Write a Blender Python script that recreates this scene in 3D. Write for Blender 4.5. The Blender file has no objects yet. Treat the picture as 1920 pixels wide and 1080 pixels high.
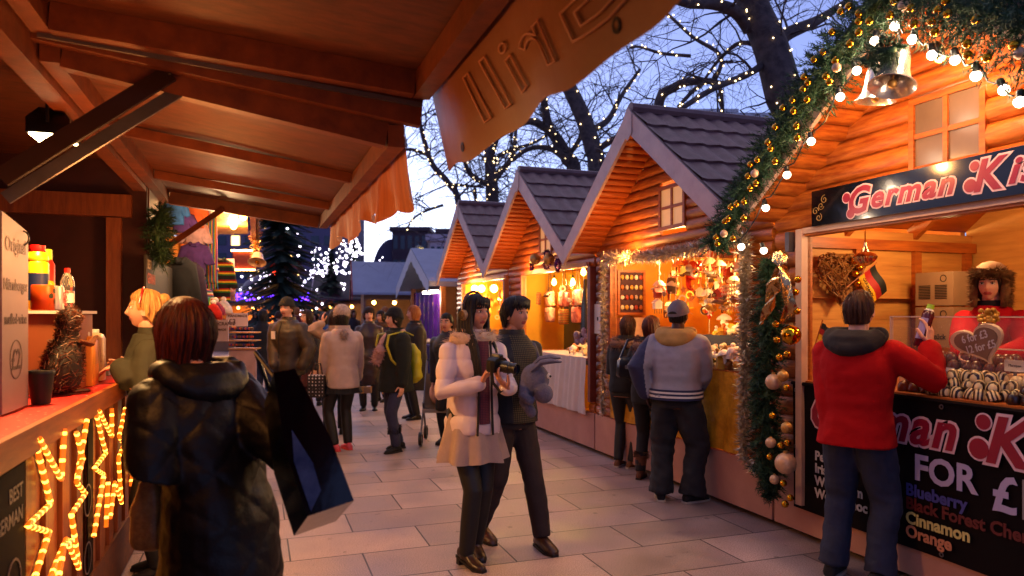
import bpy, bmesh, math, random
from mathutils import Vector, Matrix, noise as mnoise
R = math.radians
rnd = random.Random(7)
S = bpy.context.scene
COL = S.collection
# ------------------------------------------------------------------ camera
cam = bpy.data.cameras.new('camera'); camo = bpy.data.objects.new('camera', cam); COL.objects.link(camo)
camo.location = (0, 0, 1.6); camo.rotation_euler = (R(90), 0, 0)
cam.sensor_width = 36; cam.lens = 36*1350/1920; cam.shift_y = 49/1920
cam.clip_start = 0.05; cam.clip_end = 2000
S.camera = camo
cam.dof.use_dof = True; cam.dof.focus_distance = 4.9; cam.dof.aperture_fstop = 2.2
# ------------------------------------------------------------------ world, dusk fill, exposure
wd = bpy.data.worlds.new('World'); S.world = wd; wd.use_nodes = True
nt = wd.node_tree; bg = nt.nodes['Background']
sky = nt.nodes.new('ShaderNodeTexSky'); sky.sky_type = 'NISHITA'; sky.sun_disc = False
SUN_EL, SUN_ROT = 4, -13
sky.sun_elevation = R(SUN_EL); sky.sun_rotation = R(SUN_ROT); sky.altitude = 50
sky.air_density = 1.0; sky.dust_density = 1.3; sky.ozone_density = 8
tint = nt.nodes.new('ShaderNodeMix'); tint.data_type = 'RGBA'; tint.blend_type = 'MULTIPLY'
tint.inputs['Factor'].default_value = 1; tint.inputs['B'].default_value = (1.05, 0.95, 1.06, 1)
hs = nt.nodes.new('ShaderNodeHueSaturation'); hs.inputs['Saturation'].default_value = .66
nt.links.new(sky.outputs[0], hs.inputs['Color']); nt.links.new(hs.outputs[0], tint.inputs['A']); nt.links.new(tint.outputs['Result'], bg.inputs['Color'])
bg.inputs['Strength'].default_value = 0.14
sl = bpy.data.lights.new('dusk_fill', 'SUN'); so = bpy.data.objects.new('dusk_fill', sl); COL.objects.link(so)
sl.energy = 0.36; sl.angle = R(110); sl.color = (1, .80, .80)  # very wide pinkish sun lamp added as soft dusk fill
so.rotation_euler = (R(90-42), 0, R(180-SUN_ROT))
S.view_settings.view_transform = 'Standard'; S.view_settings.look = 'None'
S.view_settings.exposure = 1.8; S.view_settings.gamma = 1
S.cycles.max_bounces = 6; S.cycles.diffuse_bounces = 3; S.cycles.glossy_bounces = 3
S.cycles.transmission_bounces = 6; S.cycles.transparent_max_bounces = 8
S.cycles.sample_clamp_indirect = 4; S.cycles.caustics_reflective = False; S.cycles.caustics_refractive = False
S.cycles.use_denoising = True
# ------------------------------------------------------------------ street frame: u to the right of the walkway, v along it
A = math.atan(480/1350); CA, SA = math.cos(A), math.sin(A)
def W(u, v, z=0): return Vector((u*CA - v*SA, u*SA + v*CA, z))
def P(px, py, Y): return Vector(((px-960)/1350*Y, Y, 1.6-(py-589)/1350*Y))       # picture point at a depth
def toUV(p): return Vector((p.x*CA+p.y*SA, -p.x*SA+p.y*CA, p.z))
def UVP(px, py, Y): return toUV(P(px, py, Y))
def onU(px, py, u):                                                               # picture point on a plane u = const
    k = (px-960)/1350; Y = u/(k*CA+SA); return toUV(P(px, py, Y))
# ------------------------------------------------------------------ mesh builder
class MB:
    def __init__(s): s.v = []; s.f = []; s.m = []; s.M = None
    def add(s, vs, fs, mi=0):
        n = len(s.v)
        s.v += [tuple(s.M @ Vector(p)) for p in vs] if s.M else [tuple(p) for p in vs]
        s.f += [tuple(i+n for i in f) for f in fs]
        s.m += [mi]*len(fs) if isinstance(mi, int) else list(mi)
        return s
    def box(s, a, b, mi=0):
        x0, y0, z0 = a; x1, y1, z1 = b
        return s.add([(x0,y0,z0),(x1,y0,z0),(x1,y1,z0),(x0,y1,z0),(x0,y0,z1),(x1,y0,z1),(x1,y1,z1),(x0,y1,z1)],
            [(3,2,1,0),(4,5,6,7),(0,1,5,4),(1,2,6,5),(2,3,7,6),(3,0,4,7)], mi)
    def beam(s, p, q, w, h, mi=0, up=(0,0,1)):
        p, q = Vector(p), Vector(q); d = (q-p).normalized(); x = d.cross(Vector(up))
        if x.length < 1e-4: x = d.cross(Vector((1,0,0)))
        x.normalize(); y = x.cross(d).normalized(); x = x*(w/2); y = y*(h/2)
        return s.add([p-x-y,p+x-y,p+x+y,p-x+y,q-x-y,q+x-y,q+x+y,q-x+y],
            [(3,2,1,0),(4,5,6,7),(0,1,5,4),(1,2,6,5),(2,3,7,6),(3,0,4,7)], mi)
    def loft(s, rings, mi=0, cap=True, closed=True):
        n = len(rings[0]); vs = [p for r in rings for p in r]; fs = []
        for i in range(len(rings)-1):
            for j in range(n if closed else n-1):
                k = (j+1) % n; fs.append((i*n+j, i*n+k, (i+1)*n+k, (i+1)*n+j))
        if cap and closed:
            fs.append(tuple(range(n-1, -1, -1))); b = (len(rings)-1)*n; fs.append(tuple(b+j for j in range(n)))
        return s.add(vs, fs, mi)
    def tube(s, pts, r, n=8, mi=0, cap=True, sq=1.0, rounded=False):
        pts = [Vector(p) for p in pts]; m = len(pts)
        if not isinstance(r, (list, tuple)): r = [r]*m
        r = list(r)
        if rounded:
            d0 = (pts[0]-pts[1]).normalized(); d1 = (pts[-1]-pts[-2]).normalized()
            pts = [pts[0]+d0*r[0]*.75, pts[0]+d0*r[0]*.45] + pts + [pts[-1]+d1*r[-1]*.45, pts[-1]+d1*r[-1]*.75]
            r = [r[0]*.35, r[0]*.8] + r + [r[-1]*.8, r[-1]*.35]; m = len(pts)
        rings = []; x = None
        for i in range(m):
            d = (pts[min(i+1, m-1)] - pts[max(i-1, 0)])
            d = d.normalized() if d.length > 1e-9 else Vector((0,0,1))
            if x is None: x = d.cross(Vector((0,0,1))); x = d.cross(Vector((0,1,0))) if x.length < .15 else x
            else: x = x - d*x.dot(d)
            x.normalize(); y = d.cross(x)
            rings.append([pts[i] + (x*math.cos(t)+y*math.sin(t)*sq)*r[i] for t in (2*math.pi*j/n for j in range(n))])
        return s.loft(rings, mi, cap)
    def lathe(s, prof, n=12, mi=0, c=(0,0,0), ax=None, cap=True):
        c = Vector(c); q = Vector((0,0,1)).rotation_difference(Vector(ax)) if ax else None
        rings = []
        for r, z in prof:
            ring = [Vector((r*math.cos(2*math.pi*j/n), r*math.sin(2*math.pi*j/n), z)) for j in range(n)]
            rings.append([c + (q @ p if q else p) for p in ring])
        return s.loft(rings, mi, cap)
    def ball(s, c, r, n=10, mi=0, sc=(1,1,1)):
        pr = [(max(.001, math.sin(math.pi*i/(n//2+2)))*r, -math.cos(math.pi*i/(n//2+2))*r) for i in range(n//2+3)]
        c = Vector(c); rings = [[c+Vector((q*math.cos(2*math.pi*j/n)*sc[0], q*math.sin(2*math.pi*j/n)*sc[1], z*sc[2])) for j in range(n)] for q, z in pr]
        return s.loft(rings, mi)
    def prism(s, poly, d, mi=0):
        d = Vector(d); a = [Vector(p) for p in poly]; b = [p+d for p in a]
        return s.loft([a, b], mi)
    def grid(s, fn, nu, nv, mi=0):
        vs = [fn(i/nu, j/nv) for i in range(nu+1) for j in range(nv+1)]
        fs = [(i*(nv+1)+j, (i+1)*(nv+1)+j, (i+1)*(nv+1)+j+1, i*(nv+1)+j+1) for i in range(nu) for j in range(nv)]
        return s.add(vs, fs, mi)
    def mesh(s, name, mats, ang=40, off=None):
        me = bpy.data.meshes.new(name)
        vs = s.v if off is None else [(x-off[0], y-off[1], z-off[2]) for x, y, z in s.v]
        me.from_pydata(vs, [], s.f)
        for m in (mats if isinstance(mats, (list, tuple)) else [mats]): me.materials.append(m)
        me.polygons.foreach_set('material_index', s.m)
        fin(me, ang); return me
def fin(me, ang=40):
    bm = bmesh.new(); bm.from_mesh(me); bmesh.ops.recalc_face_normals(bm, faces=bm.faces); bm.to_mesh(me); bm.free()
    me.polygons.foreach_set('use_smooth', [True]*len(me.polygons))
    me.set_sharp_from_angle(angle=R(ang)); me.update()
ORG = {}
def link(o, parent=None):
    COL.objects.link(o)
    if parent: o.parent = parent
    return o
def tags(o, label, cat, group=None):
    o['label'] = label; o['category'] = cat
    if group: o['group'] = group
    return o
def thing(name, label, cat, base, uv=True, rz=None, group=None):
    """Empty at the base. uv: base and the parts' coordinates are in the street frame."""
    o = bpy.data.objects.new(name, None); link(o); o.empty_display_size = .1
    b = Vector(base); o.location = W(*b) if uv else b
    o.rotation_euler = (0, 0, (A if uv else 0) if rz is None else rz)
    ORG[o.name] = tuple(b) if rz is None else (0,0,0)
    return tags(o, label, cat, group)
def part(mb, name, mats, parent, ang=40):
    org = ORG[parent.name]; me = mb.mesh(name, mats, ang, org)
    o = bpy.data.objects.new(name, me); link(o, parent); ORG[o.name] = org; return o
def solo(mb, name, label, cat, mats, base=None, uv=True, group=None, ang=40, rz=None):
    b = Vector(base) if base is not None else Vector((sum(p[0] for p in mb.v)/len(mb.v), sum(p[1] for p in mb.v)/len(mb.v), min(p[2] for p in mb.v)))
    me = mb.mesh(name, mats, ang, None if rz is not None else b)
    o = bpy.data.objects.new(name, me); link(o)
    o.location = W(*b) if uv else b; o.rotation_euler = (0, 0, (A if uv else 0) if rz is None else rz)
    return tags(o, label, cat, group)
def struct(mb, name, mats, uv=True, ang=40):
    o = bpy.data.objects.new(name, mb.mesh(name, mats, ang)); link(o); o['kind'] = 'structure'
    if uv: o.rotation_euler = (0, 0, A)
    return o
def dup(o, loc=None, rot=None, sc=None, label=None, mat=None):
    c = o.copy(); COL.objects.link(c)
    if loc is not None: c.location = loc
    if rot is not None: c.rotation_euler = rot
    if sc is not None: c.scale = (sc,)*3 if isinstance(sc, (int, float)) else sc
    if label: c['label'] = label
    if mat:
        c.material_slots[0].link = 'OBJECT'; c.material_slots[0].material = mat
    for ch in o.children:
        d = ch.copy(); COL.objects.link(d); d.parent = c
        for g in ch.children:
            e = g.copy(); COL.objects.link(e); e.parent = d
    return c
def text(mb, s, M, size=.1, depth=.002, mi=0, bold=0, shear=0, align='LEFT', space=1.0, outline=0):
    cu = bpy.data.curves.new('t', 'FONT'); cu.body = s; cu.size = size; cu.shear = shear; cu.align_x = align; cu.space_character = space
    cu.resolution_u = 3
    if outline: cu.fill_mode = 'NONE'; cu.bevel_depth = outline; cu.bevel_resolution = 1
    else: cu.extrude = depth/2; cu.offset = bold
    o = bpy.data.objects.new('t', cu); COL.objects.link(o)
    dg = bpy.context.evaluated_depsgraph_get(); me = bpy.data.meshes.new_from_object(o.evaluated_get(dg))
    mb.add([M @ v.co for v in me.vertices], [tuple(p.vertices) for p in me.polygons], mi)
    bpy.data.objects.remove(o); bpy.data.curves.remove(cu); bpy.data.meshes.remove(me)
def frame(o, x, y):      # matrix whose X and Y axes are the given directions
    x = Vector(x).normalized(); y = Vector(y); y = (y - x*y.dot(x)).normalized(); z = x.cross(y)
    M = Matrix((x, y, z)).transposed().to_4x4(); M.translation = Vector(o); return M
# ------------------------------------------------------------------ materials
MATS = {}
def lin(h):
    if isinstance(h, str):
        c = [int(h[i:i+2], 16)/255 for i in (0, 2, 4)]
        return tuple(x/12.92 if x < .04045 else ((x+.055)/1.055)**2.4 for x in c)
    return tuple(h)
def mk(name, col, rough=.6, metal=0, var=.18, vs=6, stretch=(1,1,1), bump=0, bs=60, emit=0, col2=None, spec=.5,
       coat=0, sheen=0, alpha=1, trans=0, ecol=None, wave=None, detail=4, sample=False):
    if name in MATS: return MATS[name]
    m = bpy.data.materials.new(name); m.use_nodes = True; MATS[name] = m
    t = m.node_tree; b = t.nodes['Principled BSDF']; c = lin(col)
    b.inputs['Roughness'].default_value = rough; b.inputs['Metallic'].default_value = metal
    b.inputs['Specular IOR Level'].default_value = spec
    b.inputs['Coat Weight'].default_value = coat; b.inputs['Sheen Weight'].default_value = sheen
    b.inputs['Alpha'].default_value = alpha; b.inputs['Transmission Weight'].default_value = trans
    b.inputs['Base Color'].default_value = (*c, 1)
    if emit:
        b.inputs['Emission Color'].default_value = (*lin(ecol or col), 1); b.inputs['Emission Strength'].default_value = emit
        if not sample: m.cycles.emission_sampling = 'NONE'
    if var or col2 or bump:
        tc = t.nodes.new('ShaderNodeTexCoord'); mp = t.nodes.new('ShaderNodeMapping'); mp.inputs['Scale'].default_value = stretch
        t.links.new(tc.outputs['Object'], mp.inputs['Vector'])
    if var or col2:
        n = t.nodes.new('ShaderNodeTexNoise'); n.inputs['Scale'].default_value = vs; n.inputs['Detail'].default_value = detail
        n.inputs['Roughness'].default_value = .6
        t.links.new(mp.outputs[0], n.inputs['Vector']); fac = n.outputs['Fac']
        rp = t.nodes.new('ShaderNodeValToRGB'); t.links.new(fac, rp.inputs['Fac'])
        d = lin(col2) if col2 else tuple(x*(1+var) for x in c)
        e = c if col2 else tuple(x*(1-var) for x in c)
        rp.color_ramp.elements[0].position = .32; rp.color_ramp.elements[1].position = .68
        rp.color_ramp.elements[0].color = (*e, 1); rp.color_ramp.elements[1].color = (*d, 1)
        t.links.new(rp.outputs['Color'], b.inputs['Base Color'])
    if bump:
        n2 = t.nodes.new('ShaderNodeTexNoise'); n2.inputs['Scale'].default_value = bs; n2.inputs['Detail'].default_value = 4
        t.links.new(mp.outputs[0], n2.inputs['Vector'])
        bp = t.nodes.new('ShaderNodeBump'); bp.inputs['Strength'].default_value = min(1, bump); bp.inputs['Distance'].default_value = .01*max(1, bump)
        t.links.new(n2.outputs['Fac'], bp.inputs['Height']); t.links.new(bp.outputs[0], b.inputs['Normal'])
    return m
def bands(m, axis='Z', scale=20, c1='ffffff', c2='000000', c3=None, dist=0):
    """stripes of several colours along one object axis"""
    t = m.node_tree; b = t.nodes['Principled BSDF']; tc = t.nodes.new('ShaderNodeTexCoord')
    w = t.nodes.new('ShaderNodeTexWave'); w.bands_direction = axis; w.wave_profile = 'SAW'; w.inputs['Scale'].default_value = scale; w.inputs['Distortion'].default_value = dist
    t.links.new(tc.outputs['Object'], w.inputs['Vector']); rp = t.nodes.new('ShaderNodeValToRGB'); rp.color_ramp.interpolation = 'CONSTANT'
    t.links.new(w.outputs['Fac'], rp.inputs['Fac']); cs = [c1, c2] + ([c3] if isinstance(c3, str) else list(c3 or []))
    rp.color_ramp.elements[0].color = (*lin(cs[0]), 1); rp.color_ramp.elements[1].color = (*lin(cs[1]), 1); rp.color_ramp.elements[1].position = 1/len(cs)
    for i, c in enumerate(cs[2:]):
        e = rp.color_ramp.elements.new((i+2)/len(cs)); e.color = (*lin(c), 1)
    t.links.new(rp.outputs['Color'], b.inputs['Base Color']); return m
def plaid(m, base, line, sc=24):
    t = m.node_tree; b = t.nodes['Principled BSDF']; tc = t.nodes.new('ShaderNodeTexCoord'); prev = None
    for ax in 'XZ':
        w = t.nodes.new('ShaderNodeTexWave'); w.bands_direction = ax; w.inputs['Scale'].default_value = sc
        t.links.new(tc.outputs['Object'], w.inputs['Vector'])
        if prev is None: prev = w.outputs['Fac']
        else:
            a = t.nodes.new('ShaderNodeMath'); a.operation = 'MULTIPLY'; t.links.new(prev, a.inputs[0]); t.links.new(w.outputs['Fac'], a.inputs[1]); prev = a.outputs[0]
    rp = t.nodes.new('ShaderNodeValToRGB'); t.links.new(prev, rp.inputs['Fac'])
    rp.color_ramp.elements[0].color = (*lin(line), 1); rp.color_ramp.elements[1].color = (*lin(base), 1); rp.color_ramp.elements[1].position = .45
    t.links.new(rp.outputs['Color'], b.inputs['Base Color']); return m
def lamp(name, loc, e, col, r=.05, kind='POINT', rot=None, spot=None, uv=True, blend=.6):
    l = bpy.data.lights.new(name, kind); l.energy = e; l.color = col; l.shadow_soft_size = r
    o = bpy.data.objects.new(name, l); COL.objects.link(o); o.location = W(*loc) if uv else loc
    if spot: l.spot_size = R(spot); l.spot_blend = blend
    if rot is not None:
        d = (W(*rot) if uv else Vector(rot)) - o.location; o.rotation_euler = d.to_track_quat('-Z', 'Y').to_euler()
    return o
WARM = (1, .50, .16); AMBER = (1, .42, .10); YEL = (1, .62, .22)
m_pine = mk('varnished_pine', '8f4416', .45, var=0, col2='b8621f', vs=4, stretch=(1,1,9), bump=.15, bs=30)
m_log = mk('orange_half_log', '8a3a0e', .42, var=0, col2='c4702a', vs=4.5, stretch=(1.5,1.3,11), bump=.3, bs=12, detail=8)
m_soff = mk('soffit_boards', '9a4410', .45, var=0, col2='b65a18', vs=3, stretch=(1,8,8), bump=.1, bs=14)
m_barge = mk('pale_barge_board', 'b5928a', .6, var=0, col2='c9a89c', vs=5, stretch=(1,1,1), bump=.1)
m_tile = mk('purple_brown_roof_tile', '6a4a4a', .55, var=.25, vs=9, bump=.15, bs=90)
m_base = mk('pink_plywood', 'b07a68', .7, var=0, col2='c08a76', vs=3, bump=.1, bs=20)
m_ply = mk('dark_plywood', '4c230c', .62, var=0, col2='6c3312', vs=7, stretch=(1,3,3), bump=.2, bs=50)
m_beam = mk('brown_beam', '5c280e', .55, var=0, col2='7c3c16', vs=5, stretch=(2,2,2), bump=.15, bs=30)
m_dark = mk('dark_interior', '1c0c07', .8, var=.3)
m_black = mk('black_plastic', '0b0b0d', .4, var=0)
m_steel = mk('dull_steel', '6a6468', .45, metal=.7, var=.2, bump=.1)
m_white = mk('white_paint', 'd8d2cc', .5, var=.05)
m_bulb = mk('lit_globe_bulb', 'fff0dc', .4, emit=4, var=0, ecol='ffe2c4')
m_bulbw = mk('lit_warm_bulb', 'ffd080', .4, emit=14, var=0, ecol='ffb24a')
m_fairy = mk('fairy_light', 'ffe6b8', .4, emit=2.2, var=0, ecol='ffdca0')
m_gold = mk('gold_mirror', 'c88a1e', .16, metal=1, var=0)
m_goldm = mk('gold_matt', 'b98a4a', .45, metal=.6, var=.15, vs=30)
m_pearl = mk('pearl_bauble', 'c9a07c', .4, metal=.25, var=.2, vs=25)
m_needle = mk('fir_needles', '14301a', .7, var=0, col2='1f4526', vs=14)
m_tins = mk('gold_silver_tinsel', 'c8a870', .3, metal=.6, var=0, col2='f0e4d0', vs=40)
m_glass = mk('window_pane', '8a7060', .15, var=.1, spec=.6)
# ------------------------------------------------------------------ ground
def paving():
    m = bpy.data.materials.new('granite_paving'); m.use_nodes = True; t = m.node_tree; b = t.nodes['Principled BSDF']
    tc = t.nodes.new('ShaderNodeTexCoord'); mp = t.nodes.new('ShaderNodeMapping'); mp.inputs['Location'].default_value = (.25, .13, 0)
    t.links.new(tc.outputs['Object'], mp.inputs['Vector'])
    br = t.nodes.new('ShaderNodeTexBrick'); br.offset = .5; br.inputs['Scale'].default_value = 1
    br.inputs['Brick Width'].default_value = .92; br.inputs['Row Height'].default_value = .5; br.inputs['Mortar Size'].default_value = .006
    br.inputs['Mortar Smooth'].default_value = .2; br.inputs['Bias'].default_value = 0
    br.inputs['Color1'].default_value = (*lin('b69e98'), 1); br.inputs['Color2'].default_value = (*lin('94807c'), 1); br.inputs['Mortar'].default_value = (*lin('3a2f30'), 1)
    t.links.new(mp.outputs[0], br.inputs['Vector'])
    n = t.nodes.new('ShaderNodeTexNoise'); n.inputs['Scale'].default_value = 130; n.inputs['Detail'].default_value = 3; t.links.new(mp.outputs[0], n.inputs['Vector'])
    n2 = t.nodes.new('ShaderNodeTexNoise'); n2.inputs['Scale'].default_value = 1.7; n2.inputs['Detail'].default_value = 6; t.links.new(mp.outputs[0], n2.inputs['Vector'])
    r1 = t.nodes.new('ShaderNodeMapRange'); r1.inputs[1].default_value = .3; r1.inputs[2].default_value = .7; r1.inputs[3].default_value = .5; r1.inputs[4].default_value = 1.35
    t.links.new(n.outputs['Fac'], r1.inputs[0])
    r2 = t.nodes.new('ShaderNodeMapRange'); r2.inputs[1].default_value = .3; r2.inputs[2].default_value = .7; r2.inputs[3].default_value = .62; r2.inputs[4].default_value = 1.12
    t.links.new(n2.outputs['Fac'], r2.inputs[0])
    mu = t.nodes.new('ShaderNodeMath'); mu.operation = 'MULTIPLY'; t.links.new(r1.outputs[0], mu.inputs[0]); t.links.new(r2.outputs[0], mu.inputs[1])
    mx = t.nodes.new('ShaderNodeMix'); mx.data_type = 'RGBA'; mx.blend_type = 'MULTIPLY'; mx.inputs['Factor'].default_value = 1
    t.links.new(br.outputs['Color'], mx.inputs['A']); t.links.new(mu.outputs[0], mx.inputs['B']); 
    n3 = t.nodes.new('ShaderNodeTexNoise'); n3.inputs['Scale'].default_value = 9; n3.inputs['Detail'].default_value = 8; n3.inputs['Roughness'].default_value = .7; t.links.new(mp.outputs[0], n3.inputs['Vector'])
    r3 = t.nodes.new('ShaderNodeMapRange'); r3.inputs[1].default_value = .60; r3.inputs[2].default_value = .72; r3.inputs[3].default_value = 1; r3.inputs[4].default_value = .55; t.links.new(n3.outputs['Fac'], r3.inputs[0])
    vg = t.nodes.new('ShaderNodeTexVoronoi'); vg.inputs['Scale'].default_value = 3.2; t.links.new(mp.outputs[0], vg.inputs['Vector'])
    r4 = t.nodes.new('ShaderNodeMapRange'); r4.inputs[1].default_value = .05; r4.inputs[2].default_value = .075; r4.inputs[3].default_value = .55; r4.inputs[4].default_value = 1; t.links.new(vg.outputs['Distance'], r4.inputs[0])
    m3 = t.nodes.new('ShaderNodeMath'); m3.operation = 'MULTIPLY'; t.links.new(r3.outputs[0], m3.inputs[0]); t.links.new(r4.outputs[0], m3.inputs[1])
    mx2 = t.nodes.new('ShaderNodeMix'); mx2.data_type = 'RGBA'; mx2.blend_type = 'MULTIPLY'; mx2.inputs['Factor'].default_value = 1
    t.links.new(mx.outputs['Result'], mx2.inputs['A']); t.links.new(m3.outputs[0], mx2.inputs['B']); t.links.new(mx2.outputs['Result'], b.inputs['Base Color'])
    rr = t.nodes.new('ShaderNodeMapRange'); rr.inputs[1].default_value = .35; rr.inputs[2].default_value = .65; rr.inputs[3].default_value = .42; rr.inputs[4].default_value = .68
    t.links.new(n2.outputs['Fac'], rr.inputs[0]); t.links.new(rr.outputs[0], b.inputs['Roughness'])
    bp = t.nodes.new('ShaderNodeBump'); bp.inputs['Strength'].default_value = .5; bp.inputs['Distance'].default_value = .004; bp.invert = True
    ad = t.nodes.new('ShaderNodeMath'); ad.operation = 'MULTIPLY_ADD'; ad.inputs[1].default_value = .25
    t.links.new(n.outputs['Fac'], ad.inputs[0]); t.links.new(br.outputs['Fac'], ad.inputs[2]); t.links.new(ad.outputs[0], bp.inputs['Height']); t.links.new(bp.outputs[0], b.inputs['Normal'])
    return m
struct(MB().add([(-600,-600,0),(600,-600,0),(600,600,0),(-600,600,0)], [(0,1,2,3)]), 'ground', paving())
# ------------------------------------------------------------------ right row: chalet stalls along u = 3.7
UF, UB, HW, SLOPE, ZR = 3.70, 5.62, 1.49, .76, 3.475
def log_wall(mb, u0, vc, z0, z1, h, bulge, cuts, inner=.06, mi=0, hw=HW):
    n = int(math.ceil((z1-z0)/h))
    for i in range(n):
        a = z0+i*h; zc = a+h/2
        segs = [(-hw, hw)]
        for (va, vb, za, zb) in cuts:
            if za < zc < zb:
                out = []
                for s, e in segs:
                    if vb-vc <= s or va-vc >= e: out.append((s, e)); continue
                    if va-vc > s: out.append((s, va-vc))
                    if vb-vc < e: out.append((vb-vc, e))
                segs = out
        for s, e in segs:
            ra, rb = [], []
            for k in range(8):
                th = R(-84+k*24); z = zc+h/2*math.sin(th); u = u0-bulge*math.cos(th)
                lim = max(.0, (ZR-inner-z)/SLOPE)
                if lim <= .01: lim = .01
                ra.append((u, vc+max(s, -lim), z)); rb.append((u, vc+min(e, lim), z))
            if ra[0][1] >= rb[0][1]: continue
            ra.append((u0+.012, ra[-1][1], ra[-1][2])); ra.append((u0+.012, ra[0][1], ra[0][2]))
            rb.append((u0+.012, rb[-1][1], rb[-1][2])); rb.append((u0+.012, rb[0][1], rb[0][2]))
            mb.loft([ra, rb], mi)
def roof_parts(root, vc, u0, u1, hw, zr, slope, logs, tile=m_tile, course=.35):
    th = math.atan(slope); ct, st = math.cos(th), math.sin(th); L = hw/ct
    deck = MB(); sof = MB()
    for s in (-1, 1):
        def pt(d, off): return (vc+s*(d*ct+off*st), zr-d*st+off*ct)     # d down the slope, off = height over the deck top
        mb = MB(); nu = int((u1-u0)/.035); nc = int(L/course)+1; ds = []
        for c in range(nc):
            d0 = c*course
            ds += [(d0, .028), (min(L+.03, d0+course*.55), .036), (min(L+.03, d0+course-.004), .048), (min(L+.03, d0+course-.002), .026)]
        ds = [d for d in ds if d[0] <= L+.031]
        vs = []; nd = len(ds)
        for i in range(nu+1):
            u = u0+(u1-u0)*i/nu; w = math.sin(2*math.pi*u/.19)
            for d, off in ds:
                v, z = pt(d+.018*w*(1 if off > .027 else .6), off+.012*w); vs.append((u, v, z))
        mb.add(vs, [(i*nd+j, (i+1)*nd+j, (i+1)*nd+j+1, i*nd+j+1) for i in range(nu) for j in range(nd-1)])
        part(mb, 'roof_tiles', tile, root, 50)
        a, b, c_, d_ = pt(0, 0), pt(L, 0), pt(L, -.04), pt(.0, -.04)
        deck.prism([(u0+.02, a[0], a[1]-.004), (u0+.02, b[0], b[1]), (u0+.02, c_[0], c_[1]), (u0+.02, vc+s*.001, d_[1])], (u1-u0-.03, 0, 0))
        n = int(L/logs)
        for i in range(n):
            d0, d1 = i*logs+.01, (i+1)*logs+.006; r0 = []
            for k in range(6):
                q = R(-80+k*32); d = (d0+d1)/2+(d1-d0)/2*math.sin(q); off = -.042-logs*.22*math.cos(q); r0.append((0, *pt(d, off)))
            r0 += [(0, *pt(d1, -.041)), (0, *pt(d0, -.041))]
            sof.loft([[(u0+.03, p[1], p[2]) for p in r0], [(UF-.012, p[1], p[2]) for p in r0]])
        bw = .17
        bb = MB(); e0 = vc+s*.004
        bb.prism([(u0-.012, e0, zr+.03), (u0-.012, vc+s*(hw+.008), zr-slope*hw+.03), (u0-.012, vc+s*(hw+.008), zr-slope*hw-bw), (u0-.012, e0, zr-bw-.02)], (.032, 0, 0))
        part(bb, 'barge_board', m_barge, root)
    part(deck, 'roof_deck', m_soff, root)
    part(sof, 'soffit', m_log if logs > .11 else m_soff, root, 50)
    cp = MB(); cp.prism([(u0-.02, vc-.075, zr+.03-.055), (u0-.02, vc, zr+.055), (u0-.02, vc+.075, zr+.03-.055), (u0-.02, vc+.075, zr-.2), (u0-.02, vc, zr-.26), (u0-.02, vc-.075, zr-.2)], (.006, 0, 0))
    part(cp, 'apex_plate', m_barge, root)
    rc = MB(); rc.tube([(u0+.01, vc, zr+.045), (u1, vc, zr+.045)], .055, 8); part(rc, 'ridge_cap', tile, root)
def window_part(root, va, vb, za, zb, u, paned, mats, frame_m):
    f = MB(); w = .035
    f.box((u-.02, va, za), (u+.02, va+w, zb)); f.box((u-.02, vb-w, za), (u+.02, vb, zb))
    f.box((u-.02, va+w, za), (u+.02, vb-w, za+w)); f.box((u-.02, va+w, zb-w), (u+.02, vb-w, zb))
    vm, zm = (va+vb)/2, (za+zb)/2
    f.box((u-.017, vm-.014, za+w), (u+.017, vm+.014, zb-w)); f.box((u-.015, va+w, zm-.014), (u+.015, vb-w, zm+.014))
    o = part(f, 'window', frame_m, root)
    g = MB().box((u-.004, va+.004, za+.004), (u+.004, vb-.004, zb-.004)); part(g, 'pane', mats, o)
m_lit = mk('lit_pane', 'd8a878', .4, var=.12, vs=3, emit=.12, ecol='ffb060')
m_orange = mk('orange_painted_board', 'c46a10', .6, var=0, col2='d88a18', vs=3, bump=.1)
m_yel = mk('yellow_ochre_wall', 'd09a20', .7, var=.12, vs=3)
m_gcloth = mk('gold_crushed_cloth', 'b87810', .5, var=0, col2='e8a828', vs=10, bump=1, bs=26, metal=.15, detail=8)
m_wcloth = mk('white_tablecloth', 'c8b8b0', .85, var=.05, bump=.5, bs=6)
m_redtrim = mk('dark_red_shutter_edge', '6a2a1a', .5, var=.2)
m_pineb = mk('pale_pine_board', 'b87a38', .55, var=0, col2='cf9448', vs=3, stretch=(1,1,9), bump=.1)
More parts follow.
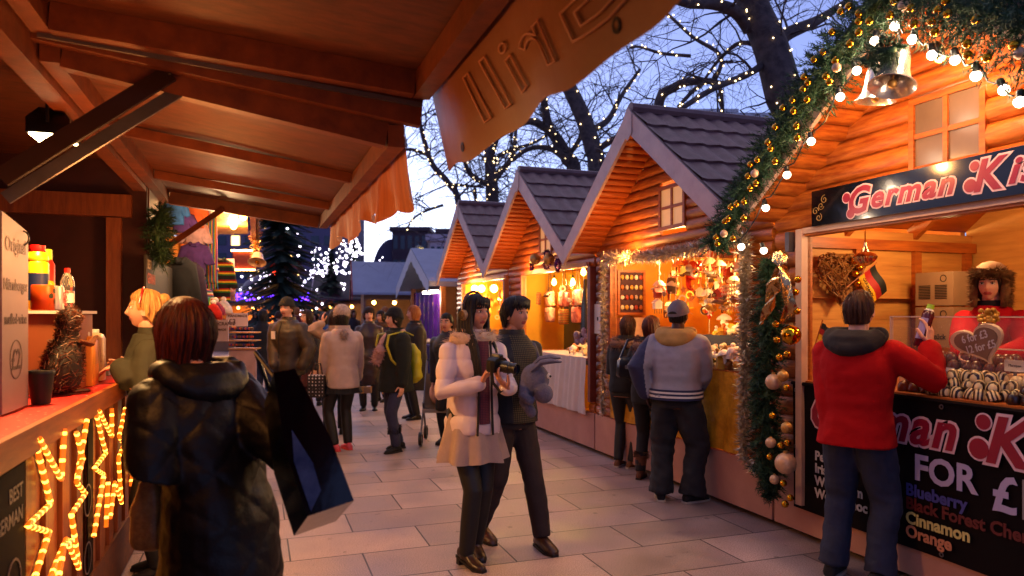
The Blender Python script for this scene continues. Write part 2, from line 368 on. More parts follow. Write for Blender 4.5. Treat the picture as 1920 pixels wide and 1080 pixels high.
def hut(name, label, vc, opening, win, inner_m, logs=.1, sofflog=.085, back=None, paned=m_lit, roof_u=6.25):
    root = thing(name, label, 'market stall', (UF, vc, 0), group='wooden chalet stalls in a row')
    va, vb, za, zb = opening
    mb = MB(); log_wall(mb, UF, vc, .46, ZR-.1, logs, logs*.3, [(va, vb, za-.7, zb), win]); part(mb, 'wall', m_log, root, 50)
    mb = MB()
    mb.box((UF+.014, vc-HW, .1), (UB, vc-HW+.05, 2.25)); mb.box((UF+.014, vc+HW-.05, .1), (UB, vc+HW, 2.25)); mb.box((UB, vc-HW, .1), (UB+.05, vc+HW, 2.9))
    mb.box((UF+.014, vc-HW+.05, .06), (UB, vc+HW-.05, .1))
    part(mb, 'inner_wall', inner_m, root)
    mb = MB().box((UF-.035, vc-HW-.01, .05), (UF-.002, vc+HW+.01, .455)); part(mb, 'base_board', m_base, root)
    mb = MB().box((UF-.06, va, zb), (UF+.03, vb, zb+.05)); mb.box((UF-.05, va-.04, za), (UF+.03, va, zb+.05)); mb.box((UF-.05, vb, za), (UF+.03, vb+.04, zb+.05))
    part(mb, 'opening_frame', m_pine, root)
    roof_parts(root, vc, 3.28, roof_u, 1.515, ZR, SLOPE, sofflog)
    if win: window_part(root, *win, UF-.02, False, paned, m_pine)
    return root
V1, V2, V3, VG = 12.02, 8.99, 5.96, 2.93
h3 = hut('chalet_stall', 'wooden chalet stall with gold cloth front and tinsel framed opening', V3, (4.74, 7.06, 1.13, 2.16), (5.63, 6.08, 2.40, 2.82), m_orange)
h2 = hut('chalet_stall', 'wooden chalet stall selling bags over a white tablecloth', V2, (7.64, 9.86, 1.08, 2.16), (8.76, 9.2, 2.40, 2.82), m_yel)
h1 = hut('chalet_stall', 'farthest wooden chalet stall, glowing yellow behind the couple', V1, (10.6, 13.1, 1.08, 2.16), (11.8, 12.24, 2.40, 2.82), m_yel)
hg = hut('chalet_stall', 'nearest wooden chalet stall with black sign board, fir garland and half log gable', VG, (1.2, 4.11, 1.13, 2.15), (2.77, 3.25, 2.42, 2.87), m_pineb, logs=.135, sofflog=.125, paned=mk('curtained_pane', '6c584c', .25, var=.1))
# counters and fronts
part(MB().box((UF-.03, 4.74, 1.10), (UF+.75, 7.06, 1.13)), 'counter', m_pine, h3)
def cloth_front(va, vb, z0, z1, u, amp=.012, n=60, seed=0):
    mb = MB(); fn = lambda a, b: (u-.02-amp*math.sin(a*31+seed+2*b)*(1-b*.6)-amp*.7*math.sin(a*73+b*5), va+(vb-va)*a, z0+(z1-z0)*b)
    mb.grid(fn, n, 8); return mb
part(cloth_front(4.72, 7.08, .47, 1.125, UF-.03), 'front_cloth', m_gcloth, h3, 60)
part(MB().box((UF-.03, 7.64, 1.05), (UF+.75, 9.86, 1.08)), 'counter', m_pine, h2)
part(MB().box((UF-.05, 10.6, .46), (UF+.75, 13.1, 1.08)), 'counter', m_pine, h1)
part(MB().box((UF-.02, 1.2, .3), (UF+.02, 4.11, 1.10)).box((UF-.05, 1.2, 1.10), (UF+.8, 4.11, 1.13)), 'counter', m_pine, hg)
c = cloth_front(7.62, 9.4, .43, 1.085, UF-.06, .014); c.box((UF-.07, 7.62, 1.082), (UF+.6, 9.4, 1.09))
solo(c, 'tablecloth', 'plain white tablecloth hanging to the base board of the bag stall', 'tablecloth', m_wcloth, ang=60)
part(MB().box((UF-.13, 7.40, .6), (UF-.05, 7.46, 2.14)), 'shutter_edge', m_redtrim, h3)
part(MB().box((UF-.13, 10.4, .6), (UF-.05, 10.46, 2.14)), 'shutter_edge', m_redtrim, h2)
# pale posts, inner studs and rafters of the near stall
m_palepost = mk('pale_post', 'c09a88', .55, var=.1)
part(MB().box((UF-.085, 4.09, .25), (UF-.03, 4.15, 2.2)).box((UF-.075, 1.2, 2.165), (UF-.035, 4.09, 2.205)), 'pale_frame', m_palepost, hg)
mb = MB()
for u in (4.35, 4.95, 5.5): mb.box((u, 4.33, 1.0), (u+.07, 4.372, 2.1))
mb.box((3.76, 4.32, 2.1), (UB-.01, 4.372, 2.18)); mb.box((3.76, 4.31, 1.72), (UB-.01, 4.3725, 1.722))
for v in (3.6, 2.9, 2.2): mb.box((5.56, v, .5), (5.61, v+.07, 2.15))
part(mb, 'stud', m_pine, hg)
for u in (4.3, 5.0): part(MB().beam((u, 4.40, 2.24), (u, 2.95, 3.33), .05, .1), 'rafter', m_pine, hg); part(MB().beam((u, 1.46, 2.24), (u, 2.91, 3.33), .05, .1), 'rafter', m_pine, hg)
mb = MB()
for k in range(8): mb.box((3.75, 4.366, 1.0+k*.14), (UB-.02, 4.376, 1.0+k*.14+.134))
part(mb, 'boarding', m_pineb, hg)
part(MB().box((UF-.1, 4.2, 2.05), (UF-.05, 4.24, 2.19)), 'hinge', m_steel, hg)
# sign board and banner
m_navy = mk('sign_black', '0a0a12', .18, var=0, coat=.25)
m_banner = mk('banner_vinyl', '120a0c', .75, var=0, bump=.15, bs=5, spec=.1)
m_wine = mk('sign_crimson', '8a1030', .35, var=0); m_pinkw = mk('sign_pale_pink', 'd8b0b8', .4, var=0)
m_scroll = mk('sign_gold_scroll', '8a6a3a', .5, var=0)
def lab_M(u, v, z, rx=0): return frame((u, v, z), (0, -1, 0), (0, 0, 1))       # text facing the walkway reads towards smaller v
sg = thing('sign_board', 'black board with crimson lettering above the serving hatch of the nearest stall', 'sign', (UF-.08, 2.6, 2.2))
part(MB().box((UF-.105, 1.0, 2.2), (UF-.08, 3.97, 2.44)), 'panel', m_navy, sg)
def swash(mb, s, u, v, z, size, mi_in, mi_out, shear=.28, sp=1.12, to=None):
    n0 = len(mb.v); text(mb, s, lab_M(u, v, z), size, .002, mi_out, size*.075, shear, space=sp); text(mb, s, lab_M(u-.003, v, z), size, .002, mi_in, size*.028, shear, space=sp)
    if to is not None:
        lo = min(p[1] for p in mb.v[n0:]); f = (v-to)/(v-lo); mb.v[n0:] = [(x, v-(v-y)*f, q) for x, y, q in mb.v[n0:]]
mb = MB()
def bigcap(mb, ch, u, v, z, size): swash(mb, ch, u, v, z, size, 0, 1, .28)
bigcap(mb, 'G', UF-.107, 3.66, 2.245, .23); swash(mb, 'erman', UF-.107, 3.47, 2.262, .185, 0, 1, to=2.88)
bigcap(mb, 'K', UF-.107, 2.79, 2.25, .23); swash(mb, 'isses', UF-.107, 2.60, 2.262, .185, 0, 1, to=2.1)
for (v, z, r) in ((3.655, 2.35, .03), (3.62, 2.245, .03), (2.80, 2.285, .036), (2.775, 2.385, .026)):          # ball ends of the swash capitals
    mb.lathe([(r*1.25, 0), (r*1.25, .002)], 16, 1, (UF-.107, v, z), (-1, 0, 0)); mb.lathe([(r, 0), (r, .003)], 16, 0, (UF-.109, v, z), (-1, 0, 0))
part(mb, 'lettering', [m_wine, m_pinkw], sg)
mb = MB()
def spiral(mb, v, z, r0, turns, sgn, ph, u=UF-.108):
    mb.tube([(u, v+sgn*r0*(1-t*.8)*math.cos(ph+t*turns*6.28), z+r0*(1-t*.8)*math.sin(ph+t*turns*6.28)) for t in (i/16 for i in range(17))], .003, 5)
for v, z, r, s, p in ((3.90, 2.255, .03, 1, 2), (3.93, 2.30, .03, -1, 0), (3.88, 2.33, .028, 1, 3.4), (3.85, 2.37, .03, -1, 1.4)): spiral(mb, v, z, r, 1.3, s, p)
part(mb, 'scroll', m_scroll, sg)
bn = thing('banner', 'black vinyl price banner with coloured flavour list below the counter of the nearest stall', 'banner', (UF-.06, 2.6, .22))
mb = MB(); mb.grid(lambda a, b: (UF-.062-.006*math.sin(a*17+b*3)-.004*math.sin(a*5)*b, 1.0+3.2*a, .22+.88*b), 40, 10); part(mb, 'sheet', m_banner, bn)
part(MB().tube([(UF-.07, 1.0, 1.108), (UF-.07, 4.2, 1.108)], .014, 6), 'hem', m_banner, bn)
for v, z in ((4.16, .26), (3.0, .25), (2.0, .25), (4.16, .66), (4.16, 1.06), (3.0, 1.08)): mb = MB(); mb.lathe([(.008, 0), (.014, 0), (.014, .004), (.008, .004)], 12, 0, (UF-.074, v, z), (-1, 0, 0), cap=False); part(mb, 'eyelet', m_steel, bn)
mb = MB(); ub = UF-.0765
bigcap(mb, 'G', ub, 4.03, .83, .32); swash(mb, 'erman', ub, 3.75, .85, .30, 0, 1, to=2.89); bigcap(mb, 'K', ub, 2.75, .83, .34); swash(mb, 'isses', ub, 2.48, .85, .30, 0, 1)
for (v, z, r) in ((2.775, .885, .055), (2.75, 1.03, .04)):
    mb.lathe([(r*1.22, 0), (r*1.22, .002)], 16, 1, (ub, v, z), (-1, 0, 0)); mb.lathe([(r, 0), (r, .003)], 16, 0, (ub-.002, v, z), (-1, 0, 0))
part(mb, 'title', [m_wine, m_pinkw], bn)
m_lil = mk('print_lilac', 'a89cc0', .45, var=0)
mb = MB(); text(mb, '4', lab_M(ub, 3.44, .62), .2, bold=.004); part(mb, 'price', m_lil, bn); mb = MB(); text(mb, 'FOR', lab_M(ub, 3.18, .64), .205, bold=.006); part(mb, 'price', m_lil, bn); mb = MB(); text(mb, '£', lab_M(ub, 2.71, .585), .26, bold=.006); part(mb, 'price', m_lil, bn)
mb = MB().box((ub-.002, 2.38, .57), (ub+.001, 2.545, .77)); part(mb, 'price_patch', mk('price_patch', '8a8484', .5, var=0), bn)
mb = MB(); text(mb, '5', lab_M(ub-.004, 2.525, .60), .17, bold=.006); part(mb, 'price', m_black, bn)
for s, z, c in (('Blueberry', .535, '3a3c8a'), ('Black Forest Cherry', .455, '5a1218'), ('Cinnamon', .37, 'c8b870'), ('Orange', .29, 'c07a58')):
    mb = MB(); text(mb, s, lab_M(ub, 3.235, z), .098, bold=.003); part(mb, 'flavour_name', mk('print_'+s.replace(' ', '_').lower(), c, .5, var=0), bn)
for s, z in (('Pe', .60), ('Irish', .515), ('White Rum', .43), ('Wood Choc', .345)):
    mb = MB(); text(mb, s, lab_M(ub, 3.97, z), .088, bold=.003); part(mb, 'flavour_name', mk('print_white', 'b8b0b4', .5, var=0), bn)
# ------------------------------------------------------------------ garlands
def garland(mb, path, rad, n, nl=.045, seed=1, spread=1.0):
    g = random.Random(seed); path = [Vector(p) for p in path]
    if not isinstance(rad, list): rad = [rad]*len(path)
    L = [0]
    for a, b in zip(path, path[1:]): L.append(L[-1]+(b-a).length)
    def at(t):
        t *= L[-1]
        for i in range(len(path)-1):
            if t <= L[i+1] or i == len(path)-2:
                f = (t-L[i])/(L[i+1]-L[i]); return path[i].lerp(path[i+1], f), (path[i+1]-path[i]).normalized(), rad[i]*(1-f)+rad[i+1]*f
    mb.tube(path, [r*.22 for r in rad], 7, 0)
    for i in range(n):
        p, d, r = at(g.random()); o = Vector((g.gauss(0,1), g.gauss(0,1), g.gauss(0,1))); o -= d*o.dot(d); o.normalize()
        o = (o + d*g.uniform(-.6, .9)).normalized(); ln = r*g.uniform(.55, 1.15)*spread; b = p+o*r*.15
        droop = Vector((0, 0, -.25*ln)); pr = None
        for k in range(9):
            t = (k+1)/9; q = b+o*ln*t+droop*t*t
            for s in range(3):
                w = Vector((g.gauss(0,1), g.gauss(0,1), g.gauss(0,1))).normalized(); e = (w*.8+o*.75).normalized()*nl*g.uniform(.7, 1.2)
                x = e.cross(w).normalized()*.0032
                mb.add([q-x, q+x, q+e], [(0,1,2)])
bas = MB()
gp = [(3.2, 4.55, 2.08), (3.2, 4.2, 2.46), (3.2, 3.55, 2.95), (3.2, 2.954, 3.40), (3.2, 2.3, 2.93), (3.2, 1.7, 2.5), (3.2, 1.35, 2.25)]
garland(bas, gp, [.10, .12, .155, .2, .2, .2, .18], 2000, seed=3)
solo(bas, 'fir_garland', 'thick green fir garland along the gable edge of the nearest stall', 'garland', m_needle, base=(3.2, 2.95, 2.1), ang=180)
bas = MB(); garland(bas, [(3.52, 4.30, 2.0), (3.52, 4.32, 1.5), (3.5, 4.32, 1.0), (3.5, 4.30, .5), (3.52, 4.28, .28)], [.07, .11, .12, .12, .05], 900, seed=5)
solo(bas, 'fir_garland', 'fir garland hanging straight down beside the hatch post of the nearest stall', 'garland', m_needle, base=(3.52, 4.3, .2), ang=180)
def bauble(r, mat, nm):
    mb = MB().ball((0,0,0), r, 14); o = solo(mb, 'bauble', '', 'bauble', mat, base=(0,0,0)); 
    c = MB().tube([(0,0,r*.93),(0,0,r*1.18)], r*.22, 8); me = c.mesh('cap', m_goldm); k = bpy.data.objects.new('cap', me); link(k, o); return o
def place_b(o, pts, u, label, group, first=[None]):
    used = False
    for px, py in pts:
        p = onU(px, py, u); c = dup(o); c.location = W(*p); c['label'] = label; c['group'] = group
def z3(l, ox, oy): return [(x/3+ox, y/3+oy) for x, y in l]
gold_a = z3([(890,65),(935,35),(990,75),(990,120),(1050,118),(990,180),(940,245),(840,180),(790,293),(740,335),(858,343),(805,430),(825,460),(683,435),(705,462),(677,503),(618,562),(700,560),(563,607),(623,625),(520,715),(640,708),(645,775),(480,800),(495,835),(420,900),(380,925),(520,908),(367,990),(412,1030),(380,1060),(1165,85),(1285,45),(1300,135),(1437,55),(1490,75),(1400,120),(1417,180),(1650,110),(1600,245),(1603,310),(1712,325),(1865,255),(1190,5),(1480,5)], 1280, 0) + z3([(303,68),(345,55),(270,85),(343,148),(237,165),(257,150),(187,255),(283,262),(195,290)], 1280, 360)
pearl_a = z3([(865,380),(405,975),(1240,30),(1900,300)], 1280, 0) + z3([(232,235)], 1280, 360)
gold_c = z3([(648,492),(635,563),(608,668),(643,670),(522,745),(530,832),(588,912),(543,930)], 1280, 360) + z3([(586,20),(505,178),(590,330),(553,345),(490,410),(605,640),(567,558)], 1280, 720)
b1 = bauble(.021, m_gold, 'g'); b2 = bauble(.026, m_pearl, 'p'); b3 = bauble(.024, m_gold, 'g2')
place_b(b1, gold_a, 3.055, 'small shiny gold bauble in the gable garland of the nearest stall', 'gold baubles in the gable garland')
place_b(b2, pearl_a, 3.055, 'matt pearl bauble in the gable garland of the nearest stall', 'pearl baubles in the gable garland')
place_b(b3, gold_c, 3.40, 'small shiny gold bauble in the hanging garland by the hatch post', 'gold baubles in the post garland')
for o in (b1, b2, b3):
    for ch in list(o.children): bpy.data.objects.remove(ch)
    bpy.data.objects.remove(o)
for px, py, r, m, lb in ((1483,628,19,m_gold,'large mirror gold bauble in the hanging garland, level with the red jacket shoulders'), (1450,716,15,m_pearl,'large pearl bauble on the left edge of the hanging garland'),
        (1468,705,11,m_goldm,'matt gold bauble tucked against a large pearl bauble'), (1475,802,11,m_goldm,'medium champagne bauble midway down the hanging garland'), (1445,830,10,m_pearl,'pearl bauble at the left edge of the garland below the champagne one'),
        (1473,869,20,m_pearl,'largest pearl bauble near the foot of the hanging garland'), (1452,899,9,m_pearl,'small pearl bauble left of the garland foot'), (1472,945,7,m_gold,'lowest gold bauble at the tip of the hanging garland')):
    p = onU(px, py, 3.40); Y = W(*p).y; o = bauble(r*Y/1350, m, ''); o.location = W(*p); o['label'] = lb; o['group'] = 'big baubles in the post garland'
# globe bulbs on a black cable
mb = MB().ball((0,0,-.03), .024, 12); bulb = bpy.data.objects.new('light_bulb', None); link(bulb); tags(bulb, 'white globe bulb on a black cable under the gable garland', 'bulb', 'globe bulbs under the gable garland')
ORG['light_bulb'] = (0,0,0); part(mb, 'globe', m_bulb, bulb); part(MB().lathe([(.012,-.012),(.017,-.005),(.017,.022),(.008,.03)], 10), 'socket', m_black, bulb)
bp = [(1388,463),(1434,390),(1475,328),(1520,266),(1574,183),(1603,134),(1642,77),(1675,50),(1714,74),(1747,103),(1790,112),(1830,142),(1878,170),(1913,192)]
pts = []
for i, (x, y) in enumerate(bp):
    p = onU(x, y, 3.17); p.z += .03; pts.append(p); o = bulb if i == 0 else dup(bulb); o.location = W(*p); o.rotation_euler = (rnd.uniform(-.3,.3), rnd.uniform(-.3,.3), 0)
    lamp('bulb_glow', (p.x-.02, p.y, p.z-.07), .7, (1,.74,.48), .03)
o = dup(bulb); o.location = W(*onU(1430, 462, 3.3)); o['label'] = 'single globe bulb by the tinsel at the near end of the gold cloth'; del o['group']
mb = MB(); cab = []
for a, b in zip(pts, pts[1:]):
    for t in (0, .25, .5, .75): q = a.lerp(b, t); q.z += .03-.05*math.sin(math.pi*t)+rnd.uniform(-.012,.012); q.x += rnd.uniform(-.015,.015); cab.append(q)
mb.tube(cab, .005, 6); solo(mb, 'light_cable', 'black cable carrying the globe bulbs along the gable garland', 'cable', m_black)
# spotlight tucked under the apex
fl = thing('spotlight', 'small bright spotlight under the apex garland shining on the gable logs', 'lamp', onU(1757, 96, 3.3))
p = onU(1757, 96, 3.3); part(MB().lathe([(.028,-.03),(.034,.02),(.02,.05)], 12, 0, p, (-.6,0,.8)), 'housing', m_black, fl); part(MB().ball((p.x+.02, p.y, p.z-.03), .026, 10), 'lens', m_bulbw, fl)
lamp('spotlight_glow', (p.x+.05, p.y, p.z-.08), 6, (1,.44,.12), .03)
lamp('spotlight_glow', (p.x-.05, p.y+.5, p.z-.45), 4, (1,.46,.13), .03)
# bells
m_silver = mk('silver_bell', 'e0d4cc', .26, metal=.85, var=0)
def bell(px, py, u, ax, sc, label):
    p = onU(px, py, u); t = thing('bell', label, 'bell', p)
    pr = [(.02,.30),(.05,.29),(.075,.26),(.085,.2),(.09,.12),(.105,.06),(.135,.015),(.15,0),(.146,-.004),(.128,.014),(.098,.06),(.082,.12),(.075,.2),(.03,.26)]
    part(MB().lathe([(r*sc, z*sc) for r, z in pr], 24, 0, p, ax, cap=False), 'bell_body', m_silver, t, 60)
    d = Vector(ax).normalized(); part(MB().tube([p+d*.25*sc, p+d*.03*sc], .006*sc, 6).ball(p+d*.02*sc, .03*sc, 10), 'clapper', m_goldm, t)
    part(MB().tube([p+d*.3*sc, p+d*.36*sc, p+Vector((0,0,.5*sc))], .006, 6), 'hanger', m_steel, t); return t
bell(1672, 162, 3.12, (.30, .10, .95), .80, 'large silver bell tilted with its open mouth towards the walkway')
bell(1640, 190, 3.22, (.05, -.12, 1), .72, 'silver bell hanging upright behind the tilted one')
mb = MB(); p = onU(1660, 100, 3.08); garland(mb, [p+Vector((0,.11,-.03)), p+Vector((0,.03,.03)), p+Vector((0,-.06,.0))], .07, 70, .04, 9); solo(mb, 'fir_sprig', 'small fir sprig tied over the two silver bells', 'fir sprig', m_needle, ang=180)
# crumpled foil angel on the wall strip
m_foil = mk('gold_silver_foil', 'c0a070', .2, metal=1, var=.2, vs=20, bump=1, bs=22)
fo = thing('foil_bow', 'large crumpled gold foil bow with long tails on the wall strip beside the hatch', 'foil bow', onU(1465, 540, 3.42))
def sheet(mb, pts, ws, u, seed=0, amp=.02):
    g = random.Random(seed); n = 14
    q = [onU(x, y, u) for x, y in pts]
    def fn(a, b):
        t = a*(len(q)-1); i = min(int(t), len(q)-2); f = t-i; c = q[i].lerp(q[i+1], f); w = ws[i]*(1-f)+ws[i+1]*f
        return (c.x-amp*math.sin(b*math.pi*2.5+a*9+seed)-.03*math.sin(b*math.pi), c.y+w*(.5-b)*2*.5, c.z+.02*math.sin(b*7+seed))
    mb.grid(fn, n, 10)
for pts_, ws, sd in (([(1452,478),(1462,490),(1470,512)], [.10,.09,.03], 1), ([(1470,475),(1476,495),(1470,515)], [.02,.05,.03], 2), ([(1470,505),(1480,540),(1483,575),(1472,602)], [.03,.10,.09,.02], 3), ([(1466,505),(1450,530),(1446,562)], [.03,.12,.05], 4), ([(1460,540),(1445,575),(1431,604)], [.05,.03,.02], 5)):
    mb = MB(); sheet(mb, pts_, ws, 3.40-.01*sd, sd); part(mb, 'foil_loop' if sd in (1, 2, 4) else 'foil_tail', m_foil, fo, 80)
# tinsel round the opening of the gold cloth stall
def tinsel(mb, path, r, n, seed=0):
    g = random.Random(seed); path = [Vector(p) for p in path]; L = [0]
    for a, b in zip(path, path[1:]): L.append(L[-1]+(b-a).length)
    for i in range(n):
        t = g.random()*L[-1]
        for j in range(len(path)-1):
            if t <= L[j+1]: break
        p = path[j].lerp(path[j+1], (t-L[j])/(L[j+1]-L[j])); d = Vector((g.gauss(0,1), g.gauss(0,1), g.gauss(0,1))).normalized(); e = d*r*g.uniform(.5, 1.1); x = d.cross(Vector((g.gauss(0,1), g.gauss(0,1), g.gauss(0,1)))).normalized()*.0055
        m = p+e*.5; e2 = e*.5+Vector((g.gauss(0,1), g.gauss(0,1), g.gauss(0,1)))*.012
        mb.add([p-x, p+x, m+x, m-x, m+e2], [(0,1,2,3),(3,2,4)])
mb = MB(); tinsel(mb, [(3.6, 4.70, .5), (3.6, 4.69, 2.2)], .085, 3600, 1); tinsel(mb, [(3.6, 4.7, 2.2), (3.58, 5.8, 2.15), (3.6, 7.1, 2.2)], .10, 3000, 2); tinsel(mb, [(3.6, 7.12, 2.2), (3.6, 7.13, .5)], .065, 2200, 3)
tinsel(mb, [(3.58, 4.7, .5), (3.56, 4.55, .42), (3.56, 4.42, .44)], .05, 400, 4)
solo(mb, 'tinsel_garland', 'bushy gold and silver tinsel framing the hatch of the gold cloth stall', 'tinsel', m_tins, ang=180)
# hut lights
for v, u, z, e, cc in ((5.3, 4.2, 2.12, 18, YEL), (6.5, 4.2, 2.12, 20, YEL), (5.9, 3.9, 1.5, 3, YEL)): lamp('stall_glow', (u, v, z), e, cc, .06)
for v, e in ((8.1, 14), (8.9, 14), (9.6, 12)): lamp('stall_glow', (4.0, v, 1.98), e, YEL, .05)
for v in (11.2, 12.2, 12.9): lamp('stall_glow', (4.05, v, 1.9), 18, YEL, .05)
for v, e in ((3.6, 10), (2.3, 7)): lamp('stall_glow', (4.4, v, 2.2), e, (1,.6,.26), .08)
for vc in (V3, V2, V1): lamp('gable_glow', (3.5, vc+.55, 2.22), 5, AMBER, .05)
# ------------------------------------------------------------------ left: mulled wine stall the camera stands under
ls = thing('food_stall', 'dark wooden food stall with raised flaps and rope light stars on its front', 'market stall', (-.8, 4, 0))
UL = -.8
m_plank = mk('stall_front_plank', '6e3312', .5, var=0, col2='8c4a1c', vs=4, stretch=(9,9,1), bump=.15, bs=20)
def flap(v0, v1, zi, zo0, zo1, ui, uo, batt):
    def q(u, v, dz=0):
        t = (u-ui)/(uo-ui); f = (v-v0)/(v1-v0); return Vector((u, v, zi+(zo0*(1-f)+zo1*f-zi)*t+dz))
    mb = MB(); N = 12
    mb.loft([[q(ui, v0, .0), q(uo, v0, .0), q(uo, v0, .02), q(ui, v0, .02)], [q(ui, v1, .0), q(uo, v1, .0), q(uo, v1, .02), q(ui, v1, .02)]])
    part(mb, 'flap_panel', m_ply, ls)
    def mem(a, b, w, h): part(MB().beam(a, b, w, h), 'flap_member', m_beam, ls)
    mem(q(uo-.035, v0, -.052), q(uo-.035, v1, -.052), .075, .10)
    mem(q(ui+.035, v0, -.052), q(ui+.035, v1, -.052), .07, .10)
    mem(q(ui+.075, v0+.04, -.054), q(uo-.076, v0+.04, -.054), .07, .105)
    mem(q(ui+.075, v1-.04, -.054), q(uo-.076, v1-.04, -.054), .07, .105)
    for v in batt: mem(q(ui+.075, v, -.032), q(uo-.076, v, -.032), .055, .06)
    return q
qf = flap(3.28, 7.12, 2.70, 2.46, 2.52, -.80, .64, (4.65, 6.05))
qn = flap(-.75, 3.17, 2.77, 2.66, 2.66, -.80, .73, (.9, 2.1))
part(MB().prism([(-.86, 3.20, 2.80), (.72, 3.20, 2.655), (.70, 3.20, 2.45), (-.86, 3.20, 2.66)], (0, .05, 0)), 'flap_seal', m_beam, ls)
part(MB().beam((.70, 3.17, 2.535), (-.78, 3.17, 2.66), .015, .02), 'edge_strip', m_steel, ls)
# struts
def strut(a, b, w, mat, lb=None):
    o = part(MB().beam(a, b, .012, w, up=(1,0,0)).ball(b, .012, 8), 'stay_bar', mat, ls); return o
strut(UVP(10, 372, 2.75), UVP(357, 158, 3.02), .05, m_steel)
strut(UVP(0, 335, 2.6), UVP(318, 138, 2.95), .075, mk('dark_timber', '2a120a', .6))
strut(UVP(250, 505, 6.1), UVP(418, 392, 6.5), .05, m_beam)
# posts and walls
mb = MB(); mb.box((-.90, 6.365, 0), (-.80, 6.95, 2.78)); part(mb, 'front_wall', m_ply, ls)
mb = MB(); mb.box((-.88, 2.15, 0), (-.80, 2.36, 2.62)); part(mb, 'post', m_dark, ls)
part(MB().box((-.9, -.8, 2.56), (-.81, 6.27, 2.69)), 'header_beam', m_beam, ls)
mb = MB().box((-3.2, 6.31, 0), (-.81, 6.36, 2.80)); part(mb, 'end_wall', mk('dark_red_end_wall', '3a0e0a', .7, var=.2), ls)
mb = MB()
for a, b in (((-2.9, 6.22, 2.35), (-.91, 6.30, 2.52)), ((-1.08, 6.22, .3), (-.98, 6.30, 2.34)), ((-2.2, 6.22, .3), (-2.1, 6.30, 2.34))): mb.box(a, b)
mb.beam((-1.10, 6.26, 1.42), (-1.45, 6.26, 1.12), .06, .08); part(mb, 'wall_frame', m_plank, ls)
part(MB().box((-3.25, -.8, 0), (-3.2, 6.36, 2.7)).box((-3.2, -.85, 0), (-.8, -.8, 2.7)), 'back_wall', m_dark, ls)
part(MB().box((-3.25, -.85, 2.8), (-.78, 6.9, 2.84)), 'ceiling', m_ply, ls)
# counter
part(MB().box((-1.42, 1.2, 1.155), (-.775, 6.0, 1.185)), 'counter', m_plank, ls)
part(MB().box((-.772, 1.2, 1.10), (-.745, 6.0, 1.2)), 'counter_edge', m_pine, ls)
mb = MB(); v = 1.2; i = 0
while v < 6.26:
    w = .118; mb.box((UL-.03, v, .30), (UL+(.004 if i % 2 else .022), v+w, 1.152)); v += w+.012; i += 1
part(mb, 'front_planks', m_plank, ls)
part(MB().box((UL-.03, 1.2, .02), (UL+.03, 6.95, .30)), 'kick_board', m_ply, ls)
part(MB().box((UL-.6, 1.2, .02), (UL-.031, 6.26, 1.15)), 'counter_body', m_dark, ls)
m_redcl = mk('red_star_cloth', 'b01010', .6, var=0, col2='a01410', vs=5)
t = m_redcl.node_tree; vo = t.nodes.new('ShaderNodeTexVoronoi'); vo.inputs['Scale'].default_value = 26
tc = t.nodes.new('ShaderNodeTexCoord'); t.links.new(tc.outputs['Object'], vo.inputs['Vector'])
rp = t.nodes.new('ShaderNodeValToRGB'); rp.color_ramp.elements[0].color = (.75,.25,.18,1); rp.color_ramp.elements[1].color = (*lin('b00e0e'),1); rp.color_ramp.elements[0].position = .13; rp.color_ramp.elements[1].position = .17
t.links.new(vo.outputs['Distance'], rp.inputs['Fac']); t.links.new(rp.outputs[0], t.nodes['Principled BSDF'].inputs['Base Color'])
mb = MB(); mb.grid(lambda a, b: (-1.40+.62*a, 1.3+4.6*b, 1.189+.004*math.sin(b*60+a*9)), 8, 60); solo(mb, 'table_cloth', 'red cloth with small pale stars on the food stall counter', 'cloth', m_redcl, ang=60)
# floodlight
p = Vector((-.92, 4.02, 2.50)); fl = thing('floodlight', 'black floodlight shining down under the raised flap of the food stall', 'lamp', p)
mb = MB(); mb.loft([[p+Vector(q) for q in r] for r in ([(-.09,-.11,-.05),(.09,-.11,-.05),(.09,.11,-.05),(-.09,.11,-.05)], [(-.09,-.11,.02),(.09,-.11,.02),(.09,.11,.02),(-.09,.11,.02)], [(-.05,-.06,.08),(.05,-.06,.08),(.05,.06,.08),(-.05,.06,.08)])]); part(mb, 'housing', m_black, fl)
part(MB().box(p+Vector((-.08,-.10,-.058)), p+Vector((.08,.10,-.0505))), 'lens', mk('flood_lens', 'ffe8b0', .3, emit=16, var=0, ecol='ffe0a0'), fl)
part(MB().tube([p+Vector((0,-.12,0)), p+Vector((0,-.12,.12)), p+Vector((0,.12,.12)), p+Vector((0,.12,0))], .008, 6), 'bracket', m_black, fl)
lamp('flood_and_fill', tuple(p+Vector((0,0,-.08))), 60, (1,.50,.16), .06, 'SPOT', rot=tuple(p+Vector((.1,-.15,-2))), spot=150, blend=.5)
lamp('flood_and_fill', (-.45, 3.9, 1.95), 8, (1,.36,.09), .15)  # added fill below the far flap, standing in for bounced light
lamp('flood_and_fill', (-.5, 2.5, 1.95), 5.5, (1,.36,.09), .25)  # added fill to brighten the beams by the near flap, no fixture here
lamp('flood_and_fill', (-.35, 5.6, 1.95), 7, (1,.38,.10), .15)  # second added fill under the far flap, no fixture here
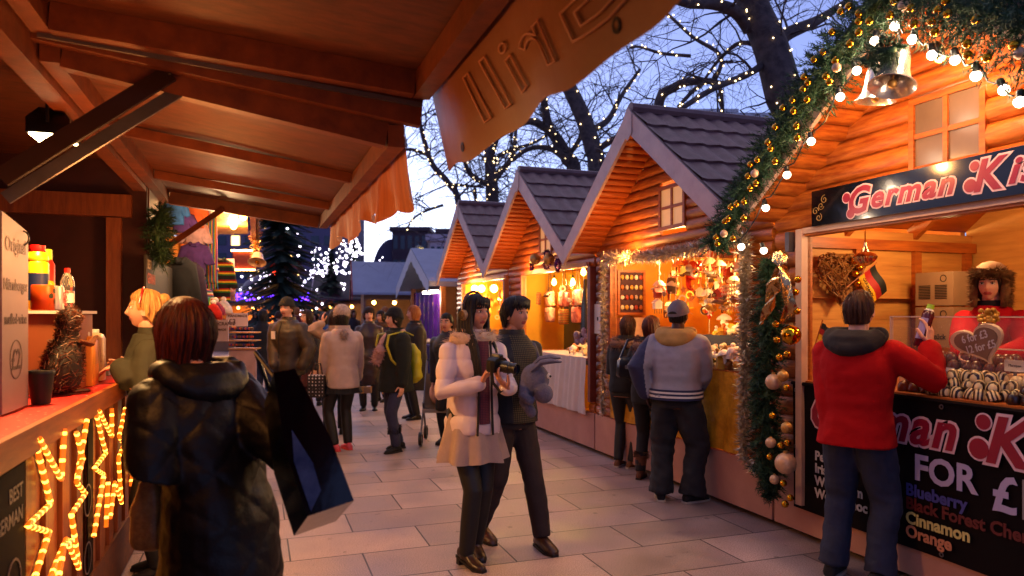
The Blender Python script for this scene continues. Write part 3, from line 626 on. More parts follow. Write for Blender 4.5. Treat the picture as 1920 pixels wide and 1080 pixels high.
# rope light stars
m_rope = mk('rope_light_tube', 'd87a1c', .3, emit=.3, var=0, ecol='ff6a10'); m_bead = mk('rope_light_lamp', 'ffd060', .3, emit=2.6, var=0, ecol='ffa838')
def rope(mb, pts, u, r=.0105):
    path = []
    for a, b in zip(pts, pts[1:]):
        d = math.hypot(b[0]-a[0], b[1]-a[1]); n = max(2, int(d/.0135))
        path += [(u, a[0]+(b[0]-a[0])*i/n, a[1]+(b[1]-a[1])*i/n) for i in range(n)]
    path.append((u, *pts[-1])); m = len(path)
    mb.tube(path, r, 7, [1 if i % 4 == 0 else 0 for i in range(m-1) for j in range(7)]+[0, 0])
def star(label, lines):
    q0 = onU(*lines[0][1], -.75); t = thing('rope_light_star', label, 'light star', (UL+.05, q0.y, .8), group='rope light stars on the food stall'); w = MB()
    for i, ln in enumerate(lines):
        mb = MB(); q = [onU(x, y, -.75) for x, y in ln]; rope(mb, [(p.y, p.z) for p in q], UL+.045+.012*i); part(mb, 'rope', [m_rope, m_bead], t)
    q = [onU(x, y, -.75) for x, y in lines[0]]; w.tube([(UL+.03, p.y, p.z) for p in q], .003, 4); part(w, 'wire_frame', m_steel, t)
star('rope light star nearest the black sausage banner', [[(68,821),(98,944),(55,985),(95,997),(60,1110)], [(70,823),(111,899),(117,804)], [(154,788),(134,905),(151,926),(124,965),(139,1068),(114,1012),(72,1110)], [(128,812),(140,860),(128,905)], [(112,1016),(96,1028),(80,1110)]])
star('middle rope light star, beside the dark jacket sleeve', [[(181,769),(194,825),(201,849),(179,878),(197,890),(178,1006)], [(183,770),(207,819),(207,766)], [(228,766),(216,819),(225,834),(215,858),(221,944),(208,905),(199,973)], [(190,905),(186,990)]])
star('rope light star mostly hidden behind the dark haired woman', [[(252,778),(246,813),(255,822),(247,911)], [(262,770),(268,850),(262,905)]])
for v in (3.46, 4.42, 5.3): lamp('rope_glow', (UL+.2, v, .8), .8, (1,.46,.1), .2)
# black banners on the front
def sausage(v0, v1, lab, words):
    b = thing('banner', lab, 'banner', (UL+.03, (v0+v1)/2, .3)); part(MB().box((UL+.026, v0, .32), (UL+.032, v1, 1.08)), 'sheet', m_banner, b)
    m_pr = mk('print_grey', '6a5a58', .5, var=0)
    for s, z, sz in words:
        mb = MB(); text(mb, s, frame((UL+.0335, v1-.03, z), (0,1,0), (0,0,1)), sz, .001, align='RIGHT', bold=.001); part(mb, 'print', m_pr, b)
    for z in (.70, .42): part(MB().lathe([(.07,0),(.078,0),(.078,.002),(.07,.002)], 20, 0, (UL+.033, v1-.13, z), (1,0,0), cap=False), 'emblem', m_pr, b)
sausage(2.38, 2.97, 'black banner with sausage lettering at the left end of the food stall front', [('BEST', .97, .07), ('GERMAN', .89, .07), ('Frankfurter', .57, .085)])
sausage(3.98, 4.10, 'narrow black banner showing between the first two light stars', [])
# white price board
sb = thing('price_board', 'white board lettered Original mulled wine standing on the food stall counter', 'sign', (-.95, 3.55, 1.2))
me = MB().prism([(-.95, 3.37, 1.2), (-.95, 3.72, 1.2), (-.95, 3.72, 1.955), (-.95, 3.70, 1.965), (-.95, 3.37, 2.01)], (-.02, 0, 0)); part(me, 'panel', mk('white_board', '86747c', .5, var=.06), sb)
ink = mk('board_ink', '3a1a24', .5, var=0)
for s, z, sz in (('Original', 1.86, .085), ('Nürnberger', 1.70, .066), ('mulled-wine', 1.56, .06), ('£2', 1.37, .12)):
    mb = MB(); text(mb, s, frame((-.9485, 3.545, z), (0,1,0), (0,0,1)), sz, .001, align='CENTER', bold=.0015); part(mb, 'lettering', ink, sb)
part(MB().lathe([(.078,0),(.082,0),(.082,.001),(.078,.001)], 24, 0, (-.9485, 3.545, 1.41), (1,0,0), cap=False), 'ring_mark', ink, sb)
part(MB().tube([Vector((-.95, 3.65, 1.93))+Vector((.02*math.cos(a), 0, .03*math.sin(a))) for a in (R(20*i) for i in range(19))], .004, 5), 'hook', m_black, sb)
# things on the counter
def uvz(px, py, z): Y = 1350*(1.6-z)/(py-589); return UVP(px, py, Y)
m_paper = mk('paper_cup', '120c0c', .5, var=0)
p = uvz(77, 757, 1.195); t = thing('takeaway_cup', 'black paper takeaway cup on the red counter cloth', 'cup', p)
part(MB().lathe([(.038,0),(.052,.135),(.05,.136)], 20, 0, p), 'cup_body', m_paper, t); part(MB().lathe([(.055,.134),(.056,.145),(.052,.152),(.045,.153),(.044,.148),(.002,.148)], 20, 0, p), 'lid', m_black, t)
p = uvz(122, 738, 1.195); bd = thing('wicker_bird', 'woven brown wicker penguin figure standing on the counter', 'ornament', p)
m_wick = mk('wicker_twig', '3a1c10', .5, var=0, col2='6a3a1e', vs=30)
D = Vector((.35, .8, 0)).normalized()   # the way it looks
def bp_(f, s, z): return p+D*f+Vector((D.y, -D.x, 0))*s+Vector((0,0,z))
pr = [(-.02,.02,.05),(-.03,.04,.085),(-.03,.10,.10),(-.02,.17,.095),(0,.23,.08),(.015,.29,.055),(.02,.33,.05),(.025,.37,.058),(.03,.41,.05),(.03,.44,.025)]
mb = MB(); mb.loft([[bp_(f+r*math.cos(a), r*.9*math.sin(a), z) for a in (2*math.pi*j/14 for j in range(14))] for f, z, r in pr]); part(mb, 'body', mk('wicker_core', '1e0e08', .8), bd)
mb = MB(); g = random.Random(4)
for i in range(1300):
    k = g.random()*(len(pr)-1); i0 = int(k); f = k-i0; a = g.uniform(0, 6.28); fz = [pr[i0][j]*(1-f)+pr[min(i0+1, 9)][j]*f for j in range(3)]
    o = bp_(fz[0]+fz[2]*1.04*math.cos(a), fz[2]*.94*math.sin(a), fz[1]); d = Vector((-math.sin(a)+g.gauss(0,.35), math.cos(a)+g.gauss(0,.35), g.gauss(-.3,.8))).normalized()*.018; x = Vector((g.gauss(0,1), g.gauss(0,1), g.gauss(0,1))).normalized()*.0022
    mb.add([o-d-x, o-d+x, o+d+x, o+d-x], [(0,1,2,3)])
o = part(mb, 'twigs', m_wick, bd, 180); o['kind'] = 'stuff'
part(MB().tube([bp_(.07,0,.40), bp_(.11,0,.395), bp_(.155,0,.385)], [.02,.013,.004], 8), 'beak', mk('wicker_beak', '8a5030', .6), bd)
for s in (-1, 1):
    part(MB().tube([bp_(.0,s*.075,.27), bp_(.05,s*.10,.25), bp_(.12,s*.085,.29)], [.02,.028,.012], 8, sq=.5), 'wing', m_wick, bd); part(MB().tube([bp_(-.01,s*.045,.012), bp_(.09,s*.05,.008)], [.02,.026], 8, sq=.4), 'foot', m_wick, bd)
def jug(px, py, w, d, h, col, nm, label, rz=.3):
    p = uvz(px, py, 1.195); t = thing('juice_carton', label, 'jug', p); m = mk(nm, col, .35, var=.05)
    def ring(s, z): return [p+Vector((x*s*w, y*s*d, z*h)) for x, y in ((-.5,-.42),(-.42,-.5),(.42,-.5),(.5,-.42),(.5,.42),(.42,.5),(-.42,.5),(-.5,.42))]
    part(MB().loft([ring(1, 0), ring(1.02, .02), ring(1.0, .82), ring(.8, .90), ring(.55, .93)]), 'jug_body', m, t)
    part(MB().lathe([(.02,h*.93),(.024,h*.94),(.024,h),(.02,h*1.01)], 12, 0, p), 'cap', m_white, t)
    if py > 718: part(MB().box(p+Vector((w*.515,-d*.38,h*.08)), p+Vector((w*.525,d*.38,h*.40))), 'label', mk('jug_label', 'd8882a', .5), t)
jug(160, 722, .11, .13, .30, 'c88030', 'mustard_jug', 'amber plastic jug with an orange label beside the wicker penguin')
jug(178, 713, .10, .12, .31, 'c8a888', 'white_jug', 'pale plastic jug behind the amber one on the counter')
p = UVP(95, 640, 3.95); cb = thing('cabinet', 'tan box cabinet on the counter with bottles standing on it', 'box', (p.x, p.y, 1.19))
part(MB().box((p.x-.2, p.y-.28, 1.19), (p.x+.16, p.y+.22, 1.60)), 'case', mk('tan_box', '8a4a24', .6, var=.1), cb); part(MB().box((p.x-.22, p.y-.30, 1.602), (p.x+.18, p.y+.24, 1.618)), 'top', m_white, cb)
def bottle(px, Y, prof, mats, nm, label, z=1.62, caps=None, n=16):
    q = UVP(px, 580, Y); q.z = z; t = thing(nm, label, 'bottle' if 'bottle' in nm else 'can', q)
    part(MB().lathe(prof, n, 0, q), 'can_body' if 'can' in nm else 'bottle_body', mats[0], t)
    for name, pr_, m in caps or []: part(MB().lathe(pr_, n, 0, q, cap=False), name, m, t)
    return t, q
m_yb = mk('yellow_plastic', 'd8a010', .3, var=0); m_rc = mk('red_plastic', 'b81010', .35, var=0); m_lb = mk('navy_label', '14204a', .4, var=0); m_gc = mk('lime_plastic', '9ab810', .35, var=0)
t, q = bottle(70, 3.72, [(.05,0),(.053,.01),(.053,.24),(.048,.25),(.053,.262),(.05,.28),(.038,.30)], [m_yb], 'sauce_bottle', 'fat yellow sauce bottle with a red lid and navy label', caps=[('lid', [(.036,.295),(.038,.298),(.037,.335),(.001,.337)], m_rc), ('label', [(.0538,.05),(.0538,.19)], m_lb)])
mb = MB(); text(mb, 'P', frame(q+Vector((.052,-.026,.09)), (.45,.9,0), (0,0,1)), .09, .001, bold=.002); part(mb, 'print', m_yb, t)
bottle(86, 3.95, [(.042,0),(.044,.01),(.044,.25),(.03,.28)], [mk('ketchup_red', 'a01812', .35, var=0)], 'sauce_bottle', 'red sauce bottle with a lime lid behind the yellow bottle', caps=[('lid', [(.03,.275),(.031,.28),(.03,.335),(.001,.336)], m_gc), ('label', [(.0446,.04),(.0446,.15)], mk('cream_label', 'c8a060', .5))])
t, q = bottle(80, 3.55, [(.048,0),(.051,.004),(.051,.118),(.047,.124),(.044,.12),(.001,.12)], [mk('orange_can', 'c85010', .35, var=0, metal=.2)], 'drink_can', 'orange drinks can with dark fruit marks, in front of the yellow bottle', 1.62)
mb = MB()
for a, z in ((-.6,.07),(.3,.085),(.0,.045),(.8,.05),(-.2,.095),(1.3,.08)): mb.lathe([(.001,.0015),(.014,.001)], 8, 0, q+Vector((.0515*math.cos(a), .0515*math.sin(a), z)), (math.cos(a), math.sin(a), 0))
part(mb, 'print', mk('dark_green_print', '1a2a10', .5, var=0), t)
t, q = bottle(106, 3.6, [(.03,0),(.034,.004),(.034,.11),(.029,.12),(.026,.117),(.001,.117)], [mk('silver_can', 'a8a0a0', .3, metal=.6, var=0)], 'drink_can', 'slim silver drinks can with red lettering beside the orange can')
mb = MB(); text(mb, 'Diet', frame(q+Vector((.0335,-.012,.09)), (0,0,-1), (.4,.9,0)), .03, .001, bold=.001); text(mb, 'Coke', frame(q+Vector((.0335,.012,.10)), (0,0,-1), (.4,.9,0)), .036, .001, bold=.001); part(mb, 'lettering', m_rc, t)
m_clear = mk('clear_bottle', 'd8d0c8', .05, var=0, trans=.9)
bottle(126, 3.8, [(.032,0),(.034,.01),(.034,.10),(.031,.105),(.034,.112),(.034,.15),(.02,.185),(.013,.20)], [m_clear], 'water_bottle', 'clear water bottle with a red cap at the right end of the cabinet top', caps=[('cap', [(.014,.197),(.0145,.2),(.014,.222),(.001,.223)], m_rc), ('label', [(.0346,.04),(.0346,.09)], m_white)])
mb = MB(); q = uvz(215, 700, 1.2); mb.box((q.x-.25, q.y-.1, 1.192), (q.x-.02, q.y+.25, 1.26)); solo(mb, 'serving_tray', 'grey metal tray by the leaning hand on the counter', 'tray', m_steel)
# slate sign and dark wreath on the front wall
q = onU(303, 560, UL+.02); t = thing('slate_sign', 'small grey chalk sign hanging on the stall wall above the fair haired head', 'sign', q)
a, b = onU(274, 560, UL+.02), onU(333, 560, UL+.02); part(MB().box((UL+.005, a.y, 1.42), (UL+.02, b.y, 2.05)), 'panel', mk('slate', '2a2420', .7, var=.1), t)
for s, z, sz, c in (('BEST', 1.95, .1, 'b0a090'), ('GERMAN', 1.84, .11, 'b8563a')):
    mb = MB(); text(mb, s, frame((UL+.022, a.y+.06, z), (0,1,0), (0,0,1)), sz, .001, bold=.002); part(mb, 'lettering', mk('chalk_'+s, c, .7, var=0), t)
mb = MB(); q = onU(300, 440, UL+.08); garland(mb, [q+Vector((0,.18*math.cos(a),.18*math.sin(a))) for a in (R(30*i) for i in range(13))], .09, 240, .05, 6); solo(mb, 'wreath', 'dark fir wreath on the stall wall above the chalk sign', 'wreath', m_needle, ang=180)
# hanging valances
m_val = mk('brown_vinyl', '7a4218', .5, var=0, col2='8e5424', vs=2.5, bump=.5, bs=5)
vt = thing('valance', 'brown vinyl valance with mirrored outline lettering hanging from the near flap edge', 'valance', (.78, 1.5, 2.2))
def vn(a, b):
    v = -.7+3.9*a; edge = .03*math.sin(a*23)+.02*math.sin(a*51); return Vector((.742+.085*b+.02*math.sin(a*26)*b+.02*math.sin(a*9+1)*b, v, 2.645-(.40+edge*.5*b)*b))
mb = MB(); mb.grid(vn, 90, 10); part(mb, 'sheet', m_val, vt, 60)
for v in (2.86, 1.56, .4):
    a = (v+.7)/3.9; q = vn(a, .86); mb = MB().lathe([(.011,-.003),(.02,-.003),(.02,.003),(.011,.003)], 14, 0, q, (-1,0,-.1), cap=False); part(mb, 'eyelet', m_black, vt)
mb = MB(); text(mb, 'Grill', Matrix.Identity(4), .36, shear=.25, outline=.0035, space=1.15); tv = MB()
for x, y, z in mb.v:
    v = 1.32+x*1.75; a = (v+.7)/3.9; b = .80-y*2.0; q = vn(a, max(.03, b)); tv.v.append((q.x-.008-z, q.y, q.z))
tv.f, tv.m = mb.f, mb.m; part(tv, 'lettering', mk('outline_print', 'b06a40', .5, var=0), vt, 60)
m_val2 = mk('amber_canvas', '9a4c1c', .6, var=0, col2='b86428', vs=3, stretch=(1,14,1), bump=.5, bs=9)
def v2f(a, b):
    v = 3.4+3.7*a; q = qf(.66, v); low = .27+.03*math.sin(a*13)+.03*(1-a)+.03*math.sin(a*41); return Vector((.67+.03*b*math.sin(a*57)+.025*b*math.sin(a*23)+.02*b, v, q.z-.01-low*b))
mb = MB(); mb.grid(v2f, 110, 8); solo(mb, 'valance', 'amber canvas valance with ragged folds hanging from the far flap edge', 'valance', m_val2, ang=60)
# ------------------------------------------------------------------ bare trees with fairy lights behind the right row
m_bark = mk('bark', '30262a', .85, var=0, col2='5a4c4c', vs=9, bump=1, bs=16, detail=8)
def curve_pts(pts, n=4):
    out = []
    for i in range(len(pts)-1):
        p0, p1, p2, p3 = pts[max(i-1,0)], pts[i], pts[i+1], pts[min(i+2,len(pts)-1)]
        for k in range(n):
            t = k/n; out.append(.5*((2*p1)+(p2-p0)*t+(2*p0-5*p1+4*p2-p3)*t*t+(3*p1-p0-3*p2+p3)*t**3))
    out.append(pts[-1]); return out
def twig(mb, g, p, d, ln, r, lev, droop):
    n = 6 if lev > 1 else 4; pts = [p]; q = p.copy(); d = d.copy()
    for i in range(n):
        d = (d+Vector((g.gauss(0,.26), g.gauss(0,.26), g.gauss(0,.2)-droop*(i/n)))).normalized(); q = q+d*ln/n; pts.append(q.copy())
    mb.tube(pts, [r*(1-.8*i/n) for i in range(n+1)], 4 if lev < 2 else 5, cap=False)
    if lev > 0:
        for k in range(5 if lev > 1 else 6):
            i = g.randint(1, n); b = pts[i]; e = (pts[i]-pts[i-1]).normalized(); s = Vector((g.gauss(0,1), g.gauss(0,1), g.gauss(-.15,.7))); s = (s-e*s.dot(e)).normalized()
            twig(mb, g, b, (e*.65+s).normalized(), ln*g.uniform(.4, .75), r*.45, lev-1, droop)
def bare_tree(label, Y, limbs, seed, dens=1.0, tw=1.0, droop=.12, lights=True, lab2='', step=.28):
    """limbs: [(depth offset, [(px,py,width px)...])]; the first is the trunk and runs down to the ground"""
    g = random.Random(seed); tr = MB(); br = MB(); lt = MB(); base = None; mains = []
    for li, (dy, pl) in enumerate(limbs):
        pts = [P(x, y, Y+dy*i/max(1, len(pl)-1)) for i, (x, y, w) in enumerate(pl)]; rs = [w/2*Y/1350 for _, _, w in pl]
        if li == 0:
            base = Vector((pts[0].x+.1, pts[0].y, 0)); pts = [base, base.lerp(pts[0], .15)]+pts; rs = [rs[0]*1.5, rs[0]*1.15]+rs
        cp = curve_pts(pts); cr = []
        for i in range(len(rs)-1): cr += [rs[i]+(rs[i+1]-rs[i])*k/4 for k in range(4)]
        cr.append(rs[-1]); (tr if li == 0 else br).tube(cp, cr, 9 if li == 0 else 7); mains.append((cp, cr, li))
    for cp, cr, li in mains:
        L = sum((b-a).length for a, b in zip(cp, cp[1:]))
        for k in range(int(L*2.3*dens)):
            i = g.randint(1, len(cp)-1)
            if cp[i].z < 2.4: continue
            e = (cp[i]-cp[i-1]).normalized(); s = Vector((g.gauss(0,1), g.gauss(0,.8), g.gauss(.1,.6))); s = (s-e*s.dot(e)).normalized()
            twig(br, g, cp[i], (e*.5+s).normalized(), g.uniform(.6, 1.7)*tw, min(cr[i]*.45, .020)*tw**.5, 2, droop)
        if lights:
            acc = 0
            for a, b, r in zip(cp, cp[1:], cr):
                acc += (b-a).length
                while acc > step*.5:
                    acc -= step*.5*g.uniform(.6, 1.3)
                    if a.z < 2.6: continue
                    t = g.random(); q = a.lerp(b, t)+Vector((g.uniform(-1,1), -abs(g.uniform(.3,1)), g.uniform(-.6,.6))).normalized()*(r+.02)
                    lt.ball(q, .00105*Y**.92+.0025, 5)
    root = thing('bare_tree', label, 'tree', base, uv=False); part(tr, 'trunk', m_bark, root, 60); part(br, 'branches', m_bark, root, 60)
    if lt.v:
        o = solo(lt, 'fairy_lights', lab2, 'fairy lights', m_fairy, base=base, uv=False); o['kind'] = 'stuff'
bare_tree('thick bare tree trunk leaning left just behind the nearest gable', 9.0, [
    (0, [(1495,260,78),(1470,180,70),(1445,90,64),(1415,20,58),(1395,-40,52)]),
    (-.6, [(1405,55,26),(1380,22,24),(1340,8,20),(1290,6,17),(1240,-12,12)]), (.5, [(1452,85,30),(1480,62,26),(1530,40,20),(1570,15,14),(1620,-20,8)]),
    (-.8, [(1435,118,15),(1400,140,13),(1340,165,11),(1290,195,10),(1255,220,8)]), (.6, [(1440,95,10),(1390,80,9),(1350,110,7),(1320,150,5)]),
    (-.5, [(1400,10,12),(1385,-20,10),(1420,-40,8)])], 11, 1.0, .85, .16, lab2='white fairy lights wound round the thick leaning trunk')
bare_tree('slender bare tree with forked limbs above the tiled roof of the gold cloth stall', 10.5, [
    (0, [(1232,240,20),(1262,165,17),(1325,152,13),(1350,165,9),(1356,235,6)]), (.5, [(1340,150,9),(1352,105,8),(1300,70,7),(1258,32,6),(1230,10,5)]), (-.4, [(1325,152,8),(1300,170,8),(1272,200,7)]), (.4, [(1295,105,7),(1240,100,6),(1200,88,5),(1180,90,4)])], 12, 1.0, .8, .14, lab2='fairy lights along the thin limbs over the gold cloth stall roof')
bare_tree('dark bare tree leaning over the second gable of the row', 16.5, [
    (0, [(1120,335,34),(1112,280,33),(1095,225,31),(1070,170,28),(1040,110,22)]), (1, [(1106,245,14),(1140,225,12),(1165,180,9),(1200,130,6)]), (-1, [(1108,290,14),(1150,262,12),(1190,250,8)]), (.5, [(1080,190,12),(1050,140,10),(1010,120,8)])], 13, 1.1, 1.25, .2, lab2='sparse fairy lights on the dark trunk behind the second gable', step=.5)
bare_tree('forked bare tree with an arching limb reaching left over the second roof', 18, [
    (0, [(1078,340,28),(1065,300,26),(1045,262,22),(1030,240,18),(1020,190,14),(1015,140,10)]), (-1.5, [(1032,246,17),(1000,228,14),(965,236,11),(930,262,8),(905,300,5)]), (1, [(1062,300,12),(1030,278,11),(990,280,9),(960,302,7)]), (.5, [(1068,290,10),(1090,250,9),(1082,200,7)])], 14, 1.1, 1.3, .22, lab2='fairy lights on the arching limb above the second gable', step=.5)
bare_tree('upright bare tree thick with fairy lights behind the farthest gable', 22, [
    (0, [(924,395,26),(922,340,24),(918,300,20),(915,255,14),(910,210,10)]), (1, [(920,345,12),(950,310,11),(962,285,9),(968,240,6)]), (-1, [(922,350,12),(885,330,10),(872,305,8),(862,285,5)]), (1, [(920,325,9),(938,290,8),(1000,268,6),(1030,250,4)]), (-1, [(918,310,9),(930,270,7),(945,225,5)]), (0, [(915,390,9),(895,385,8),(890,350,6)])], 15, 1.25, 1.5, .22, lab2='dense fairy lights covering the upright tree behind the farthest gable', step=.26)
bare_tree('thin bare tree leaning left above the far stalls', 20, [
    (0, [(862,398,13),(842,345,12),(812,310,11),(795,262,9),(785,220,7),(775,180,5)]), (1, [(840,345,7),(870,348,6),(905,350,5)]), (-1, [(800,290,7),(770,280,6),(745,285,4)]), (1, [(830,385,6),(800,395,5),(775,410,4),(760,435,3)])], 16, 1.5, 1.6, .3, lab2='fairy lights up the thin leaning tree', step=.42)
# ------------------------------------------------------------------ conifers and the light covered tree
m_fir = mk('dark_fir', '14241c', .8, var=0, col2='263a2c', vs=6)
m_lightw = mk('tree_light_white', 'f4ecff', .4, emit=3.5, var=0, ecol='f2e8ff'); m_lightp = mk('tree_light_purple', '6a30ff', .4, emit=3, var=0, ecol='5a28ff'); m_lightr = mk('lamp_red', 'ff3010', .4, emit=6, var=0, ecol='ff2a10')
def conifer(label, px, Y, zb, h, r, seed, n=260, lights=0, lab2=''):
    g = random.Random(seed); b = P(px, 589, Y); b.z = 0; root = thing('fir_tree', label, 'tree', b, uv=False)
    part(MB().tube([b, b+Vector((0,0,h))], [.14, .02], 8), 'trunk', m_bark, root); mb = MB(); lt = MB()
    for i in range(n):
        t = g.random()**.75; z = zb+(h-zb)*t; rr = r*(1-t)**.85*g.uniform(.7, 1.1)+.08; a = g.uniform(0, 6.28); d = Vector((math.cos(a), math.sin(a), -.35+g.uniform(-.1,.2))); o = b+Vector((0,0,z))
        sd = Vector((-d.y, d.x, 0)).normalized()
        for k in range(12):
            f = (k+1)/12; q = o+d*rr*f; w = .20*(1-f*.6)*rr**.5
            for s in (-1, 1):
                e = q+(sd*s*w+d*w*.8+Vector((0,0,-.25*w))); x = d*.09; mb.add([q-x, q+x, e], [(0,1,2)])
        if lights and i % max(1, n//lights) == 0: lt.ball(o+d*rr, .0016*Y, 5)
    part(mb, 'crown', m_fir, root, 180)
    if lights: o = solo(lt, 'fairy_lights', lab2, 'fairy lights', m_lightw, base=b, uv=False); o['kind'] = 'stuff'
conifer('tall dark fir tree with few lights beyond the knitwear stall', 528, 22, 1.2, 8.5, 1.6, 21, 800, 60, 'few white lights scattered over the tall dark fir')
conifer('small dark fir tree by the far stall with the dark roof', 622, 26, .8, 4.2, .9, 22, 200, 16, 'few lights on the small fir by the dark roofed stall')
conifer('small pointed fir tree covered in white lights behind the dark roof', 664, 42, 1, 6.2, 1.7, 23, 260, 110, 'white lights on the small pointed fir behind the dark roof')
g = random.Random(31); b = P(632, 589, 32); b.z = 0; root = thing('bare_tree', 'bare tree wrapped entirely in white lights beside the amber valance', 'tree', b, uv=False)
mb = MB(); tw_ = MB(); lt = MB(); mb.tube([b, b+Vector((.1,0,1.6)), b+Vector((0,0,2.6))], [.2,.15,.12], 8)
for i in range(42):
    d = Vector((g.gauss(0,1), g.gauss(0,.8), abs(g.gauss(.5,.8)))).normalized(); p0 = b+Vector((0,0,g.uniform(1.6,2.6))); ln = g.uniform(1.4, 2.9); pts = [p0]
    for k in range(6): d = (d+Vector((g.gauss(0,.2), g.gauss(0,.2), g.gauss(-.06,.14)))).normalized(); pts.append(pts[-1]+d*ln/6)
    tw_.tube(pts, [.05*(1-.14*k) for k in range(7)], 5)
    for k in range(52):
        j = g.randint(1, 5); q = pts[j].lerp(pts[j+1], g.random())+Vector((g.gauss(0,.16), g.gauss(0,.16), g.gauss(0,.16))); lt.ball(q, .03, 5)
part(mb, 'trunk', m_bark, root); part(tw_, 'branches', m_bark, root); o = solo(lt, 'fairy_lights', 'cloud of white lights wrapped round the whole far tree', 'fairy lights', m_lightw, base=b, uv=False); o['kind'] = 'stuff'
# ------------------------------------------------------------------ far buildings
m_bp = mk('purple_brick', '4a3440', .8, var=.15, vs=3); m_bg = mk('dusk_facade', '5a5270', .8, var=.1); m_pale = mk('pale_facade', 'a898a8', .7, var=.08); m_win = mk('dark_glass', '2a2c44', .2, var=.1)
m_bwhite = mk('modern_white', 'b4b4c0', .6, var=.05); m_bblue = mk('modern_blue', '24408a', .5, var=.1); m_litw = mk('lit_window', 'ffd890', .4, emit=1.6, var=0, ecol='ffc870')
def building(name, label, px0, px1, pyt, Y, depth, mat, rows, cols, extra=None, lit=0):
    a, c = P(px0, pyt, Y), P(px1, pyt, Y); t = thing(name, label, 'building', ((a.x+c.x)/2, Y, 0), uv=False); ORG[t.name] = ((a.x+c.x)/2, Y, 0)
    part(MB().box((a.x, Y, 0), (c.x, Y+depth, a.z)), 'wall', mat, t); part(MB().box((a.x-.3, Y-.3, a.z+.002), (c.x+.3, Y+depth, a.z+.5)), 'parapet', mat, t)
    w = (c.x-a.x)/cols; h = (a.z-3)/rows; k = 0
    for i in range(rows):
        for j in range(cols):
            x = a.x+w*j; z = 3+h*i; k += 1
            part(MB().box((x+w*.2, Y-.06, z+h*.25), (x+w*.8, Y+.02, z+h*.8)), 'window', m_litw if (k*7) % 11 < lit else m_win, t)
    return t
t = building('brick_building', 'purple brown brick block on the skyline above the pale roofed stall', 735, 802, 433, 90, 12, m_bp, 3, 5)
ar = MB(); c0 = P(735, 520, 92); rr = (735-697)/1350*92
ar.prism([(c0.x-rr*math.cos(R(a)), 92, c0.z+rr*1.9*math.sin(R(a))) for a in range(0, 91, 9)]+[(c0.x, 92, 0), (c0.x-rr, 92, 0)], (0, 9, 0)); o = solo(ar, 'arched_hall', 'dark hall with a curved roof left of the brick block', 'building', m_bg, base=(c0.x-rr/2, 92, 0), uv=False)
building('pale_building', 'pale building with a deep cornice at the left edge of the farthest gable', 806, 850, 452, 55, 14, m_pale, 2, 4)
building('brick_building', 'dark chimney topped block peeping over the pale cornice building', 822, 846, 438, 75, 8, m_bp, 2, 3)
building('dusk_building', 'tall violet grey building behind the tall fir and the light covered tree', 330, 628, 372, 75, 15, m_bg, 6, 12, lit=2)
building('modern_building', 'white modern building with a blue panel above the gold cloth stall roof', 1262, 1375, 219, 52, 12, m_bwhite, 5, 5)
building('modern_building', 'white and blue modern block half hidden by the fir garland', 1378, 1500, 226, 52.5, 12, m_bwhite, 5, 4)
a, c = P(1375, 224, 51.4), P(1396, 224, 51.4); solo(MB().box((a.x, 51.2, 0), (c.x, 51.9, a.z-.2)), 'blue_panel', 'blue stair tower between the two white modern blocks', 'building', m_bblue, uv=False)
building('low_building', 'long low dusk grey building closing the street behind the far stalls', 560, 860, 508, 62, 8, m_bg, 1, 10, lit=3)
# yellow lanterns over the pale roofed stall
lt = thing('lantern_post', 'lamp post with three glowing yellow lanterns above the pale roofed stall', 'street lamp', P(787, 589, 26)*Vector((1,1,0)) if False else Vector((P(787,589,26).x, 26, 0)), uv=False); ORG[lt.name] = (0,0,0); lt.location = (0,0,0)
m_lant = mk('lantern_glow', 'ffe060', .4, emit=3.2, var=0, ecol='ffd860')
part(MB().tube([(P(787,589,26).x, 26, 0), P(787, 492, 26)], .05, 8), 'post', m_black, lt)
for px, py, h, w in ((786, 478, 24, 16), (792, 490, 15, 14), (777, 492, 9, 9)):
    a = P(px, py, 26); s = 26/1350; part(MB().box((a.x-w/2*s, 26-w/2*s, a.z-h/2*s), (a.x+w/2*s, 26+w/2*s, a.z+h/2*s)), 'lantern', m_lant, lt); part(MB().lathe([(w*.62*s, 0), (w*.4*s, 4*s), (.01, 6*s)], 4, 0, (a.x, 26, a.z+h/2*s)), 'lantern_cap', m_black, lt)
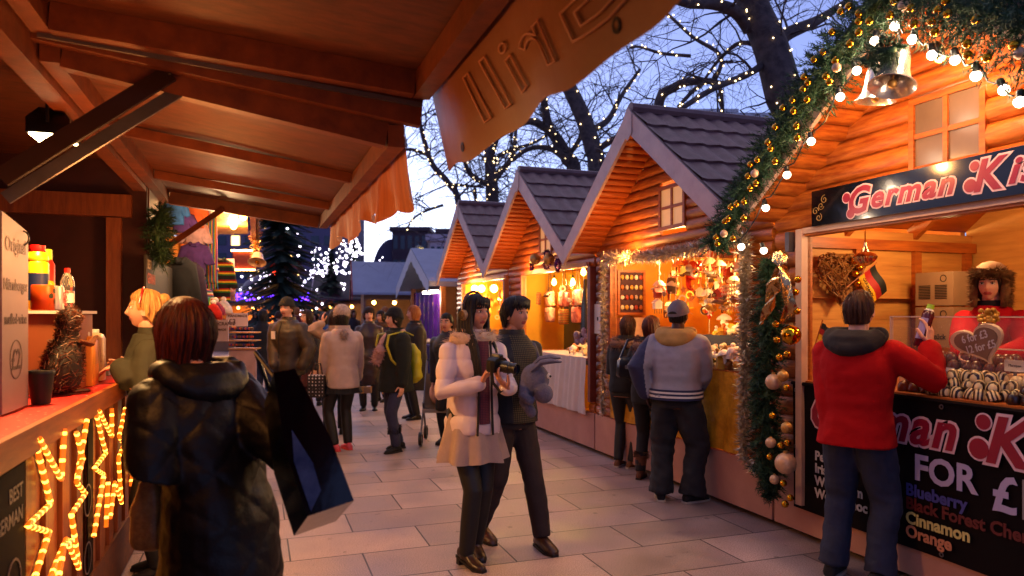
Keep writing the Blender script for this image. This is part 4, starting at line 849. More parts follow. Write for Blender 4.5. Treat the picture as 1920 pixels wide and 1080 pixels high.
# ------------------------------------------------------------------ far stalls
m_roofw = mk('pale_felt_roof', '8a90a8', .6, var=.08, vs=3); m_roofd = mk('dark_shingle', '2e2632', .7, var=.25, vs=14); m_redtr = mk('red_fascia', '8a1420', .5, var=.1); m_stw = mk('stall_weathered', '6a5048', .7, var=.15, vs=5); m_sttan = mk('stall_tan', '8a5a30', .6, var=.15)
def kiosk(label, px, Y, w, d, rz, hw, hr, roofm, wallm, trim, glow=6, gc=(1,.5,.16), bulbs=3, u=None):
    b = P(px, 589, Y); b.z = 0; t = thing('market_hut', label, 'market stall', b, uv=False, rz=rz, group='market huts farther down the street'); ORG[t.name] = (0,0,0)
    part(MB().box((-w/2, d/2-.06, 0), (w/2, d/2, hw)).box((-w/2, -d/2, 0), (-w/2+.06, d/2-.06, hw)).box((w/2-.06, -d/2, 0), (w/2, d/2-.06, hw)).box((-w/2+.06, -d/2, 0), (w/2-.06, -d/2+.06, .95)).box((-w/2+.06, -d/2, hw-.25), (w/2-.06, -d/2+.06, hw)), 'wall', wallm, t)
    part(MB().box((-w/2+.07, -d/2-.12, .952), (w/2-.07, -d/2+.4, 1.0)), 'counter', m_pine, t)
    ov = .3; e = hw-.12
    for s in (-1, 1):
        part(MB().prism([(-w/2-ov, 0, hr), (-w/2-ov, s*(d/2+ov), e), (-w/2-ov, s*(d/2+ov), e+.06), (-w/2-ov, 0, hr+.07)], (w+2*ov, 0, 0)), 'roof', roofm, t)
        part(MB().prism([(-w/2-ov-.03, 0, hr-.12), (-w/2-ov-.03, s*(d/2+ov), e-.12), (-w/2-ov-.03, s*(d/2+ov), e+.08), (-w/2-ov-.03, 0, hr+.09)], (.028, 0, 0)), 'fascia', trim, t)
    part(MB().prism([(-w/2, -d/2, hw), (-w/2, 0, hr-.02), (-w/2, d/2, hw)], (.05, 0, 0)).prism([(w/2-.05, -d/2, hw), (w/2-.05, 0, hr-.02), (w/2-.05, d/2, hw)], (.05, 0, 0)), 'gable', wallm, t)
    for k in range(bulbs): part(MB().ball((-w/2+w*(k+.5)/bulbs, -d/2+.15, hw-.33), .055, 8), 'bulb', m_bulbw, t)
    M = Matrix.Rotation(rz, 4, 'Z'); q = b+(M @ Vector((0, -.1, 1.5)))
    if glow: lamp('hut_glow', q, glow, gc, .2, uv=False)
    g = random.Random(px); cols = ['a02818','c8901c','d8c8a8','2a5a3a','5a2a6a','c05a1c']
    for k in range(9):
        h = g.uniform(.08, .28); x = -w/2+.2+(w-.4)*k/8; mb = MB().lathe([(.07,0),(.09,h*.4),(.05,h),(.01,h*1.1)], 8, 0, (0,0,0)); o = solo(mb, 'market_goods', 'small colourful goods on the counter of a far market hut', 'goods', mk('goods_'+cols[k % 6], cols[k % 6], .5, var=0), base=(0,0,0), uv=False, group='goods on the far hut counters'); o.location = b+(M @ Vector((x, -d/2+.1, 1.0)))
    return t
kiosk('pale roofed market hut with red gable trim', 735, 21, 1.7, 2.0, R(14), 2.25, 3.05, m_roofw, m_stw, m_redtr, 8)
kiosk('dark shingle roofed hut left of the pale roofed one', 662, 27, 2.2, 2.2, R(10), 2.2, 3.0, m_roofd, m_stw, m_pale, 14)
kiosk('weathered hut whose side wall shows right of the red trimmed one', 815, 24, 2.6, 2.2, R(-25), 2.3, 3.2, m_roofw, m_stw, m_pale, 6)
kiosk('orange glowing hut under the light covered tree', 598, 34, 3.4, 2.2, R(5), 2.2, 3.0, m_roofd, m_sttan, m_redtr, 70, (1,.42,.1), 6)
kiosk('far glowing hut beside the round carousel', 462, 32, 3.2, 2.2, R(0), 2.2, 2.9, m_roofd, m_sttan, m_redtr, 70, (1,.42,.1), 5)
kiosk('distant hut behind the beret woman with blue and yellow lamps', 640, 30, 2.4, 2.0, R(-8), 2.1, 2.9, m_roofd, m_sttan, m_pale, 40, (1,.5,.16), 4)
# purple curtain stall at the end of the right row
cs = thing('market_hut', 'narrow hut at the end of the row hung with a shiny purple curtain', 'market stall', (3.6, 15.6, 0), group='market huts farther down the street')
part(MB().box((3.62, 14.2, 0), (5.6, 14.26, 2.2)).box((3.62, 17.0, 0), (5.6, 17.06, 2.2)).box((3.62, 14.26, .02), (3.68, 17, .9)).box((5.55, 14.26, 0), (5.6, 17, 2.2)), 'wall', m_sttan, cs)
part(MB().box((3.5, 14.1, 0), (3.6, 14.2, 2.2)), 'post', m_pine, cs); part(MB().box((3.5, 17.0, 0), (3.6, 17.1, 2.2)), 'post', m_pine, cs)
part(MB().prism([(3.2, 13.85, 2.15), (3.2, 15.6, 2.95), (3.2, 17.35, 2.15), (3.2, 17.35, 2.25), (3.2, 15.6, 3.05), (3.2, 13.85, 2.25)], (2.6, 0, 0)), 'roof', m_roofw, cs)
part(MB().grid(lambda a, b: (3.19, 13.85+3.5*a, 2.25+.80*(1-abs(2*a-1))-.01-.25*b-.04*b*abs(math.sin(a*34))), 68, 2), 'scalloped_trim', m_bwhite, cs)
m_pur = mk('purple_foil', '3a0e5a', .22, var=0, col2='6a1e8a', vs=3, metal=.5, bump=1, bs=7)
mb = MB(); mb.grid(lambda a, b: (3.56+.03*math.sin(a*40+b), 14.2+2.8*a, 1.0+1.1*b), 60, 10); part(mb, 'curtain', m_pur, cs, 70)
mb = MB(); mb.grid(lambda a, b: (3.3+.03*math.sin(a*40+b), 14.2+2.8*a, .1+.85*b), 60, 6).box((3.3, 14.2, .955), (3.6, 17, .97)); part(mb, 'skirt', mk('purple_cloth', '2a1050', .8), cs, 70)
g = random.Random(5)
for k in range(14):
    mb = MB().ball((0,0,.04), g.uniform(.04,.07), 8); o = solo(mb, 'trinket', 'pale trinket heaped on the table before the purple curtain', 'trinket', m_pearl, base=(0,0,0), uv=False, group='trinkets before the purple curtain'); o.location = W(3.35+g.uniform(-.03,.2), 14.3+2.6*k/14, .97)
part(MB().box((3.3, 13.9, 2.02), (3.4, 14.9, 2.08)), 'tube_lamp', mk('tube_lamp', 'fff0d0', .4, emit=4, var=0), cs); lamp('tube_glow', (3.25, 14.5, 1.9), 7, (1,.85,.7), .1)
# round carousel with purple lights
b = P(512, 589, 25); b.z = 0; ca = thing('carousel', 'round carousel with purple light fringe and white lights on its roof', 'carousel', b, uv=False); ORG[ca.name] = (0,0,0)
part(MB().lathe([(1.15, 2.15), (1.1, 2.4), (.9, 2.7), (.5, 3.0), (.05, 3.2)], 18), 'canopy', mk('carousel_canopy', '3a3050', .6), ca); part(MB().tube([(0,0,0),(0,0,3.1)], .15, 8), 'column', m_sttan, ca); part(MB().lathe([(1.15,0),(1.15,.18),(.1,.2)], 18), 'platform', m_sttan, ca)
lt = MB(); g = random.Random(8)
for k in range(110): a = R(k*360/110*1); lt.ball((1.17*math.cos(a), 1.17*math.sin(a), 2.2+g.uniform(-.12,.12)), .035, 5)
o = part(lt, 'purple_lights', m_lightp, ca); o['kind'] = 'stuff'; lt = MB()
for k in range(90): a = g.uniform(0, 6.28); z = g.uniform(2.4, 3.4); r = 1.15-(z-2.4)*.8; lt.ball((r*math.cos(a), r*math.sin(a), z), .03, 5)
o = part(lt, 'white_lights', m_lightw, ca); o['kind'] = 'stuff'; lamp('carousel_glow', b+Vector((0,-.6,1.3)), 35, (1,.4,.1), .3, uv=False)
b = P(520, 503, 22.5); t = thing('red_lantern', 'red glowing paper lantern cluster in front of the dark fir', 'lantern', b, uv=False); ORG[t.name] = (0,0,0)
for x, z in ((-.12,0),(.1,.02),(0,-.12)): part(MB().ball((x,0,z), .13, 8), 'lantern', m_lightr, t)
# ------------------------------------------------------------------ chocolate stall goods
m_choc = mk('dark_chocolate', '2a120c', .3, var=.15); m_choc2 = mk('milk_chocolate', '5a2214', .3, var=.15); m_choc3 = mk('white_chocolate', 'd8c090', .35, var=.06); m_cream = mk('cream_wafer', 'c8a070', .6)
m_stripe = bands(mk('striped_chocolate', 'd8c090', .35, var=0), 'X', 16, 'd0b888', '2a120c', dist=1.5)
def kiss(mat):
    mb = MB().lathe([(.034,0),(.037,.006),(.036,.02),(.03,.042),(.018,.056),(.002,.061)], 14); o = solo(mb, 'chocolate_kiss', '', 'chocolate', mat, base=(0,0,0), uv=False, ang=60)
    k = MB().lathe([(.036,-.001),(.037,-.0005),(.001,-.003)], 14); return o
def heap(proto, spots, label, group):
    for i, (u, v, z) in enumerate(spots):
        o = proto if i == 0 else dup(proto); o.location = W(u, v, z); o.rotation_euler = (rnd.uniform(-.3,.3), rnd.uniform(-.3,.3), rnd.uniform(0,6)); o['label'] = label; o['group'] = group
def pile(u0, u1, v0, v1, z, lay, d=.074):
    out = []
    for l in range(lay):
        uu = u0+l*d*.45
        while uu < u1-l*d*.4:
            vv = v0+l*d*.5
            while vv < v1-l*d*.5: out.append((uu+rnd.uniform(-.008,.008), vv+rnd.uniform(-.008,.008), z+l*.045)); vv += d
            uu += d
    return out
heap(kiss(m_stripe), pile(3.72, 3.95, 2.76, 3.14, 1.135, 3), 'striped chocolate kiss in the heap at the counter edge', 'striped chocolate kisses')
heap(kiss(m_choc), pile(3.72, 3.96, 2.36, 2.72, 1.135, 4), 'dark chocolate kiss in the tall pile at the right', 'dark chocolate kisses')
heap(kiss(m_choc2), pile(3.74, 3.92, 3.20, 3.42, 1.135, 2), 'milk chocolate kiss left of the striped heap', 'milk chocolate kisses')
mb = MB().box((4.0, 2.6, 1.132), (4.34, 3.62, 1.26)); solo(mb, 'display_step', 'low brown step carrying the back row of chocolates', 'display step', m_cream)
heap(kiss(m_choc2), pile(4.03, 4.30, 2.95, 3.55, 1.262, 2), 'chocolate kiss in the back row on the step', 'back row chocolate kisses')
heap(kiss(m_choc3), pile(3.96, 4.0, 2.74, 2.95, 1.2, 1), 'white chocolate kiss behind the striped heap', 'white chocolate kisses')
def card(px, py, u, w, h, label, txt='', rz=0):
    p = onU(px, py, u); t = thing('price_card', label, 'price card', p); part(MB().box((p.x, p.y-w/2, p.z), (p.x+.004, p.y+w/2, p.z+h)), 'card', m_white, t)
    part(MB().box((p.x+.001, p.y-.01, p.z-.03), (p.x+.003, p.y+.01, p.z)), 'clip', m_steel, t)
    mb = MB(); text(mb, txt, frame((p.x-.0015, p.y, p.z+h*.42), (0,-1,0), (0,0,1)), .02, .001, align='CENTER'); part(mb, 'print', m_black, t)
card(1775, 706, 3.98, .10, .055, 'white price card standing among the milk chocolates', 'Schoko'); card(1738, 733, 3.74, .10, .05, 'white price card leaning by the red jacket elbow', 'Vanille'); card(1903, 697, 3.98, .12, .065, 'white price card above the dark chocolate pile', 'Marzipan')
m_clr = mk('clear_screen', 'ffffff', .03, var=0, alpha=.025, spec=.2); gs = thing('glass_screen', 'clear sneeze screen with bright edge rails above the chocolates', 'screen', (3.86, 2.6, 1.13))
part(MB().box((3.86, 1.3, 1.14), (3.864, 3.55, 1.58)), 'pane', m_clr, gs); part(MB().box((3.852, 1.3, 1.58), (3.872, 3.55, 1.588)), 'rail', m_palepost, gs); part(MB().box((3.852, 3.55, 1.135), (3.872, 3.56, 1.588)), 'rail', m_palepost, gs); part(MB().box((3.92, 1.3, 1.40), (3.94, 2.95, 1.407)), 'shelf_edge', m_palepost, gs)
def heart(r, n=36): return [(r*16*math.sin(t)**3/17, r*(13*math.cos(t)-5*math.cos(2*t)-2*math.cos(3*t)-math.cos(4*t))/17) for t in (2*math.pi*i/n for i in range(n))]
p = onU(1835, 642, 3.80); M = frame(p, (-.25, -.95, .22), (-.35, .3, .9)); t = thing('heart_sign', 'heart shaped slate price sign with pale wooden rim hanging before the vendor', 'sign', p)
hp = heart(.165); M2 = M @ Matrix.Diagonal((1.25, .80, 1, 1)); mb = MB(); mb.loft([[M2 @ Vector((x, y, z)) for x, y in hp] for z in (-.008, .008)]); part(mb, 'rim', mk('pale_wood_rim', 'e0c49a', .5), t)
mb = MB(); mb.loft([[M2 @ Vector((x*.84, y*.84, z)) for x, y in hp] for z in (.0085, .0105)]); part(mb, 'slate', mk('heart_slate', '8a6a52', .7), t)
mb = MB(); text(mb, '6 for £3', M @ Matrix.Translation((0, .018, .0115)), .062, .001, align='CENTER', bold=.001, shear=.3); text(mb, '12 for £5', M @ Matrix.Translation((0, -.045, .0115)), .062, .001, align='CENTER', bold=.001, shear=.3); part(mb, 'lettering', m_white, t)
mb = MB(); mb.tube([M @ Vector((.02,.06,0)), p+Vector((0,-.01,.12))], .003, 5); part(mb, 'cord', m_steel, t)
p = onU(1858, 592, 3.78); mb = MB(); g = random.Random(3)
t = thing('gold_rose', 'gold fabric rose with ribbon above the heart sign', 'ornament', p)
for k in range(26):
    a = g.uniform(0, 6.28); r = .008+.046*math.sqrt(k/26); c = p+Vector((-.02+g.uniform(-.02,.01), r*math.cos(a), r*math.sin(a)*.75)); mb.ball(c, .017, 7, 0, (.5, 1, .8))
part(mb, 'petals', mk('gold_petal', 'b8842a', .35, metal=.5, var=.2), t); mb = MB()
for s in range(5): mb.ball(p+Vector((-.015, g.uniform(-.04,.04), -.07+g.uniform(-.02,.02))), .025, 8, 0, (.6, 1.1, .6))
part(mb, 'ribbon', m_foil, t)
m_card = mk('cardboard', '8a6a4c', .75, var=.08)
for i, (y0, y1, lb) in enumerate(((511, 573, 'upper cardboard box with printed columns on the stack behind the counter'), (576, 650, 'lower cardboard box lettered zum Stück on the stack behind the counter'))):
    a, b = UVP(1738, y1, 5.45), UVP(1812, y0, 5.45); c = toUV(P(1775, y1, 5.45)); t = thing('cardboard_box', lb, 'box', c, group='cardboard boxes behind the counter')
    part(MB().box((c.x-.13, c.y-.16, a.z), (c.x+.16, c.y+.16, b.z)), 'carton', m_card, t); mb = MB()
    if i == 0:
        for k in range(9): mb.box((c.x-.133, c.y+.0-.11, a.z+.05+.012*k), (c.x-.1305, c.y-.01, a.z+.056+.012*k)); mb.box((c.x-.133, c.y+.03, a.z+.05+.012*k), (c.x-.1305, c.y+.13, a.z+.056+.012*k))
    else: text(mb, 'zum Stück', frame((c.x-.132, c.y+.13, a.z+.06), (0,-1,0), (0,0,1)), .055, .001, bold=.0015)
    mb.lathe([(.022,0),(.027,0),(.027,.002),(.022,.002)], 14, 0, (c.x-.131, c.y-.08, b.z-.05), (-1,0,0), cap=False); o = part(mb, 'print', m_black, t); o['kind'] = 'stuff'
# wicker heart, flags, hanging ornament
q = UVP(1567, 520, 5.40); VW = 4.30; wh = thing('wicker_heart', 'large wicker heart with gold baubles hung on the inner side wall', 'ornament', (4.14, VW, 1.72)); mb = MB(); g = random.Random(6); hp = heart(.235, 40)
def hq(a, s, off): i = int(a*40) % 40; x, y = hp[i]; return Vector((4.14+x*s, VW-.03+off, 1.90+y*s))
for k in range(150):
    a = g.random(); s = g.uniform(.45, 1.0); l = g.uniform(.05, .14); mb.tube([hq(a+l*j/5, s+.05*math.sin(j*1.7+k), g.uniform(-.03,.03)) for j in range(6)], .0055, 4)
for k in range(60): a, b = g.random(), g.random(); mb.tube([hq(a, .95, g.uniform(-.02,.02)), hq(b, .95, g.uniform(-.03,.03))], .0045, 4)
o = part(mb, 'twigs', mk('honey_wicker', '8a5a28', .6, var=.3, vs=30), wh); o['kind'] = 'stuff'
for dx, dz in ((.09,.10),(.14,.05),(.16,.12),(.10,.0),(.12,-.07)): part(MB().ball((4.14+dx, VW-.07, 1.90+dz), .028, 12), 'bauble', m_gold, wh)
def flag(p, ax, dn, w, h, label, lettered):
    t = thing('german_flag', label, 'flag', p); ax, dn = Vector(ax).normalized(), Vector(dn).normalized(); nn = ax.cross(dn)
    for k, c in enumerate(('101010', '9a1010', 'd8a010')):
        mb = MB(); mb.grid(lambda a, b: p+dn*(w*a)+ax*(h*(k+b)/3)*-1+nn*.012*math.sin(a*7), 8, 2); part(mb, 'stripe', mk('flag_'+c, c, .6, var=.1), t)
    part(MB().tube([p+ax*.02, p-ax*(h*1.7)], .004, 6), 'stick', m_pine, t)
    if lettered: mb = MB(); text(mb, 'GERMANY', frame(p-ax*h*.93+dn*.02-nn*.016 if nn.y > 0 else p-ax*h*.93+dn*.02+nn*.016, dn, ax), .035, .001, bold=.001); part(mb, 'lettering', m_black, t)
flag(Vector((4.40, VW-.10, 1.98)), (.75, 0, .5), (.5, 0, -.8), .24, .19, 'small German flag stuck in the wicker heart', True)
flag(onU(1541, 605, 3.72), (.1, -.3, 1), (0, -1, -.5), .10, .12, 'small German flag at the hatch post behind the red jacket', False)
p = UVP(1622, 500, 4.75); t = thing('onion_ornament', 'ribbed gold and silver onion ornament hanging in the hatch', 'ornament', p)
mb = MB(); pr = [(.002,0),(.035,.015),(.062,.045),(.07,.065),(.055,.085),(.022,.1),(.01,.13),(.006,.16)]
mb.loft([[p+Vector((r*(1+.09*math.cos(8*a))*math.cos(a), r*(1+.09*math.cos(8*a))*math.sin(a), z)) for a in (2*math.pi*j/48 for j in range(48))] for r, z in pr]); part(mb, 'bulb', mk('champagne_mirror', 'd8b890', .15, metal=1, var=0), t); part(MB().tube([p+Vector((0,0,.16)), (p.x, p.y, 2.24)], .004, 6), 'chain', m_gold, t)
# ------------------------------------------------------------------ gift stall goods
m_or = [mk('gift_'+c, c, .5, var=.15) for c in ('e0c8a0', 'd09a30', 'a8361c', '8a5a2c', 'f0e0d0', '5a3a20', 'c86a20', 'b8a8a0')]
def orn(kind):
    mb = MB()
    if kind == 0: mb.loft([[((.05 if j % 2 == 0 else .02)*math.sin(j*math.pi/5), y, (.05 if j % 2 == 0 else .02)*math.cos(j*math.pi/5)) for j in range(10)] for y in (-.006, .006)])
    if kind == 1: mb.tube([(-.07,0,0),(-.03,0,.012),(.03,0,.008),(.06,0,.02)], [.005,.02,.022,.008], 8); mb.ball((.065,0,.03), .015, 8); mb.add([(-.01,-.01,.02),(.02,-.01,.02),(-.03,-.07,.045),(-.01,.01,.02),(.02,.01,.02),(-.03,.07,.045)], [(0,1,2),(3,4,5)])
    if kind == 2: mb.lathe([(.07,0),(.06,.02),(.03,.05),(.002,.06)], 12).tube([(0,0,.0),(0,0,-.07)], .012, 6)
    if kind == 3: mb.ball((0,0,0), .035, 10)
    if kind == 4: mb.box((-.04,-.03,-.03),(.04,.03,.03)).prism([(-.05,-.04,.03),(.05,-.04,.03),(0,-.04,.075)], (0,.08,0))
    if kind == 5: mb.lathe([(.03,-.01),(.045,-.01),(.045,.01),(.03,.01),(.03,-.01)], 16, 0, (0,0,0), (0,1,0), cap=False)
    mb.tube([(0,0,.03),(0,0,.22)], .0016, 4); return solo(mb, 'hanging_ornament', '', 'ornament', m_or[0], base=(0,0,0), uv=False)
protos = [orn(k) for k in range(6)]; kn = ['star', 'bird', 'mushroom', 'ball', 'little house', 'ring']
for i in range(130):
    k = i % 6; px = rnd.uniform(1225, 1418); py = rnd.uniform(488, 590); u = rnd.uniform(3.85, 4.7); p = onU(px, py, u)
    if not 4.78 < p.y < 7.0: continue
    c = dup(protos[k], mat=m_or[(i*5) % 8]); c.location = W(*p); c.rotation_euler = (0, rnd.uniform(-.2,.2), rnd.uniform(0, 6.28)); c['label'] = f'wooden {kn[k]} ornament hanging on a thread in the gift stall'; c['group'] = f'hanging {kn[k]} ornaments'
for i in range(70):
    k = i % 6; px = rnd.uniform(1210, 1420); py = rnd.uniform(484, 560); u = rnd.uniform(4.8, 5.4); p = onU(px, py, u)
    if not 4.6 < p.y < 7.3: continue
    c = dup(protos[k], mat=m_or[(i*3) % 8]); c.location = W(*p); c.rotation_euler = (0, rnd.uniform(-.2,.2), rnd.uniform(0, 6.28)); c['label'] = f'small {kn[k]} ornament hanging deep inside the gift stall'; c['group'] = f'{kn[k]} ornaments deep in the gift stall'
for i in range(44):
    k = (0, 3, 5, 1)[i % 4]; c = dup(protos[k], mat=m_or[(i*5+2) % 8]); c.location = W(rnd.uniform(3.9, 4.5), rnd.uniform(7.75, 9.7), rnd.uniform(1.72, 2.0)); c.rotation_euler = (0, 0, rnd.uniform(0, 6.28)); c['label'] = f'{kn[k]} pendant hanging above the bags'; c['group'] = f'{kn[k]} pendants above the bags'
for i in range(40):
    k = (0, 3, 5, 2)[i % 4]; c = dup(protos[k], mat=m_or[(1, 6, 0, 4)[i % 4]]); c.location = W(rnd.uniform(3.85, 4.6), rnd.uniform(10.7, 13.0), rnd.uniform(1.3, 2.0)); c.rotation_euler = (0, 0, rnd.uniform(0, 6.28)); c['label'] = f'golden {kn[k]} pendant hanging in the farthest chalet'; c['group'] = f'golden {kn[k]} pendants in the farthest chalet'
for o in protos: bpy.data.objects.remove(o)
# stepped display with figurines
m_navyc = mk('navy_cloth', '1c1830', .8, var=.1, bump=.4)
mb = MB().box((4.12, 4.80, 1.131), (4.9, 6.05, 1.40)); solo(mb, 'display_step', 'step draped in navy cloth on the gift stall counter', 'display step', m_navyc)
def figure(k):
    mb = MB()
    if k == 0: mb.lathe([(.03,0),(.034,.01),(.02,.05),(.012,.06),(.002,.062)], 8); mb.ball((0,0,.075), .018, 8)
    if k == 1: mb.lathe([(.04,0),(.045,.02),(.02,.045),(.002,.05)], 8).ball((.03,0,.05), .017, 8)
    if k == 2: mb.box((-.03,-.025,0),(.03,.025,.04)).prism([(-.038,-.03,.04),(.038,-.03,.04),(0,-.03,.08)], (0,.06,0))
    if k == 3: mb.tube([(0,0,0),(0,0,.06)], .010, 7); mb.lathe([(.045,.055),(.038,.075),(.018,.09),(.002,.095)], 10)
    return solo(mb, 'figurine', '', 'figurine', m_or[0], base=(0,0,0), uv=False)
protos = [figure(k) for k in range(4)]
def figs(n, u0, u1, v0, v1, z, where, lay=1):
    for i in range(n):
        k = rnd.randrange(4); c = dup(protos[k], mat=m_or[rnd.choice((0,0,1,3,4,4,6,7))]); c.location = W(rnd.uniform(u0, u1), rnd.uniform(v0, v1), z+rnd.choice([.045*l for l in range(lay)])); c.rotation_euler = (rnd.uniform(-.2,.2), rnd.uniform(-.2,.2), rnd.uniform(0, 6)); c.scale = (rnd.uniform(.8, 1.4),)*3
        c['label'] = 'small carved figurine '+where; c['group'] = 'figurines '+where
figs(120, 3.72, 4.08, 4.82, 5.75, 1.132, 'heaped at the front of the gift stall counter', 3); figs(34, 4.14, 4.5, 4.85, 6.0, 1.401, 'on the navy step of the gift stall', 1); figs(36, 3.72, 4.4, 5.8, 6.9, 1.132, 'on the far half of the gift stall counter', 2)
figs(20, 3.75, 4.2, 7.7, 8.9, 1.095, 'heaped on the white tablecloth', 1)
figs(28, 3.72, 4.2, 10.7, 12.9, 1.085, 'on the counter of the farthest chalet', 2)
for o in protos: bpy.data.objects.remove(o)
# named pieces
db = thing('display_board', 'upright board with rows of small ornaments on the far side wall of the gift stall', 'display board', (4.07, 7.36, 1.1)); VB = 7.355; u0, u1, za, zb = 3.92, 4.22, 1.62, 2.08
part(MB().box((u0, VB, za), (u1, VB+.03, zb)), 'backing', mk('plum_backing', '4a2a34', .8), db); f = MB()
f.box((u0-.03, VB-.02, za-.03), (u0, VB+.04, zb+.03)).box((u1, VB-.02, za-.03), (u1+.03, VB+.04, zb+.03)).box((u0, VB-.02, zb), (u1, VB+.04, zb+.03)).box((u0, VB-.02, za-.03), (u1, VB+.04, za)); part(f, 'frame', m_pine, db)
for r in range(4):
    for k in range(5): part(MB().ball((u0+(u1-u0)*(k+.5)/5, VB-.015, za+(zb-za)*(r+.5)/4), .024, 7, 0, (1, .5, 1.2)), 'ornament', m_or[(0, 1, 4, 2, 6, 7, 1)[(r*2+k) % 7]], db)
part(MB().box((3.85, 7.2, 1.131), (4.35, 7.40, 1.56)), 'plinth', mk('cream_box', 'd8b890', .6), db)
p = onU(1236, 545, 4.0); t = thing('coat_hanger_chime', 'cream coat hanger chime with hanging rods in the gift stall', 'wind chime', p); pts = [p+Vector((0, y, z)) for y, z in ((.12,0),(.11,-.02),(-.11,-.02),(-.12,0),(0,.10),(.12,0))]
part(MB().tube(pts, .009, 6).tube([p+Vector((0,0,.1)), p+Vector((0,0,.15)), p+Vector((0,-.03,.17)), p+Vector((0,0,.2)), p+Vector((0,0,.34))], .006, 6), 'hanger', m_or[4], t)
for k in range(5): part(MB().tube([p+Vector((0,-.09+.045*k,-.02)), p+Vector((0,-.09+.045*k,-.24))], .004, 5), 'rod', m_or[5], t)
p = onU(1268, 535, 4.0); t = thing('drum_clock', 'dark round drum with a cream face hanging in the gift stall', 'clock', p)
part(MB().lathe([(.07,0),(.085,.01),(.085,.08),(.07,.09)], 20, 0, p, (-.8,.6,0)), 'drum', m_or[5], t); part(MB().lathe([(.055,.091),(.001,.092)], 20, 0, p, (-.8,.6,0)), 'face', m_or[4], t); part(MB().tube([p+Vector((0,0,.08)), (p.x, p.y, 2.14)], .008, 5), 'strap', m_or[5], t)
p = onU(1284, 515, 4.1); t = thing('conical_shade', 'yellow conical lamp shade hanging in the gift stall', 'lamp shade', p); part(MB().lathe([(.115,0),(.02,.09)], 20, 0, p, cap=False), 'shade', mk('shade_yellow', 'e0b040', .6, emit=.3), t); part(MB().tube([p+Vector((0,0,.09)), (p.x, p.y, 2.14)], .003, 5), 'cord', m_or[0], t)
for px, py, lb in ((1294, 510, 'upper red felt stocking hanging in the gift stall'), (1291, 530, 'lower red felt stocking hanging in the gift stall')):
    p = onU(px, py, 4.2); mb = MB(); mb.tube([p+Vector((0,0,.06)), p+Vector((0,0,-.02)), p+Vector((0,-.02,-.06)), p+Vector((0,-.06,-.075))], [.035,.032,.034,.022], 8, rounded=True, sq=.5); solo(mb, 'felt_stocking', lb, 'stocking', mk('red_felt', 'b01410', .9))
p = onU(1366, 555, 4.0); t = thing('bead_panel', 'square lattice of wooden beads hanging at the near end of the gift stall', 'ornament', p); mb = MB()
for i in range(6):
    mb.tube([p+Vector((0,-.09+.036*i,.10)), p+Vector((0,-.09+.036*i,-.14))], .003, 4)
    for k in range(6): mb.ball(p+Vector((0,-.09+.036*i,.09-.036*k)), .014, 6)
o = part(mb, 'beads', m_or[0], t); o['kind'] = 'stuff'
p = onU(1330, 585, 4.4); t = thing('heart_balloon', 'orange red heart on a stick in the middle of the gift stall', 'ornament', p); hp2 = heart(.075); mb = MB(); mb.loft([[p+Vector((z, -x*s, y*s)) for x, y in hp2] for z, s in ((-.02,.7),(-.01,1),(.01,1),(.02,.7))]); part(mb, 'heart', mk('red_orange', 'c83010', .5), t); part(MB().tube([p+Vector((0,0,-.07)), (p.x, p.y, 1.4)], .004, 5), 'stick', m_or[0], t)
p = onU(1364, 618, 4.3); p.z = 1.40; t = thing('plush_gnome', 'pale plush gnome in a mushroom hat lying on the navy step', 'toy', p)
part(MB().ball(p+Vector((0,0,.05)), .06, 10, 0, (1,1.5,.8)), 'body', m_or[0], t); part(MB().ball(p+Vector((0,.05,.12)), .038, 10), 'head', m_or[4], t); part(MB().lathe([(.075,0),(.065,.025),(.03,.05),(.002,.06)], 12, 0, p+Vector((0,.05,.145))), 'hat', m_or[7], t)
part(MB().tube([p+Vector((0,-.05,.05)), p+Vector((0,-.2,.07))], [.035,.04], 8, rounded=True), 'leg', m_or[4], t); part(MB().tube([p+Vector((-.05,-.0,.03)), p+Vector((-.06,-.16,.03))], [.03,.034], 8, rounded=True), 'leg', m_or[0], t)
p = onU(1302, 625, 4.0); p.z = 1.132; t = thing('dark_bag', 'small dark flap bag standing on the gift stall counter', 'bag', p); part(MB().loft([[p+Vector((x*s, y*s, z)) for x, y in ((-.05,-.11),(.05,-.11),(.05,.11),(-.05,.11))] for z, s in ((0,1),(.12,.95),(.2,.7))]), 'bag_body', m_or[5], t); part(MB().box(p+Vector((-.056,-.05,.06)), p+Vector((-.05,-.01,.13))), 'buckle', m_or[1], t)
